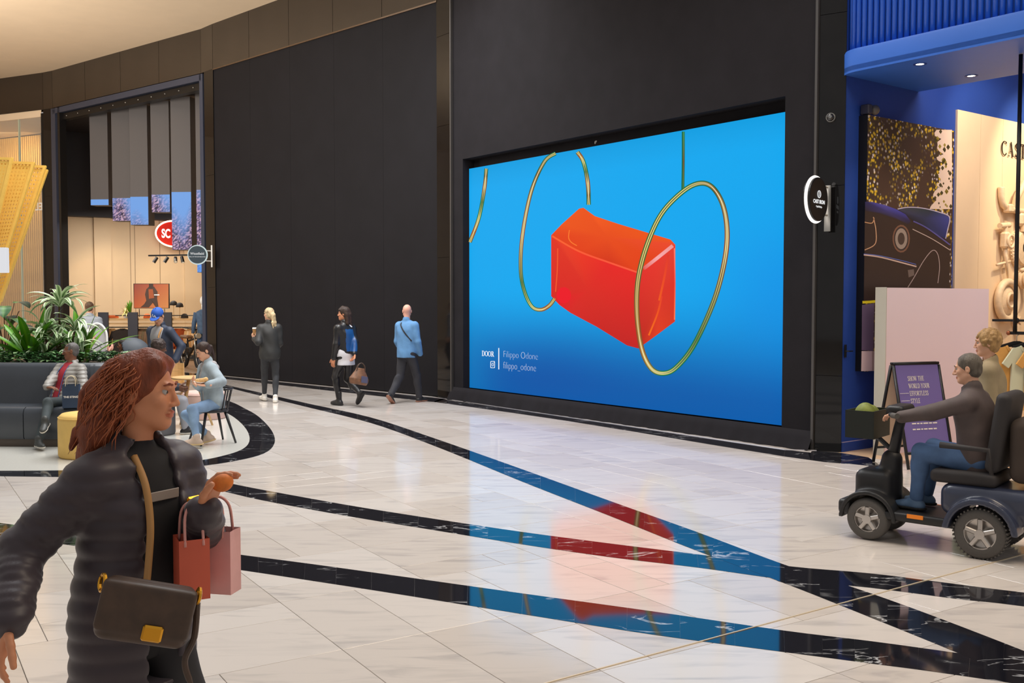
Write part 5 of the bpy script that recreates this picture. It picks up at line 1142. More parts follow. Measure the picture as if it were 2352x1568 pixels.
    # clothes
    J = dict(s=s, pel=pel, nb=nb, T=T, RT=RT, RHip=RHip, sh=sh, hp=hp, el=el, wr=wr_, kn=kn, an=an, hl=hl, HR=HR, hc=hc, k=k, fem=fem, add=add, root=root, Wm=Wm, vox=vox, hf=hf, sf=sf, sr=sr, hr=hr, body=body)
    if pants: pants(J)
    for tf in top: tf(J)
    for sd, p in ((1, 'r'), (-1, 'l')):
        if shoes: shoes(J, sd, g(p+'toe', (sd*8, 0)))
    if extra: extra(J)
    return root, J
# --- garment generators
def torso_prims(S_, J, o, bust=True, lo=True):
    s, pel, T, RT, RH, nb = J['s'], J['pel'], J['T'], J['RT'], J['RHip'], J['nb']; f = J['fem']
    S_.ell(pel+T*.02*s, np.array((.165 if f else .158, .115, .13))*s+o, RH, .06); S_.ell(pel+T*.19*s, np.array((.128 if f else .148, .100, .15))*s+o, RT, .06)
    S_.ell(pel+T*.36*s, np.array((.148 if f else .172, .108 if f else .122, .17))*s+o, RT, .06)
    S_.cap(J['sh'][1]-J['sr']*.02*s, J['sh'][-1]+J['sr']*.02*s, .05*s+o, .05*s+o, .05); S_.cap(nb-T*.03*s-J['sr']*.06*s, nb-T*.03*s+J['sr']*.06*s, .05*s+o*.6, .05*s+o*.6, .05)
    if f and bust:
        for e in (-1, 1): S_.ell(pel+T*.36*s+J['sr']*e*.07*s+J['sf']*.085*s, np.array((.06, .05, .06))*s+o*.5, RT, .04)
def arm_prims(S_, J, o, w=.7, rib=None, upto=1., sides=(1, -1)):
    s = J['s']
    for sd in sides:
        sh, el, wr_ = J['sh'][sd], J['el'][sd], J['wr'][sd]; S_.cap(sh, el, .050*s+o*w, .043*s+o*w, .03, rib=rib); S_.cap(el, el+(wr_-el)*upto, .042*s+o*w, .030*s+o*w, .02, rib=rib)
def jacket_g(name, m_, o=.02, hem=-.12, open_w=0., open_top=0., rib=None, qz=0., wr_amp=.005, w=.65, upto=.97, collar=True, flare=0., cuff=None, hemcut=True, boxy=True, paint=None):
    def f(J):
        s = J['s']; S_ = SDF(); torso_prims(S_, J, o)
        pel, T, nb = J['pel'], J['T'], J['nb']; hz_ = pel+V(0, 0, hem*s); ml = .92 if J['fem'] else 1.
        if boxy: S_.cap(pel+T*.34*s, pel+V(0, 0, min(hem, -.02)*s)+J['hf']*-.012*s, (.150*s*ml+o), (.158*s*ml+o), .05, sq=(J['sf'], 1.28))
        if hem < -.15:
            a = pel+T*.1*s; S_.cap(a, hz_-V(0, 0, .05), .145*s+o, .145*s+o+flare, .06, sq=(J['hf'], 1.35))
        if collar: S_.cap(nb-T*.02*s, nb+T*.055*s, .068*s+o*.4, .066*s+o*.4, .02); S_.cap(nb, nb+T*.10*s+J['sf']*.02*s, .058*s, .062*s, .01, op='s')
        if open_w:
            c = pel+T*(.5*.5+.0)*s+J['sf']*.16*s; S_.box(pel+T*.24*s+J['sf']*.17*s, (open_w*s, .11*s, .42*s), J['RT'], .01, .01, op='s')
            if open_top: S_.cap(nb+J['sf']*.06*s, pel+T*.1*s+J['sf']*.18*s, open_top*s, open_w*s, .02, op='s')
        if hemcut: S_.box(hz_-V(0, 0, .5), (.6, .6, .5), None, .001, .004, op='s')
        arm_prims(S_, J, o, w, rib, upto)
        d1 = wrinkle(wr_amp, 24, s*7) if not qz else quilt(.0075, qz)
        v_, f_ = S_.mesh(J['vox'], d1)
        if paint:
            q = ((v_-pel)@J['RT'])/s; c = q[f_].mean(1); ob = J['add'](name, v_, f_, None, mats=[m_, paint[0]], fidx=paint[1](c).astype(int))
        else: ob = J['add'](name, v_, f_, m_)
    return f
def shirt_g(name, m_, o=.008, hem=-.1, neck=True, arms=False):
    def f(J):
        S_ = SDF(); torso_prims(S_, J, o); s = J['s']
        S_.cap(J['pel']+J['T']*.34*s, J['pel']+V(0, 0, min(hem, -.02)*s)-J['hf']*.012*s, .146*s*(.93 if J['fem'] else 1.)+o, .150*s*(.95 if J['fem'] else 1.)+o, .05, sq=(J['sf'], 1.28))
        if arms: arm_prims(S_, J, o, 1, None, arms)
        if neck: S_.cap(J['nb']-J['T']*.02*s, J['nb']+J['T']*.02*s+J['sf']*.0, .062*s, .06*s, .02)
        S_.cut(J['pel']+V(0, 0, hem*s), (0, 0, -1)); J['add'](name, *S_.mesh(J['vox'], wrinkle(.004, 20)), m_)
    return f
def pants_g(name, m_, o=.012, loose=.0, upto=.96, amp=.004):
    def f(J):
        s = J['s']; S_ = SDF(); pel = J['pel']
        S_.ell(pel, np.array((.160, .115, .12))*s+o, J['RHip'], .05)
        for sd in (1, -1):
            hp, kn, an = J['hp'][sd], J['kn'][sd], J['an'][sd]; S_.cap(hp, kn, .085*s+o, .056*s+o+loose*.5, .04); S_.cap(kn, kn+(an-kn)*upto, .055*s+o+loose*.5, .038*s+o+loose, .02)
            b = kn+(an-kn)*.28; S_.ell(b-J['hf']*.015*s, np.array((.05, .055, .12))*s+o*.7, None, .03)
            S_.cap(pel-V(0, 0, .02), hp, .1*s, .09*s, .04); S_.ell(hp-J['hf']*.035*s+V(0, 0, .02*s), np.array((.072, .070, .085))*s+o, J['RHip'], .04)
        J['add'](name, *S_.mesh(J['vox'], wrinkle(amp, 30, 2)), m_)
    return f
def shoes_g(name, m_, sole_m, big=1., boot=0., lace=None):
    def f(J, sd, toe):
        s = J['s']*big; a = J['an'][sd]; R = frame(toe[0], toe[1]); fw, up = R[:, 1], R[:, 2]; S_ = SDF()
        b = a-up*.050*J['s']
        S_.cap(b-fw*.035*s, b+fw*.10*s-up*.004, .040*s, .040*s, .02); S_.ell(b+fw*.135*s-up*.006*s, np.array((.044, .07, .032))*s, R, .03); S_.cap(a+up*(.03+boot), b, .042*s, .042*s, .03)
        S_.cap(b+fw*.06*s+up*.02*s, a+fw*.02*s, .03*s, .04*s, .03)
        S_.cut(b-up*.018*s, -up); o = J['add'](name, *S_.mesh(.006, None), m_)
        S2 = SDF(); S2.ell(b-fw*.02*s-up*.02*s, np.array((.043, .066, .03))*s, R, .02); S2.ell(b+fw*.125*s-up*.02*s, np.array((.047, .084, .03))*s, R, .03); S2.cap(b-fw*.03*s-up*.02*s, b+fw*.1*s-up*.02*s, .04*s, .043*s, .02)
        S2.cut(b-up*.014*s, up); S2.cut(b-up*.036*s, -up); J['add']('sole', *S2.mesh(.006), sole_m, o)
        if lace:
            for i in range(3):
                c = b+fw*(.05+.028*i)*s+up*(.040-.008*i)*s; mb = MB(); mb.tube([c-R[:, 0]*.026*s, c+up*.006*s, c+R[:, 0]*.026*s], .004, 5); mesh_obj('lace', J['Wm'](np.array(mb.v)), mb.f, lace, o)
    return f
# --- hair styles
def hair_cap(S_, hl, HR, k, face=True, vol=1.):
    S_.ell(hl(0, -.02, .036), np.array((.086, .102, .092))*k*vol, HR, .02); S_.ell(hl(0, -.04, -.02), np.array((.078, .07, .075))*k*vol, HR, .02)
    if face: S_.ell(hl(0, .105, -.032), np.array((.070, .085, .108))*k, HR, .015, op='s'); S_.ell(hl(0, .02, -.12), np.array((.09, .07, .07))*k, HR, .02, op='s')
def h_short(S_, hl, HR, k, nb, s): hair_cap(S_, hl, HR, k, vol=.97); 
def h_buzz(S_, hl, HR, k, nb, s): hair_cap(S_, hl, HR, k, vol=.935)
def h_curly(S_, hl, HR, k, nb, s):
    hair_cap(S_, hl, HR, k, vol=1.08); R_ = random.Random(3)
    for i in range(70):
        d = nrm(V(R_.gauss(0, 1), R_.gauss(-.4, 1), R_.gauss(.5, .8))); p = hl(*(V(0, -.02, .03)+d*V(.088, .1, .095))); 
        if (HR.T@(p-hl(0, 0, 0)))[1] > .07*k and (HR.T@(p-hl(0, 0, 0)))[2] < .04*k: continue
        S_.ell(p, (.017*k,)*3, None, .008)
def h_pony(S_, hl, HR, k, nb, s):
    hair_cap(S_, hl, HR, k); S_.cap(hl(0, -.1, .03), hl(0, -.125, .0), .022*k, .028*k, .01); S_.cap(hl(0, -.125, 0), hl(.02, -.12, -.14), .028*k, .018*k, .015); S_.cap(hl(.02, -.12, -.14), hl(.03, -.1, -.22), .018*k, .006*k, .01)
def h_longpony(S_, hl, HR, k, nb, s):
    hair_cap(S_, hl, HR, k); S_.cap(hl(0, -.08, .06), hl(.01, -.12, -.02), .035*k, .045*k, .02); S_.cap(hl(.01, -.12, -.02), hl(.03, -.13, -.16), .045*k, .04*k, .02); S_.cap(hl(.03, -.13, -.16), hl(.05, -.14, -.28), .04*k, .012*k, .02)
    for e in (-.02, .02, .05): S_.cap(hl(e, -.14, -.16), hl(e+.02, -.15, -.30-.02*e), .02*k, .005*k, .01)
def h_long(S_, hl, HR, k, nb, s):
    hair_cap(S_, hl, HR, k, vol=1.04); S_.cap(hl(-.05, -.06, -.02), hl(-.06, -.08, -.18), .045*k, .035*k, .03); S_.cap(hl(.05, -.06, -.02), hl(.07, -.1, -.2), .05*k, .03*k, .03); S_.cap(hl(0, -.09, -.02), hl(.02, -.12, -.22), .06*k, .03*k, .03)
    S_.cap(hl(0, .02, .115), hl(-.05, .07, .07), .03*k, .02*k, .02)
# ---------------------------------------------------------------- the people
def LW_(loc, hd): return lambda x, y, Y: rotz(-hd)@(at(x, y, Y)-np.array(loc))
def wd(hd, *v): return rotz(-hd)@np.array(v, float)
def strap(J, pts, r, m_, nm='strap', flat=1.):
    mb = MB(); mb.tube(spline(pts, 6), r, 6); return mesh_obj(nm, J['Wm'](np.array(mb.v)), mb.f, m_, J['root'], True)
SKL = ('light', srgb(222, 170, 140)); SKW = ('warm', srgb(206, 140, 104)); SKB = ('brown', srgb(128, 84, 62)); SKD = ('dark', srgb(104, 68, 50)); SKP = ('pink', srgb(226, 168, 148))
BLKC = mat('black_cloth', srgb(34, 32, 34), .75, var=.15, vscale=12); LEATH = mat('black_leather', srgb(26, 25, 27), .35, bump=.2, bscale=50)
CHAR = mat('charcoal_cloth', srgb(52, 54, 58), .85, var=.15, vscale=14); WSHOE = mat('white_shoe', srgb(226, 222, 214), .6); BSHOE = mat('black_shoe', srgb(36, 35, 36), .5); SOLEW = mat('sole_white', srgb(214, 208, 196), .7); SOLEB = mat('sole_black', srgb(30, 28, 28), .8)
# walking woman close to the camera
P1 = (-1.20, 3.12, 0.); h1 = -128.; L1 = LW_(P1, h1)
PLUM = mat('plum_puffer', srgb(50, 39, 46), .5, var=.12, vscale=8, sheen=.2)
def h_near(S_, hl, HR, k, nb, s):
    hair_cap(S_, hl, HR, k, vol=1.03)
    for a, b_, r0, r1 in (((0, -.09, .04), (-.03, -.15, -.02), .06, .055), ((-.03, -.15, -.02), (-.03, -.16, -.14), .055, .06), ((-.03, -.16, -.14), (-.05, -.2, -.26), .06, .03), ((.05, -.08, -.02), (.05, -.13, -.14), .05, .05), ((.05, -.13, -.14), (.06, -.14, -.25), .05, .02),
                        ((-.05, -.05, .0), (-.07, -.09, -.12), .035, .04), ((0, .01, .10), (.04, .05, .088), .035, .03), ((0, .01, .10), (-.045, .045, .088), .035, .03), ((-.07, -.09, -.12), (-.08, -.14, -.22), .04, .012)):
        S_.cap(hl(*a), hl(*b_), r0*k, r1*k, .02)
    R_ = random.Random(9)
    for i in range(26): a = V(R_.uniform(-.08, .08), R_.uniform(-.19, -.09), R_.uniform(-.24, .03)); S_.cap(hl(*a), hl(*(a+V(R_.uniform(-.02, .02), -.02, -.05))), .016*k, .006*k, .008)
def near_extra(J):
    hl_ = J['hl']; R_ = random.Random(21); mb = MB()
    for i in range(420):
        a = R_.uniform(-2.6, 2.6); z = R_.uniform(-.02, .115); r = math.sqrt(max(.02, 1-((z-.036)/.094)**2)); p = V(.089*r*math.sin(a), -.02-.105*r*math.cos(a), z)
        if p[1] > .015: continue
        d = V(p[0]*.35+R_.uniform(-.03, .03), -.045+R_.uniform(-.03, .02), -.15+R_.uniform(-.05, .05)); ph_ = R_.uniform(0, 6); L_ = R_.uniform(.6, 1.3); q = []
        for t_ in np.linspace(0, 1, 7): q.append(hl_(*(p+V(p[0], p[1]+.02, p[2]-.03)*.10*math.sin(t_*3.1)+d*t_*L_+V(.012*math.sin(t_*9+ph_), .012*math.cos(t_*8+ph_), 0))))
        mb.tube(q, [.0018, .0022, .0022, .002, .0018, .0014, .0006], 4)
    o = mesh_obj('hair_strands', J['Wm'](np.array(mb.v)), mb.f, mat('hair_auburn_light', srgb(158, 84, 46), .5, var=.3, vscale=40), J['root'], True); tag(o, kind='stuff')
    s = J['s']; R = J['RT']; f_ = lambda x, y, z: J['pel']+R@(np.array([x, y, z])*s)
    strap(J, [f_(.055, .06, .545), f_(.07, .135, .47), f_(.075, .168, .36), f_(.08, .172, .25), f_(.11, .19, .10), f_(.14, .2, .0)], .012, mat('tan_strap', srgb(176, 130, 76), .6), 'bag_strap')
    for a, z in ((-.085, .40), (-.10, .16)):
        mb = MB(); mb.box((0, 0, 0), (.05, .012, .025), bev=.005); v_ = np.array(mb.v)@R.T+f_(a, .175, z); mesh_obj('gold_buckle', J['Wm'](v_), mb.f, mat('gold', srgb(220, 160, 50), .25, metal=.9), J['root'])
    mb = MB(); mb.box((0, 0, 0), (.11, .004, .03), bev=.002); v_ = np.array(mb.v)@R.T+f_(.0, .138, .425); mesh_obj('shirt_print', J['Wm'](v_), mb.f, mat('print_grey', srgb(150, 138, 128), .6), J['root'])
lw1 = L1(468, 1172, 3.02); rw1 = L1(22, 1425, 2.72)
near, NJ = person('woman in a long dark puffer coat walking past in the foreground with red-brown hair', P1, h1, 1.69,
    dict(lean=(0, .06, 1), twist=6, lhand=tuple(lw1), lelbow=(-.5, -.6, -.9), rhand=tuple(rw1), relbow=(.1, -1, -.1), lfdir=tuple(wd(h1, .35, .15, .9)), lpalm=tuple(wd(h1, .7, -.2, -.3)), lcurl=.75, rfdir=tuple(wd(h1, -.25, -.1, -1)), rpalm=tuple(wd(h1, .8, .5, 0)), rcurl=.3,
         head=(38, -4, 0), rfoot=(.10, -.28, .12), rtoe=(5, -18), lfoot=(-.10, .30, .088), ltoe=(-4, 4)), SKW, ('auburn', srgb(124, 60, 34), h_near),
    [shirt_g('black_top', mat('black_top', srgb(24, 22, 24), .8), .014, -.12), jacket_g('puffer_coat', PLUM, .034, -.20, .058, .075, (8, .0045), .062, w=.8, flare=.035, upto=.98)], pants_g('trousers', BLKC), shoes_g('shoe', BSHOE, SOLEB), fem=True, vox=.0085, fine=.0042, extra=near_extra)
# seated man on the sofa
P2 = (-5.97, 13.16, 0.); h2 = 160.; L2 = LW_(P2, h2)
GPUF = mat('grey_puffer', srgb(146, 142, 136), .45, var=.08, vscale=10); GTROU = mat('green_black_trousers', srgb(54, 62, 64), .8, var=.15, vscale=10); RED = mat('red_polo', srgb(160, 36, 48), .8, var=.08)
def man2_extra(J):
    hl, k = J['hl'], J['k']
    for e in (-1, 1):
        mb = MB(); mb.torus((0, 0, 0), .021*k, .0016, (0, 1, 0), 18, 5); v_ = np.array(mb.v)@J['HR'].T+hl(e*.032, .104, .0); mesh_obj('spectacles_rim', J['Wm'](v_), mb.f, STEEL, J['root'])
        strap(J, [hl(e*.053, .10, .004), hl(e*.074, .05, .006), hl(e*.08, -.01, .0)], .0016, STEEL, 'spectacles_temple')
    s = J['s']; f_ = lambda x, y, z: J['pel']+J['RT']@(np.array([x, y, z])*s)
    for e in (-1, 1): strap(J, [f_(e*.055, .10, .5), f_(e*.066, .155, .36), f_(e*.07, .16, .15), f_(e*.066, .15, 0)], .006, mat('blue_zip', srgb(64, 84, 130), .5), 'zip_edge')
person('man in grey quilted jacket and red polo sitting cross-legged on the curved sofa', P2, h2, 1.63,
    dict(pelvis=(0, 0, .555), lean=(0, -.40, 1), head=(-52, -4, 0), rfoot=tuple(L2(88, 1012, 12.52)), rknee=(.1, 1, .6), lfoot=tuple(L2(104, 966, 12.42)), lknee=(.35, 1, .9), rtoe=(62, 0), ltoe=(30, -22),
         rhand=tuple(L2(100, 898, 12.82)), relbow=(1, -.4, -.5), rfdir=tuple(wd(h2, .9, -.1, -.1)), rpalm=(0, 0, -1), lhand=tuple(L2(186, 934, 12.9)), lelbow=(-1, -.4, -.4), lfdir=tuple(wd(h2, -.95, -.2, -.05)), lpalm=(0, 0, 1), lcurl=.2), SKB, ('grey', srgb(96, 92, 90), h_buzz),
    [shirt_g('red_polo', RED, .02, -.08), jacket_g('quilted_jacket', GPUF, .028, -.09, .062, .05, (8, .005), .05, w=.8)], pants_g('trousers', GTROU, .012), shoes_g('shoe', mat('grey_black_shoe', srgb(60, 62, 60), .5), SOLEW, lace=WSHOE), vox=.009, fine=.005, extra=man2_extra)
# seated woman with a wrap
P3 = (-3.97, 13.12, 0.); h3 = 128.; L3 = LW_(P3, h3)
DENL = mat('light_denim_jacket', srgb(152, 165, 172), .85, var=.22, vscale=7); JEAN = mat('light_jeans', srgb(128, 156, 188), .85, var=.2, vscale=6); HOOD = mat('grey_hoodie', srgb(176, 172, 172), .9, var=.06)
def w3_extra(J):
    s = J['s']; S_ = SDF(); nb, T, sf, sr = J['nb'], J['T'], J['sf'], J['sr']
    S_.cap(nb-sf*.05*s+sr*.08*s, nb-sf*.10*s-T*.06*s, .045*s, .05*s, .03); S_.cap(nb-sf*.05*s-sr*.08*s, nb-sf*.10*s-T*.06*s, .045*s, .05*s, .03); S_.cap(nb+sf*.05*s-sr*.06*s, nb-sf*.05*s-sr*.08*s, .035*s, .045*s, .03); S_.cap(nb+sf*.05*s+sr*.06*s, nb-sf*.05*s+sr*.08*s, .035*s, .045*s, .03); S_.cap(nb+sf*.075*s-T*.05*s+sr*.02*s, nb+sf*.05*s+sr*.06*s, .03*s, .035*s, .02); S_.cap(nb+sf*.075*s-T*.05*s-sr*.02*s, nb+sf*.05*s-sr*.06*s, .03*s, .035*s, .02)
    J['add']('hood', *S_.mesh(.008), HOOD); f_ = lambda x, y, z: J['pel']+J['RT']@(np.array([x, y, z])*s)
    for e in (-1, 1):
        mb = MB(); mb.box((0, 0, 0), (.10, .012, .09), bev=.004); v_ = np.array(mb.v)@J['RT'].T+f_(e*.095, .135, .34); mesh_obj('chest_pocket', J['Wm'](v_), mb.f, DENL, J['root'])
    mb = MB(); c = J['wr'][-1]; d = nrm(J['wr'][-1]-J['el'][-1]); mb.tube([c-d*.02, c+d*.005], .036*s, 12); mesh_obj('wristwatch', J['Wm'](np.array(mb.v)), mb.f, BLACK, J['root'])
lw3, rw3 = L3(478, 884, 12.60), L3(452, 884, 12.84)
person('young woman in a pale denim jacket sitting on the black chair eating a wrap', P3, h3, 1.64,
    dict(pelvis=(0, -.02, .545), lean=(0, .14, 1), head=(6, -26, 0), lhand=tuple(lw3), lelbow=(-.8, -.6, -.7), rhand=tuple(rw3), relbow=(.8, -.4, -.8), lfdir=tuple(wd(h3, -.9, .25, .05)), lpalm=(0, .3, 1), lcurl=.35, rfdir=tuple(wd(h3, -.2, -.6, .35)), rpalm=tuple(wd(h3, .5, -.3, .5)), rcurl=.6,
         lfoot=tuple(L3(452, 1007, 12.62)), lknee=(-.1, 1, .8), rfoot=tuple(L3(478, 1000, 12.95)), rknee=(.25, 1, .6), ltoe=(-20, 0), rtoe=(-20, -14)), SKL, ('brown', srgb(58, 40, 32), h_pony),
    [shirt_g('hoodie', HOOD, .012, -.1), jacket_g('denim_jacket', DENL, .032, -.10, .035, .05, None, 0, .006, w=.8, upto=.96)], pants_g('jeans', JEAN, .008), shoes_g('shoe', mat('beige_shoe', srgb(190, 168, 150), .7), mat('gum_sole', srgb(206, 178, 130), .6), 1.05, lace=WSHOE), fem=True, vox=.009, fine=.005, extra=w3_extra)
# standing man in the blue cap
P4 = (-5.46, 15.5, 0.); h4 = 158.; L4 = LW_(P4, h4)
CAPB = mat('royal_blue_cap', srgb(30, 84, 176), .7)
def cap_extra(J):
    hl, k, HR = J['hl'], J['k'], J['HR']; S_ = SDF(); S_.ell(hl(0, -.012, .045), np.array((.092, .108, .092))*k, HR); S_.cut(hl(0, 0, .028), -HR[:, 2]); o = J['add']('cap', *S_.mesh(.006), CAPB)
    S_ = SDF(); S_.ell(hl(0, .10, .034), np.array((.075, .085, .010))*k, HR, .01); J['add']('visor', *S_.mesh(.006), CAPB, o); S_ = SDF(); S_.ell(hl(0, -.012, .137), (.009,)*3); J['add']('button', *S_.mesh(.003), CAPB, o)
    x, z, n = HR[:, 0], nrm(HR[:, 2]-HR[:, 1]*.35), None; lo_ = hl(-.026, .100, .052); Rz = rotz(h4)
    textm('L', .055*k/.9, 'cap_letter', WHITE, J['Wm'](hl(.030, .099, .055)), Rz@(-x), Rz@z, o, ex=.004, off=.001); textm('A', .055*k/.9, 'cap_letter', WHITE, J['Wm'](hl(.012, .103, .040)), Rz@(-x), Rz@z, o, ex=.004, off=.001)
    s = J['s']; f_ = lambda x, y, z: J['pel']+J['RT']@(np.array([x, y, z])*s)
    strap(J, [f_(-.075, -.05, .53), f_(-.09, .06, .53), f_(-.1, .16, .40), f_(-.12, .17, .2)], .014, mat('tan_strap', srgb(176, 130, 76), .6), 'rucksack_strap')
person('man with a blue cap, grey sweatshirt and navy jacket standing with his head bowed', P4, h4, 1.74,
    dict(lean=(0, .05, 1), head=(14, -34, 0), lhand=tuple(L4(402, 828, 15.3)), lelbow=(-.6, -.8, 0), rhand=tuple(L4(354, 832, 15.2)), relbow=(.6, -.8, 0), lfoot=(-.12, .12, .088), rfoot=(.1, -.1, .088)), SKL, ('dark', srgb(44, 34, 28), h_short),
    [shirt_g('sweatshirt', mat('grey_sweat', srgb(168, 166, 168), .9, var=.05), .022, -.10), jacket_g('navy_jacket', mat('navy_jacket', srgb(40, 50, 70), .6, var=.1), .030, -.06, .11, .06, w=.7, hemcut=True)], pants_g('trousers', BLKC), shoes_g('shoe', BSHOE, SOLEB), vox=.01, fine=.0055, extra=cap_extra)
# three walkers along the dark wall
P5 = (-4.47, 18.35, 0.); h5 = 14.; L5 = LW_(P5, h5)
person('blonde woman in black walking away along the dark wall with a snack raised', P5, h5, 1.70,
    dict(lean=(0, .03, 1), head=(34, 0, 0), lhand=tuple(L5(584, 778, 18.40)), lelbow=(-.25, -.3, -1), lfdir=tuple(wd(h5, -.35, .2, .9)), lpalm=tuple(wd(h5, .4, .5, .2)), lcurl=.8, rhand=(.13, .24, 1.0), relbow=(.25, -1, -.3), lfoot=(-.10, .26, .10), ltoe=(22, 6), rfoot=(.09, -.10, .088), rtoe=(-4, 0)), SKL, ('blonde', srgb(206, 182, 142), h_longpony),
    [jacket_g('black_jacket', mat('black_jacket', srgb(42, 42, 42), .6, var=.15), .034, -.10, w=.7, upto=.93)], pants_g('leggings', CHAR, .006, upto=.86), shoes_g('shoe', WSHOE, SOLEW), fem=True, vox=.011, fine=.006)
P6 = (-2.97, 17.75, 0.); h6 = 48.; L6 = LW_(P6, h6)
def w6_extra(J):
    s = J['s']; f_ = lambda x, y, z: J['pel']+J['RT']@(np.array([x, y, z])*s)
    S_ = SDF(); S_.cap(J['nb']-J['T']*.0, J['nb']+J['T']*.03, .066*s, .064*s); J['add']('pale_collar', *S_.mesh(.008), mat('pale_fur', srgb(176, 170, 166), .9))
person('dark haired woman in a black leather jacket with blue reflected on its back walking left', P6, h6, 1.72,
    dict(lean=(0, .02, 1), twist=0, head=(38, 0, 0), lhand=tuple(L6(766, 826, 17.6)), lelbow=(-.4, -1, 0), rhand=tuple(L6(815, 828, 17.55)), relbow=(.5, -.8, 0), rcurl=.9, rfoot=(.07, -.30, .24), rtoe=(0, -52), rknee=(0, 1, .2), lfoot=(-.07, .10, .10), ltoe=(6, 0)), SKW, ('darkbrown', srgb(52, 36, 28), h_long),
    [shirt_g('white_shirt', mat('white_shirt', srgb(214, 214, 220), .85, var=.04), .030, -.19, neck=False), jacket_g('leather_jacket', LEATH, .034, .02, w=.6, paint=(mat('blue_back_reflection', srgb(16, 70, 128), .45), lambda c: (np.abs(c[:, 0]+.0) < .088) & (c[:, 1] < -.05) & (c[:, 2] > .06) & (c[:, 2] < .46)))], pants_g('leather_trousers', LEATH, .008), shoes_g('boot', BSHOE, SOLEB, 1.05, .09), fem=True, vox=.011, fine=.006, extra=w6_extra)  # blue reflection of the screen painted onto the jacket's back faces
P7 = (-1.93, 18.25, 0.); h7 = -32.; L7 = LW_(P7, h7)
def m7_extra(J):
    s = J['s']; f_ = lambda x, y, z: J['pel']+J['RT']@(np.array([x, y, z])*s)
    strap(J, [f_(-.06, .0, .565), f_(-.05, -.12, .50), f_(.06, -.155, .36), f_(.17, -.08, .2)], .012, BLKC, 'shoulder_strap')
person('bald man in a light blue denim jacket walking away with hands in his pockets', P7, h7, 1.76,
    dict(lean=(.0, .02, 1), head=(44, 0, 0), lhand=(-.21, .13, .90), rhand=(.21, .13, .90), lelbow=(-.5, -1, 0), relbow=(.5, -1, 0), lhide=1, rhide=1, lfoot=(-.11, -.34, .17), ltoe=(6, -40), rfoot=(.10, .24, .09), rtoe=(-8, 0)), SKP, ('none', srgb(120, 90, 76), None),
    [jacket_g('denim_jacket', mat('blue_denim_jacket', srgb(92, 138, 184), .85, var=.14, vscale=8), .030, -.10, w=.7, upto=1.)], pants_g('trousers', mat('dark_trousers', srgb(44, 44, 50), .8, var=.1), .014, .008), shoes_g('shoe', BSHOE, mat('orange_sole', srgb(150, 104, 84), .6)), vox=.011, fine=.006, extra=m7_extra)
# rider of the mobility scooter and the woman behind
P8 = (3.56, 7.54, 0.); h8 = 50.; L8 = LW_(P8, h8)
def m8_extra(J): strap(J, [J['nb']+J['sr']*.06+J['sf']*.05, J['nb']+J['sf']*.075, J['nb']-J['sr']*.06+J['sf']*.05], .022, mat('white_scarf', srgb(206, 196, 180), .8), 'collar')
person('grey haired rider in a dark jacket and jeans seated on the mobility scooter', P8, h8, 1.62,
    dict(pelvis=(0, 0, .69), lean=(0, .12, 1), head=(6, -8, 0), lhand=(-.20, .54, .98), rhand=(.20, .54, .98), lelbow=(-.6, -.3, -.9), relbow=(.6, -.3, -.9), lfdir=(.2, 1, .1), rfdir=(-.2, 1, .1), lpalm=(0, .1, -1), rpalm=(0, .1, -1), lcurl=.7, rcurl=.7, lfoot=(-.12, .42, .34), rfoot=(.12, .42, .34), lknee=(-.3, 1, .8), rknee=(.3, 1, .8)), SKL, ('greybrown', srgb(96, 88, 78), h_short),
    [jacket_g('brown_jacket', mat('brown_grey_jacket', srgb(84, 72, 70), .75, var=.15), .030, -.10, w=.7)], pants_g('jeans', mat('mid_jeans', srgb(72, 100, 140), .85, var=.2), .014), shoes_g('shoe', mat('blue_shoe', srgb(84, 110, 140), .6), SOLEB), vox=.009, fine=.0048, extra=m8_extra)
P9 = (4.06, 8.45, 0.); h9 = 62.
person('person with curly fair hair and a beige jacket standing behind the mobility scooter', P9, h9, 1.60,
    dict(head=(8, -4, 0), lfoot=(-.1, .2, .088), rfoot=(.1, -.16, .088)), SKL, ('fair', srgb(168, 132, 84), h_curly),
    [jacket_g('beige_jacket', mat('beige_jacket', srgb(150, 134, 104), .85, var=.12), .030, -.12, w=.8)], pants_g('trousers', mat('pale_green_trousers', srgb(176, 180, 156), .85), .02, .01), shoes_g('shoe', BSHOE, SOLEB), fem=True, vox=.01, fine=.0052)
# people further back, left
P10 = (-9.12, 21.5, 0.); 
person('man in a pale grey jacket seen from behind, beyond the plants', P10, 4., 1.80, dict(head=(-6, 0, 0)), SKL, ('brownm', srgb(92, 66, 46), h_short), [jacket_g('grey_jacket', mat('pale_grey_jacket', srgb(150, 154, 162), .8, var=.06), .030, -.10, qz=.08)], pants_g('trousers', CHAR), shoes_g('shoe', BSHOE, SOLEB), vox=.013, fine=.007)
P12 = (-5.05, 13.95, 0.); h12 = -78.; L12 = LW_(P12, h12)
person('seated person with dark curly hair in a navy jacket beside the stroller', P12, h12, 1.62, dict(pelvis=(0, 0, .545), lean=(0, .12, 1), head=(30, -12, 0), lfoot=(-.10, .50, .088), rfoot=(.10, .44, .088), lknee=(0, 1, .7), rknee=(0, 1, .7), lhand=(-.12, .34, .66), rhand=(.12, .34, .66)), SKD, ('curlydark', srgb(60, 46, 40), h_curly),
    [jacket_g('navy_coat', mat('navy_coat', srgb(36, 38, 50), .7), .028, -.12)], pants_g('grey_trousers', mat('pale_grey_trousers', srgb(150, 150, 156), .85), .014), shoes_g('shoe', BSHOE, SOLEW), vox=.011, fine=.006)
P13 = (-7.0, 16.3, 0.); h13 = -60.; L13 = LW_(P13, h13)
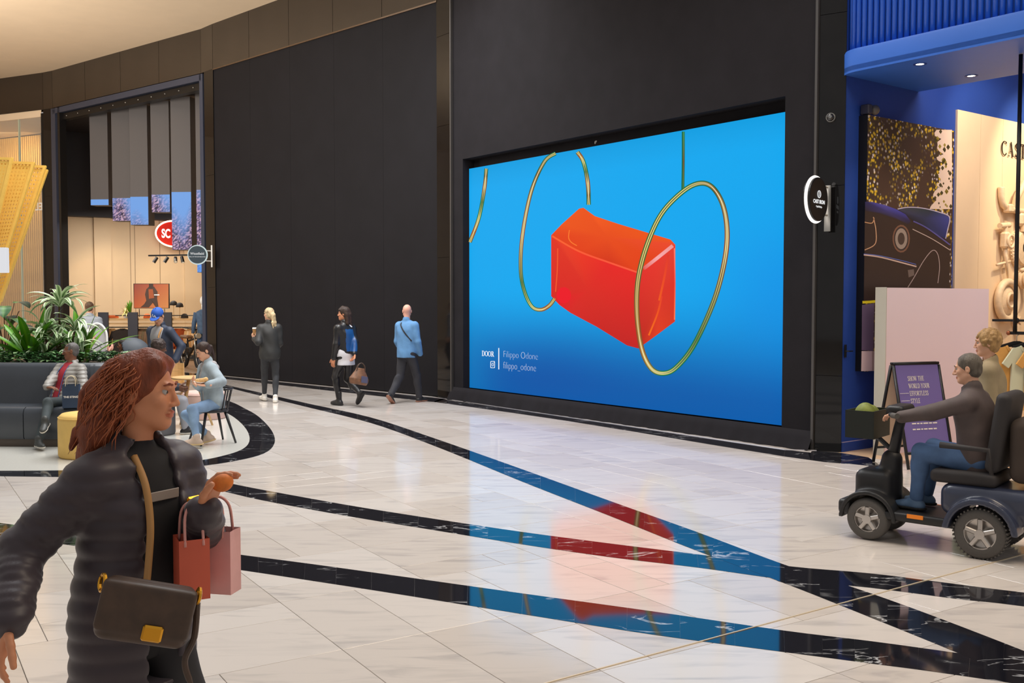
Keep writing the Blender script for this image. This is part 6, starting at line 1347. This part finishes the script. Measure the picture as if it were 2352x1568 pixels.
person('pink faced older man in black looking at his phone behind the planter', P13, h13, 1.66, dict(pelvis=(0, 0, .60), lean=(0, .05, 1), head=(4, -22, 0), rhand=(.10, .34, 1.02), lhand=(-.08, .36, 1.02), lelbow=(-.6, -.3, -1), relbow=(.6, -.3, -1), lfdir=(.2, .6, .7), rfdir=(-.2, .6, .7), lpalm=(.6, -.5, .4), rpalm=(-.6, -.5, .4), lfoot=(-.1, .46, .088), rfoot=(.1, .46, .088), lknee=(0, 1, .7), rknee=(0, 1, .7)), SKP, ('white', srgb(206, 200, 196), h_buzz),
    [jacket_g('black_sweater', BLKC, .02, -.1)], pants_g('trousers', CHAR), shoes_g('shoe', BSHOE, SOLEB), vox=.012, fine=.0065)
P11 = (-6.48, 16.55, 0.); h11 = 112.
person('toddler with short dark hair sitting in the hooded stroller', P11, h11, .92, dict(pelvis=(0, 0, .74), lean=(0, -.1, 1), head=(0, -12, 0), lfoot=(-.07, .26, .60), rfoot=(.07, .26, .60), lknee=(0, 1, .5), rknee=(0, 1, .5), lhand=(-.10, .2, .82), rhand=(.10, .2, .82)), SKB, ('toddler', srgb(44, 34, 30), h_short),
    [jacket_g('pale_top', mat('pale_green_top', srgb(186, 190, 166), .85), .016, -.06)], pants_g('trousers', CHAR), shoes_g('shoe', WSHOE, SOLEW), vox=.008, fine=.005, hs=.78)
# ---------------------------------------------------------------- seating island
SOFA = mat('slate_leather', srgb(62, 66, 72), .32, var=.06, vscale=3, bump=.08, bscale=120); PLN = mat('brown_plinth', srgb(84, 74, 66), .6)
sofa = thing('curved_sofa', 'long curved slate grey leather sofa around the planter', 'sofa', (-6.3, 13.2, 0))
spath = spline([(-10.6, 14.6), (-9.0, 13.45), (-7.7, 12.92), (-6.28, 12.74), (-5.5, 12.78), (-4.95, 13.05)], 6)
def loft(prof, P, name, m_, par, caps=True):
    vs = []; fs = []; n = len(prof); k = len(P)
    for i in range(k):
        a, c = P[max(i-1, 0)], P[min(i+1, k-1)]; t = nrm(c-a); nn = V(-t[1], t[0]); nn = nn if nn[1] > 0 else -nn
        for d, z in prof: q = P[i]+nn*d; vs.append((q[0], q[1], z))
    for i in range(k-1):
        for j in range(n): a = i*n+j; c = i*n+(j+1) % n; fs.append([a, c, c+n, a+n])
    if caps: fs.append(list(range(n))); fs.append([(k-1)*n+j for j in range(n)][::-1])
    return autosmooth(mesh_obj(name, vs, fs, m_, par), 50)
seatp = [(.02, .10), (0, .13), (0, .43), (.02, .485), (.07, .51), (.3, .505), (.62, .50), (.62, .10)]
backp = [(.58, .40), (.60, .52), (.64, .80), (.67, .98), (.71, 1.03), (.78, 1.04), (.84, 1.0), (.86, .9), (.86, .10), (.58, .10)]
cuts = [0, 8, 13, 18, 24, len(spath)-1]
for a, c in zip(cuts[:-1], cuts[1:]):
    seg = [np.array(p) for p in spath[a:c+1]]; seg[0] = seg[0]+(seg[1]-seg[0])*.03; seg[-1] = seg[-1]+(seg[-2]-seg[-1])*.03
    loft(seatp, seg, 'seat_module', SOFA, sofa); loft(backp, seg, 'backrest', SOFA, sofa)
loft([(.04, .003), (.04, .12), (.8, .12), (.8, .003)], [np.array(p) for p in spath], 'plinth', PLN, sofa)
MB().box((-7.05, 16.15, .26), (1.2, .6, .50), rz=.5, bev=.05).obj('rear_seat', SOFA, sofa)
# planter with plants
ppoly = [(p[0]+.02, p[1]+.92) for p in spath[4:-3]]+[(-5.4, 14.5), (-6.2, 15.3), (-7.4, 15.7), (-8.8, 15.5)]
pt = thing('planter', 'dark planter box behind the curved sofa', 'planter', (-7, 14.6, 0)); MB().prism(ppoly, .003, .94).obj('planter_wall', BLACK, pt)
MB().prism([(V(-7.2, 14.5)+(V(*q)-V(-7.2, 14.5))*.97) for q in ppoly], .94, .95).obj('soil', mat('soil', srgb(60, 46, 34), .9, bump=.5, bscale=30), pt)
STEM = mat('plant_stem', srgb(86, 64, 44), .8)
def dracaena(x, y, label):
    c = V(x, y, .95); t = thing('dracaena', label, 'plant', tuple(c)); R_ = random.Random(4)
    crowns = [((.0, 0, .86), 28, 1.3), ((-.20, -.05, .46), 20, 1.22), ((.22, .0, .50), 20, 1.22), ((.30, -.12, .20), 16, 1.15), ((-.14, -.15, .06), 18, 1.1), ((.05, -.2, .30), 14, 1.0)]
    for q, n, sc_ in crowns:
        MB().tube([c+V(q[0]*.3, q[1]*.3, 0), c+V(q[0]*.8, q[1]*.8, q[2]*.6), c+V(*q)], [.022, .018, .014], 8).obj('stem', STEM, t, smooth=True)
        for k in range(n): put_leaf(LV[R_.randint(0, 2)], t, (q[0], q[1], q[2]-.03+.06*k/n), k*2.4+R_.uniform(-.3, .3), R_.uniform(-.75, .25)+.55*(k/n), sc_*R_.uniform(.8, 1.1), R_.uniform(-.3, .3))
    return t
dracaena(at(138, 800, 14.5)[0], 14.5, 'tall striped dracaena with arching cream edged leaves behind the seated man')
def fernp(x, y, n, sc_, label, seed, tilt=(-.55, .45)):
    c = V(x, y, .95); t = thing('fern', label, 'plant', tuple(c)); R_ = random.Random(seed)
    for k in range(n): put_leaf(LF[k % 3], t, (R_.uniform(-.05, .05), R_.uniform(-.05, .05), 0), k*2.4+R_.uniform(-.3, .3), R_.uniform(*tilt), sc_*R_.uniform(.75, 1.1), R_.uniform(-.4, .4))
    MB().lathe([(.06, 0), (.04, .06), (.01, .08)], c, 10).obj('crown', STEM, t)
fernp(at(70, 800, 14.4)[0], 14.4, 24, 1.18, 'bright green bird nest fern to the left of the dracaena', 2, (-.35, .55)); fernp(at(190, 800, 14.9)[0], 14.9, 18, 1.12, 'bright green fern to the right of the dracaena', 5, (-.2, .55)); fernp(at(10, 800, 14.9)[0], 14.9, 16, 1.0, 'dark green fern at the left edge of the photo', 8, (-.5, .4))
LM = [leaf_data('leaf_broad', .34, .11, .5, DK, droop=.9, fold=.1)]
t = thing('broad_leaf_plant', 'plant with broad pale green leaves at the far left of the planter', 'plant', (at(12, 800, 15.1)[0], 15.1, .95)); R_ = random.Random(6)
for k in range(12):
    a = k*2.4; q = (.2*math.cos(a), .2*math.sin(a), .45+.04*k); MB().tube([V(*t.location), V(*t.location)+V(q[0]*.5, q[1]*.5, q[2]*.7), V(*t.location)+V(*q)], .007, 5).obj('stalk', STEM, t); put_leaf(LM[0], t, q, a, R_.uniform(-.5, .1), 1.0)
ivm = MB(); R_ = random.Random(12); cs_ = []
def ivy(x0, x1, y0, y1, n, label):
    m = MB(); cl = []
    for i in range(n):
        p = V(R_.uniform(x0, x1), R_.uniform(y0, y1), 0); p[2] = .95+R_.random()**.7*.20; a = R_.uniform(0, 6.28); d = V(math.cos(a), math.sin(a), R_.uniform(-.3, .4)); sd_ = nrm(np.cross(d, V(0, 0, 1))); L_ = R_.uniform(.06, .10); w_ = L_*.42
        g_ = R_.uniform(.7, 1.35); col = np.array(lin((58, 98, 52)))*g_ if R_.random() < .8 else np.array(lin((128, 160, 110)))
        m.add([p, p+d*L_*.35+sd_*w_+V(0, 0, .012), p+d*L_, p+d*L_*.35-sd_*w_+V(0, 0, .012), p+d*L_*.45], [[0, 4, 1], [1, 4, 2], [2, 4, 3], [3, 4, 0]], col)
    o = m.obj('ivy', LEAFM); tag(o, label, 'ivy', kind='stuff')
ivy(-8.0, -6.15, 13.75, 14.25, 900, 'dark green ivy spilling over the planter edge left of the seated man'); ivy(-6.0, -5.35, 13.85, 14.3, 380, 'dark green ivy over the planter edge right of the seated man')
# poufs, table, chairs
def pouf(x, y, r, h, col, label):
    t = thing('pouf', label, 'pouf', (x, y, .002)); MB().lathe([(r*.96, .003), (r, .03), (r, h-.09), (r*.97, h-.035), (r*.88, h-.006), (r*.5, h), (.001, h)], (x, y, .0), 32).obj('upholstery', col, t, smooth=True); MB().torus((x, y, h-.05), r*.985, .006, n=32, m=6).obj('seam', col, t)
pouf(-5.12, 12.05, .37, .53, mat('mustard_fabric', srgb(222, 184, 104), .8, var=.05), 'mustard yellow round pouf in front of the sofa'); pouf(-4.92, 15.85, .34, .44, mat('pink_fabric', srgb(206, 174, 164), .85, var=.05), 'dusty pink round pouf behind the small table'); pouf(-5.05, 13.95, .30, .43, mat('grey_fabric', srgb(110, 108, 110), .85), 'grey pouf under the curly haired seated person')
tb = V(-4.80, 14.85); t = thing('round_table', 'small round light wood table beside the seated woman', 'table', (*tb, .001))
MB().lathe([(.27, .715), (.285, .725), (.285, .735), (.275, .745), (.001, .745)], (*tb, 0), 36).obj('table_top', OAK, t)
for k in range(3): a = k*2.094+.35; MB().tube([(tb[0]+.06*math.cos(a), tb[1]+.06*math.sin(a), .72), (tb[0]+.30*math.cos(a), tb[1]+.30*math.sin(a), .003)], [.024, .016], 10).obj('leg', OAK, t, smooth=True)
def local(loc, hd): 
    M = np.array(Matrix.Translation(Vector((*loc, 0)))@Matrix.Rotation(math.radians(hd), 4, 'Z')); return M
ch = thing('spindle_chair', 'black wooden spindle-back chair under the woman in denim', 'chair', (-3.97, 13.12, 0), math.radians(128)); Mx = local((-3.97, 13.12), 128); BW = mat('black_wood', srgb(34, 33, 36), .4)
m = MB(Mx); m.lathe([(.20, .415), (.215, .425), (.215, .445), (.20, .452), (.001, .448)], (0, 0, 0), 28); m.obj('seat', BW, ch)
for sx in (-1, 1):
    for sy in (-1, 1): MB(Mx).tube([(sx*.13, sy*.13, .42), (sx*.22, sy*.235, .003)], [.021, .014], 8).obj('leg', BW, ch, smooth=True)
arc = [(.235*math.sin(a), -.03-.235*math.cos(a), .72) for a in np.linspace(-1.35, 1.35, 15)]
MB(Mx).tube(arc, .017, 8).obj('back_rail', BW, ch, smooth=True)
for a in (-1.25, -.75, -.25, .25, .75, 1.25): MB(Mx).tube([(.19*math.sin(a), -.01-.19*math.cos(a), .44), (.235*math.sin(a), -.03-.235*math.cos(a), .72)], .010, 6).obj('spindle', BW, ch)
wc = thing('wooden_chair', 'light wooden chair with a plain curved back behind the round table', 'chair', (-5.55, 16.3, 0), math.radians(-150)); Mx = local((-5.55, 16.3), -150)
MB(Mx).box((0, 0, .44), (.42, .42, .035), bev=.012).obj('seat', OAK, wc)
for sx in (-1, 1):
    for sy in (-1, 1): MB(Mx).tube([(sx*.16, sy*.16, .43), (sx*.19, sy*.2, .003)], [.02, .015], 8).obj('leg', OAK, wc)
m = MB(Mx); P_ = [(.22*math.sin(a), -.02-.2*math.cos(a)) for a in np.linspace(-1, 1, 9)]; m.prism(P_+[(p[0]*1.07, p[1]*1.07) for p in P_][::-1], .5, .84); m.obj('backrest', OAK, wc)
# stroller with hood
st = thing('stroller', 'dark grey stroller with a raised hood behind the seated group', 'stroller', (-6.45, 16.6, 0), math.radians(112)); Mx = local((-6.45, 16.6), 112); SG = mat('stroller_grey', srgb(70, 76, 84), .6); NJs = []
S_ = SDF(); S_.ell((0, -.10, .96), (.23, .30, .30)); S_.ell((0, .0, .93), (.205, .31, .275), op='s', k=.01); S_.cut((0, -.02, .9), (0, .85, -.5)); v_, f_ = S_.mesh(.011); mesh_obj('hood', v_@Mx[:3, :3].T+Mx[:3, 3], f_, SG, st, True)
S_ = SDF(); S_.box((0, .05, .62), (.21, .30, .03), rnd=.025); S_.box((0, -.2, .80), (.21, .03, .22), rnd=.025); v_, f_ = S_.mesh(.012); mesh_obj('seat_shell', v_@Mx[:3, :3].T+Mx[:3, 3], f_, SG, st, True)
for sx in (-1, 1):
    MB(Mx).tube([(sx*.23, -.62, 1.05), (sx*.24, -.2, .62), (sx*.25, .48, .16)], .013, 8).obj('frame_tube', BLACK, st); MB(Mx).tube([(sx*.24, .1, .45), (sx*.25, -.42, .16)], .013, 8).obj('rear_strut', BLACK, st)
    for y, r in ((.5, .10), (-.44, .14)): m = MB(Mx); m.torus((sx*.25, y, r+.004), r-.02, .02, (1, 0, 0), 24, 8); m.cyl((sx*.25-.02, y, r), (sx*.25+.02, y, r), .03); m.obj('wheel', BLACK, st, smooth=True)
MB(Mx).tube([(-.23, -.62, 1.05), (.23, -.62, 1.05)], .016, 8).obj('push_bar', BLACK, st)
# arched white sign
ac = V(at(224, 800, 17.6)[0], 17.6); t = thing('arched_sign', 'white arch topped sign board behind the plants', 'sign', (*ac, .001)); zt_ = at(224, 743, 17.6)[2]; hwid = .17
arc = [(-hwid, .06)]+[(-hwid*math.cos(a), zt_-.24+.24*math.sin(a)) for a in np.linspace(0, math.pi, 17)]+[(hwid, .06)]
MB().slab([(ac[0]+x, ac[1], z) for x, z in arc], (0, .03, 0)).obj('board', mat('pale_board', srgb(206, 204, 208), .4), t)
MB().tube([(ac[0]+x, ac[1]-.005, z) for x, z in arc], .022, 8).obj('white_rim', WHITE, t, smooth=True); MB().box((ac[0], ac[1]-.012, zt_-.50), (hwid*1.8, .012, .016)).obj('black_line', BLACK, t); MB().box((ac[0]+.01, ac[1]-.012, zt_-.74), (.22, .01, .30)).obj('photo', mat('photo_grey', srgb(130, 118, 116), .5), t)
MB().box((ac[0], ac[1]+.02, .03), (.42, .3, .055), bev=.01).obj('foot', WHITE, t)
# things held or carried
def bag(name, label, c, w, d, h, yaw, col, hm, hl_=.12, cat='bag', side=None, tilt=0., hoff=.3):
    t = thing(name, label, cat, (c[0], c[1], c[2]-h/2), yaw); M = np.array(Matrix.Translation(Vector(c))@Matrix.Rotation(yaw, 4, 'Z')@Matrix.Rotation(tilt, 4, 'Y')); m = MB(M)
    vs = [(-w/2, -d/2, -h/2), (w/2, -d/2, -h/2), (w/2, d/2, -h/2), (-w/2, d/2, -h/2), (-w/2, -d/2, h/2), (w/2, -d/2, h/2), (w/2, d/2, h/2), (-w/2, d/2, h/2), (-w/2, 0, -h/2), (w/2, 0, -h/2), (-w*.47, 0, h/2), (w*.47, 0, h/2)]
    m.add(vs, [[0, 3, 2, 1], [0, 1, 5, 4], [2, 3, 7, 6], [1, 2, 11], [2, 6, 11], [1, 11, 5], [0, 10, 3], [3, 10, 7], [0, 4, 10]]); m.obj('body', col, t)
    for e in (-1, 1): MB(M).tube(spline([(-w*hoff, e*d/2, h/2-.02), (-w*hoff*.85, e*d/3, h/2+hl_*.7), (0, e*d/5, h/2+hl_), (w*hoff*.85, e*d/3, h/2+hl_*.7), (w*hoff, e*d/2, h/2-.02)], 5), .0045, 6).obj('handle', hm, t, smooth=True)
    return t, M
NAVB = mat('navy_paper', srgb(40, 58, 84), .6, var=.1, vscale=5)
t, M = bag('paper_bag', 'dark navy paper carrier bag standing on the sofa by the seated man', tuple(at(164, 909, 12.80)), .20, .12, .30, .25, NAVB, mat('cream_cord', srgb(214, 200, 170), .7), .11)
textm('THE STING', .036, 'bag_text', WHITE, (M@np.array([-.085, -.0615, -.02, 1]))[:3], M[:3, 0], M[:3, 2], t, ex=.001, off=.001)
bag('shopping_bag', 'terracotta paper bag hanging from the foreground woman\'s arm', tuple(at(440, 1300, 3.02)), .09, .10, .185, .5, mat('terracotta_paper', srgb(206, 92, 66), .6, var=.05), mat('cord_pink', srgb(214, 150, 140), .7), .10)
bag('gift_bag', 'pale pink paper bag hanging behind the terracotta bag', tuple(at(498, 1285, 3.14)), .13, .07, .20, -.2, mat('pink_paper', srgb(222, 168, 164), .6, var=.08), mat('cord_pink', srgb(214, 150, 140), .7), .10)
BRB = mat('brown_leather_bag', srgb(66, 48, 36), .5, var=.25, vscale=20)
hb = at(826, 862, 17.42); t = thing('handbag', 'brown monogrammed handbag carried by the woman in the leather jacket', 'bag', tuple(hb-V(0, 0, .17))); hbm = np.array(Matrix.Translation(Vector(hb))@Matrix.Rotation(.5, 4, 'Z')@Matrix.Rotation(.18, 4, 'Y'))
S_ = SDF(); S_.cap((0, 0, -.06), (0, 0, .10), .18, .085, .03, sq=(V(0, 1, 0), 1.9)); S_.cut((0, 0, -.16), (0, 0, -1)); S_.cut((0, 0, .13), (0, 0, 1)); v_, f_ = S_.mesh(.01); mesh_obj('bag_body', v_@hbm[:3, :3].T+hbm[:3, 3], f_, mat('brown_monogram', srgb(112, 76, 52), .5, var=.35, vscale=18), t, True)
for e in (-1, 1): MB(hbm).tube(spline([(-.08, e*.03, .07), (-.06, e*.02, .17), (0, 0, .22), (.06, e*.02, .17), (.08, e*.03, .07)], 5), .009, 8).obj('handle', BRB, t, smooth=True)
MB(hbm).box((.06, -.115, -.06), (.12, .012, .12), rx=-.35, bev=.004).obj('front_patch', mat('navy_patch', srgb(60, 60, 84), .5), t)
cb = at(335, 1405, 2.76); t = thing('crossbody_bag', 'dark brown crossbody bag with a gold clasp at the foreground woman\'s hip', 'bag', tuple(cb)); Rb = frame(16, 0, 14); cbm = np.eye(4); cbm[:3, :3] = Rb; cbm[:3, 3] = cb
S_ = SDF(); S_.box((0, 0, 0), (.125, .045, .085), rnd=.03); S_.box((0, -.03, .015), (.127, .022, .072), rnd=.015, k=.006); v_, f_ = S_.mesh(.006); mesh_obj('bag_body', v_@Rb.T+cb, f_, BRB, t, True)
GOLD = mat('gold', srgb(220, 160, 50), .25, metal=.9)
MB(cbm).box((.03, -.056, -.04), (.055, .012, .045), bev=.006).obj('clasp', GOLD, t); MB(cbm).torus((-.13, -.01, .065), .022, .006, (1, .4, 0), 18, 6).obj('ring', GOLD, t); MB(cbm).torus((.128, -.01, .07), .02, .006, (1, .2, 0), 18, 6).obj('ring', GOLD, t)
MB(cbm).tube(spline([(.13, -.01, .05), (.145, 0, -.05), (.135, 0, -.12), (.165, 0, -.18), (.205, 0, -.235)], 5), [.009]*15+[.007]*6, 8).obj('loose_strap', BRB, t)
hc_ = at(508, 1112, 2.99); t = thing('pastry', 'small orange-brown pastry in the foreground woman\'s raised hand', 'food', tuple(hc_)); S_ = SDF(); S_.ell((0, 0, 0), (.028, .025, .022)); S_.ell((.012, 0, .012), (.02, .018, .016)); v_, f_ = S_.mesh(.004); mesh_obj('crust', v_+hc_, f_, mat('pastry', srgb(206, 112, 40), .7, var=.2, vscale=40), t, True)
hc_ = at(585, 760, 18.4); t = thing('paper_cup', 'brown paper cup with a white lid held by the blonde woman', 'cup', tuple(hc_-V(0, 0, .06))); MB().lathe([(.032, -.06), (.042, .04)], hc_, 16).obj('cup_body', mat('kraft', srgb(176, 130, 80), .7), t); MB().lathe([(.045, .04), (.044, .055), (.036, .065)], hc_, 16).obj('lid', WHITE, t)
wc_ = at(462, 874, 12.62); t = thing('wrap', 'half eaten wrap in a paper napkin in the seated woman\'s hands', 'food', tuple(wc_)); S_ = SDF(); S_.cap((-.05, 0, .0), (.05, -.01, .01), .026, .028, .01); S_.ell((.07, -.01, .02), (.02, .024, .024)); v_, f_ = S_.mesh(.005); mesh_obj('tortilla', v_+wc_, f_, mat('tortilla', srgb(222, 176, 116), .7, var=.25, vscale=30), t, True)
MB().add([wc_+V(*q) for q in ((-.09, -.05, -.005), (.03, -.06, -.02), (.06, .05, -.02), (-.05, .06, -.01), (-.01, 0, -.04))], [[0, 1, 4], [1, 2, 4], [2, 3, 4], [3, 0, 4]]).obj('napkin', WHITE, t)
ph = V(*P13)+rotz(h13)@V(0, .44, 1.10); t = thing('smartphone', 'smartphone in the older man\'s hands behind the planter', 'phone', tuple(ph)); MB().box(ph, (.075, .01, .15), rz=math.radians(h13), rx=-.5, bev=.004).obj('phone_body', BLACK, t)
# ---------------------------------------------------------------- mobility scooter
so_c = (3.62, 7.45); sct = thing('mobility_scooter', 'dark four-wheel mobility scooter crossing the floor on the right', 'scooter', (*so_c, 0), math.radians(50)); Mx = local(so_c, 50)
SCB = mat('scooter_blue_grey', srgb(52, 58, 78), .3, coat=.3); SBK = mat('scooter_black', srgb(30, 29, 30), .5); RUB = mat('grey_rubber', srgb(88, 84, 80), .8, bump=.3, bscale=80); ALU = mat('alloy', srgb(196, 190, 184), .3, metal=.85)
for sx in (-1, 1):
    for y, r, tr in ((0, .185, .27), (.85, .165, .21)):
        c = (sx*tr, y, r); m = MB(Mx); m.lathe([(r*.62, -.055), (r*.86, -.06), (r*.97, -.045), (r, -.02), (r, .02), (r*.97, .045), (r*.86, .06), (r*.62, .055)], c, 36, (1, 0, 0), cap=False); m.lathe([(r*.62, .055), (r*.62, -.055)], c, 36, (1, 0, 0), cap=False); w_ = m.obj('wheel', RUB, sct, smooth=True)
        m = MB(Mx); m.lathe([(r*.64, -.045*sx*-1), (r*.58, -.045*sx*-1), (r*.56, .0), (.02, .01)], c, 28, (1, 0, 0), cap=False); m.obj('rim', ALU, w_)
        for k in range(5): a = k*2*math.pi/5+.3; MB(Mx).box((c[0]+sx*.042, y+r*.33*math.cos(a), r+r*.33*math.sin(a)), (.02, r*.56, .035), rx=a, bev=.006).obj('spoke', ALU, w_)
        m = MB(Mx); m.lathe([(.035, -.06), (.035, .06)], c, 14, (1, 0, 0)); m.obj('hub', ALU, w_)
        if y == 0:
            m = MB(); k = 40
            for i in range(k): a = i*2*math.pi/k; m.box((c[0], y+r*math.cos(a), r+r*math.sin(a)), (.10, .012, .012), rx=a)
            m.v = (np.array(m.v)@Mx[:3, :3].T+Mx[:3, 3]).tolist(); tag(m.obj('tread', RUB, w_), kind='stuff')
def sshape(fn, name, m_, vx=.012):
    S_ = SDF(); fn(S_); v_, f_ = S_.mesh(vx); return mesh_obj(name, v_@Mx[:3, :3].T+Mx[:3, 3], f_, m_, sct, True)
def rear(S_):
    S_.box((0, -.02, .40), (.27, .33, .12), rnd=.08); S_.box((0, -.3, .36), (.25, .12, .10), rnd=.05)
    for e in (-1, 1): S_.cap((e*.27-.08, 0, .185), (e*.27+.08, 0, .185), .26, .26, .03); 
    for e in (-1, 1): S_.cap((e*.27-.2, 0, .185), (e*.27+.2, 0, .185), .215, .215, .01, op='s')
    S_.cut((0, 0, .20), (0, 0, -1)); S_.cut((.345, 0, 0), (1, 0, 0)); S_.cut((-.345, 0, 0), (-1, 0, 0))
sshape(rear, 'rear_cowl', SCB)
sshape(lambda S_: S_.box((0, .46, .215), (.26, .30, .035), rnd=.02), 'footboard', SBK)
def frontc(S_):
    S_.box((0, .85, .42), (.17, .15, .12), rnd=.07); S_.cap((0, .78, .35), (0, .75, .62), .11, .08, .05)
    for e in (-1, 1): S_.cap((e*.21-.05, .85, .165), (e*.21+.05, .85, .165), .225, .225, .03)
    for e in (-1, 1): S_.cap((e*.21-.2, .85, .165), (e*.21+.2, .85, .165), .19, .19, .01, op='s')
    S_.cut((0, 0, .16), (0, 0, -1)); S_.cut((.275, 0, 0), (1, 0, 0)); S_.cut((-.275, 0, 0), (-1, 0, 0))
sshape(frontc, 'front_cowl', SBK)
sshape(lambda S_: S_.box((0, 1.04, .24), (.26, .05, .06), rnd=.03), 'bumper', SBK)
MB(Mx).tube([(0, .76, .55), (0, .70, .88), (0, .67, 1.0)], [.05, .04, .04], 12).obj('tiller', SBK, sct, smooth=True)
sshape(lambda S_: S_.box((0, .69, 1.02), (.15, .07, .045), rnd=.03), 'dashboard', SBK)
MB(Mx).tube(spline([(-.27, .64, 1.00), (-.2, .70, 1.0), (0, .72, 1.0), (.2, .70, 1.0), (.27, .64, 1.0)], 5), .016, 8).obj('handlebar', SBK, sct, smooth=True)
for e in (-1, 1): MB(Mx).cyl((e*.24, .67, 1.0), (e*.28, .62, 1.0), .022).obj('grip', RUB, sct)
BKM = mat('basket_wire', srgb(40, 44, 40), .5, metal=.4)
for (c, d) in (((0, .84, .90), (.36, .012, .22)), ((0, 1.06, .90), (.36, .012, .22)), ((-.175, .95, .90), (.012, .22, .22)), ((.175, .95, .90), (.012, .22, .22)), ((0, .95, .795), (.36, .22, .012))): MB(Mx).box(c, d).obj('basket_side', BKM, sct)
MB(Mx).tube([(0, .76, .70), (0, .88, .80)], .02, 8).obj('basket_arm', SBK, sct)
SEATM = mat('scooter_seat', srgb(48, 44, 44), .7); sshape(lambda S_: S_.box((0, .15, .565), (.24, .24, .05), rnd=.04), 'seat_cushion', SEATM); sshape(lambda S_: S_.box((0, -.08, .92), (.23, .055, .30), frame(0, 8), rnd=.05), 'seat_back', SEATM)
MB(Mx).cyl((0, .1, .48), (0, .1, .58), .05).obj('seat_post', SBK, sct)
for e in (-1, 1):
    MB(Mx).tube([(e*.27, -.06, .62), (e*.28, -.04, .80), (e*.28, .30, .81)], [.016, .018, .024], 8).obj('armrest', SEATM, sct, smooth=True); MB(Mx).box((e*.262, .48, .235), (.008, .12, .03)).obj('reflector', mat('amber', srgb(232, 130, 30), .3, emit=srgb(230, 120, 20), estr=.15), sct)
MB(Mx).box((-.20, -.385, .40), (.09, .02, .08), bev=.01).obj('tail_lamp', mat('amber', srgb(232, 130, 30), .3, emit=srgb(230, 120, 20), estr=.15), sct); MB(Mx).box((.20, -.385, .40), (.09, .02, .08), bev=.01).obj('tail_lamp', mat('amber', srgb(232, 130, 30), .3), sct)
MB(Mx).box((0, -.40, .33), (.2, .01, .06)).obj('number_plate', mat('pale_plate', srgb(214, 208, 190), .5), sct); MB(Mx).lathe([(.05, 0), (.045, .03)], (0, .99, .46), 16, (0, 1, .1)).obj('headlamp', ALU, sct)
def sbag(S_): S_.box((0, -.25, .80), (.22, .10, .24), rnd=.08)
S_ = SDF(); sbag(S_); v_, f_ = S_.mesh(.012); o = mesh_obj('seat_bag', v_@Mx[:3, :3].T+Mx[:3, 3], f_, mat('brown_bag', srgb(66, 54, 46), .8, var=.1), None, True); tag(o, 'brown cloth bag hung behind the mobility scooter seat', 'bag')
S_ = SDF(); S_.ell((-.08, .94, .95), (.085, .09, .12)); S_.ell((.08, .96, .93), (.085, .085, .11)); v_, f_ = S_.mesh(.012); o = mesh_obj('groceries', v_@Mx[:3, :3].T+Mx[:3, 3], f_, mat('grocery_green', srgb(120, 130, 50), .6, var=.5, vscale=9), None, True); tag(o, 'greenish packet in the basket of the mobility scooter', 'groceries')
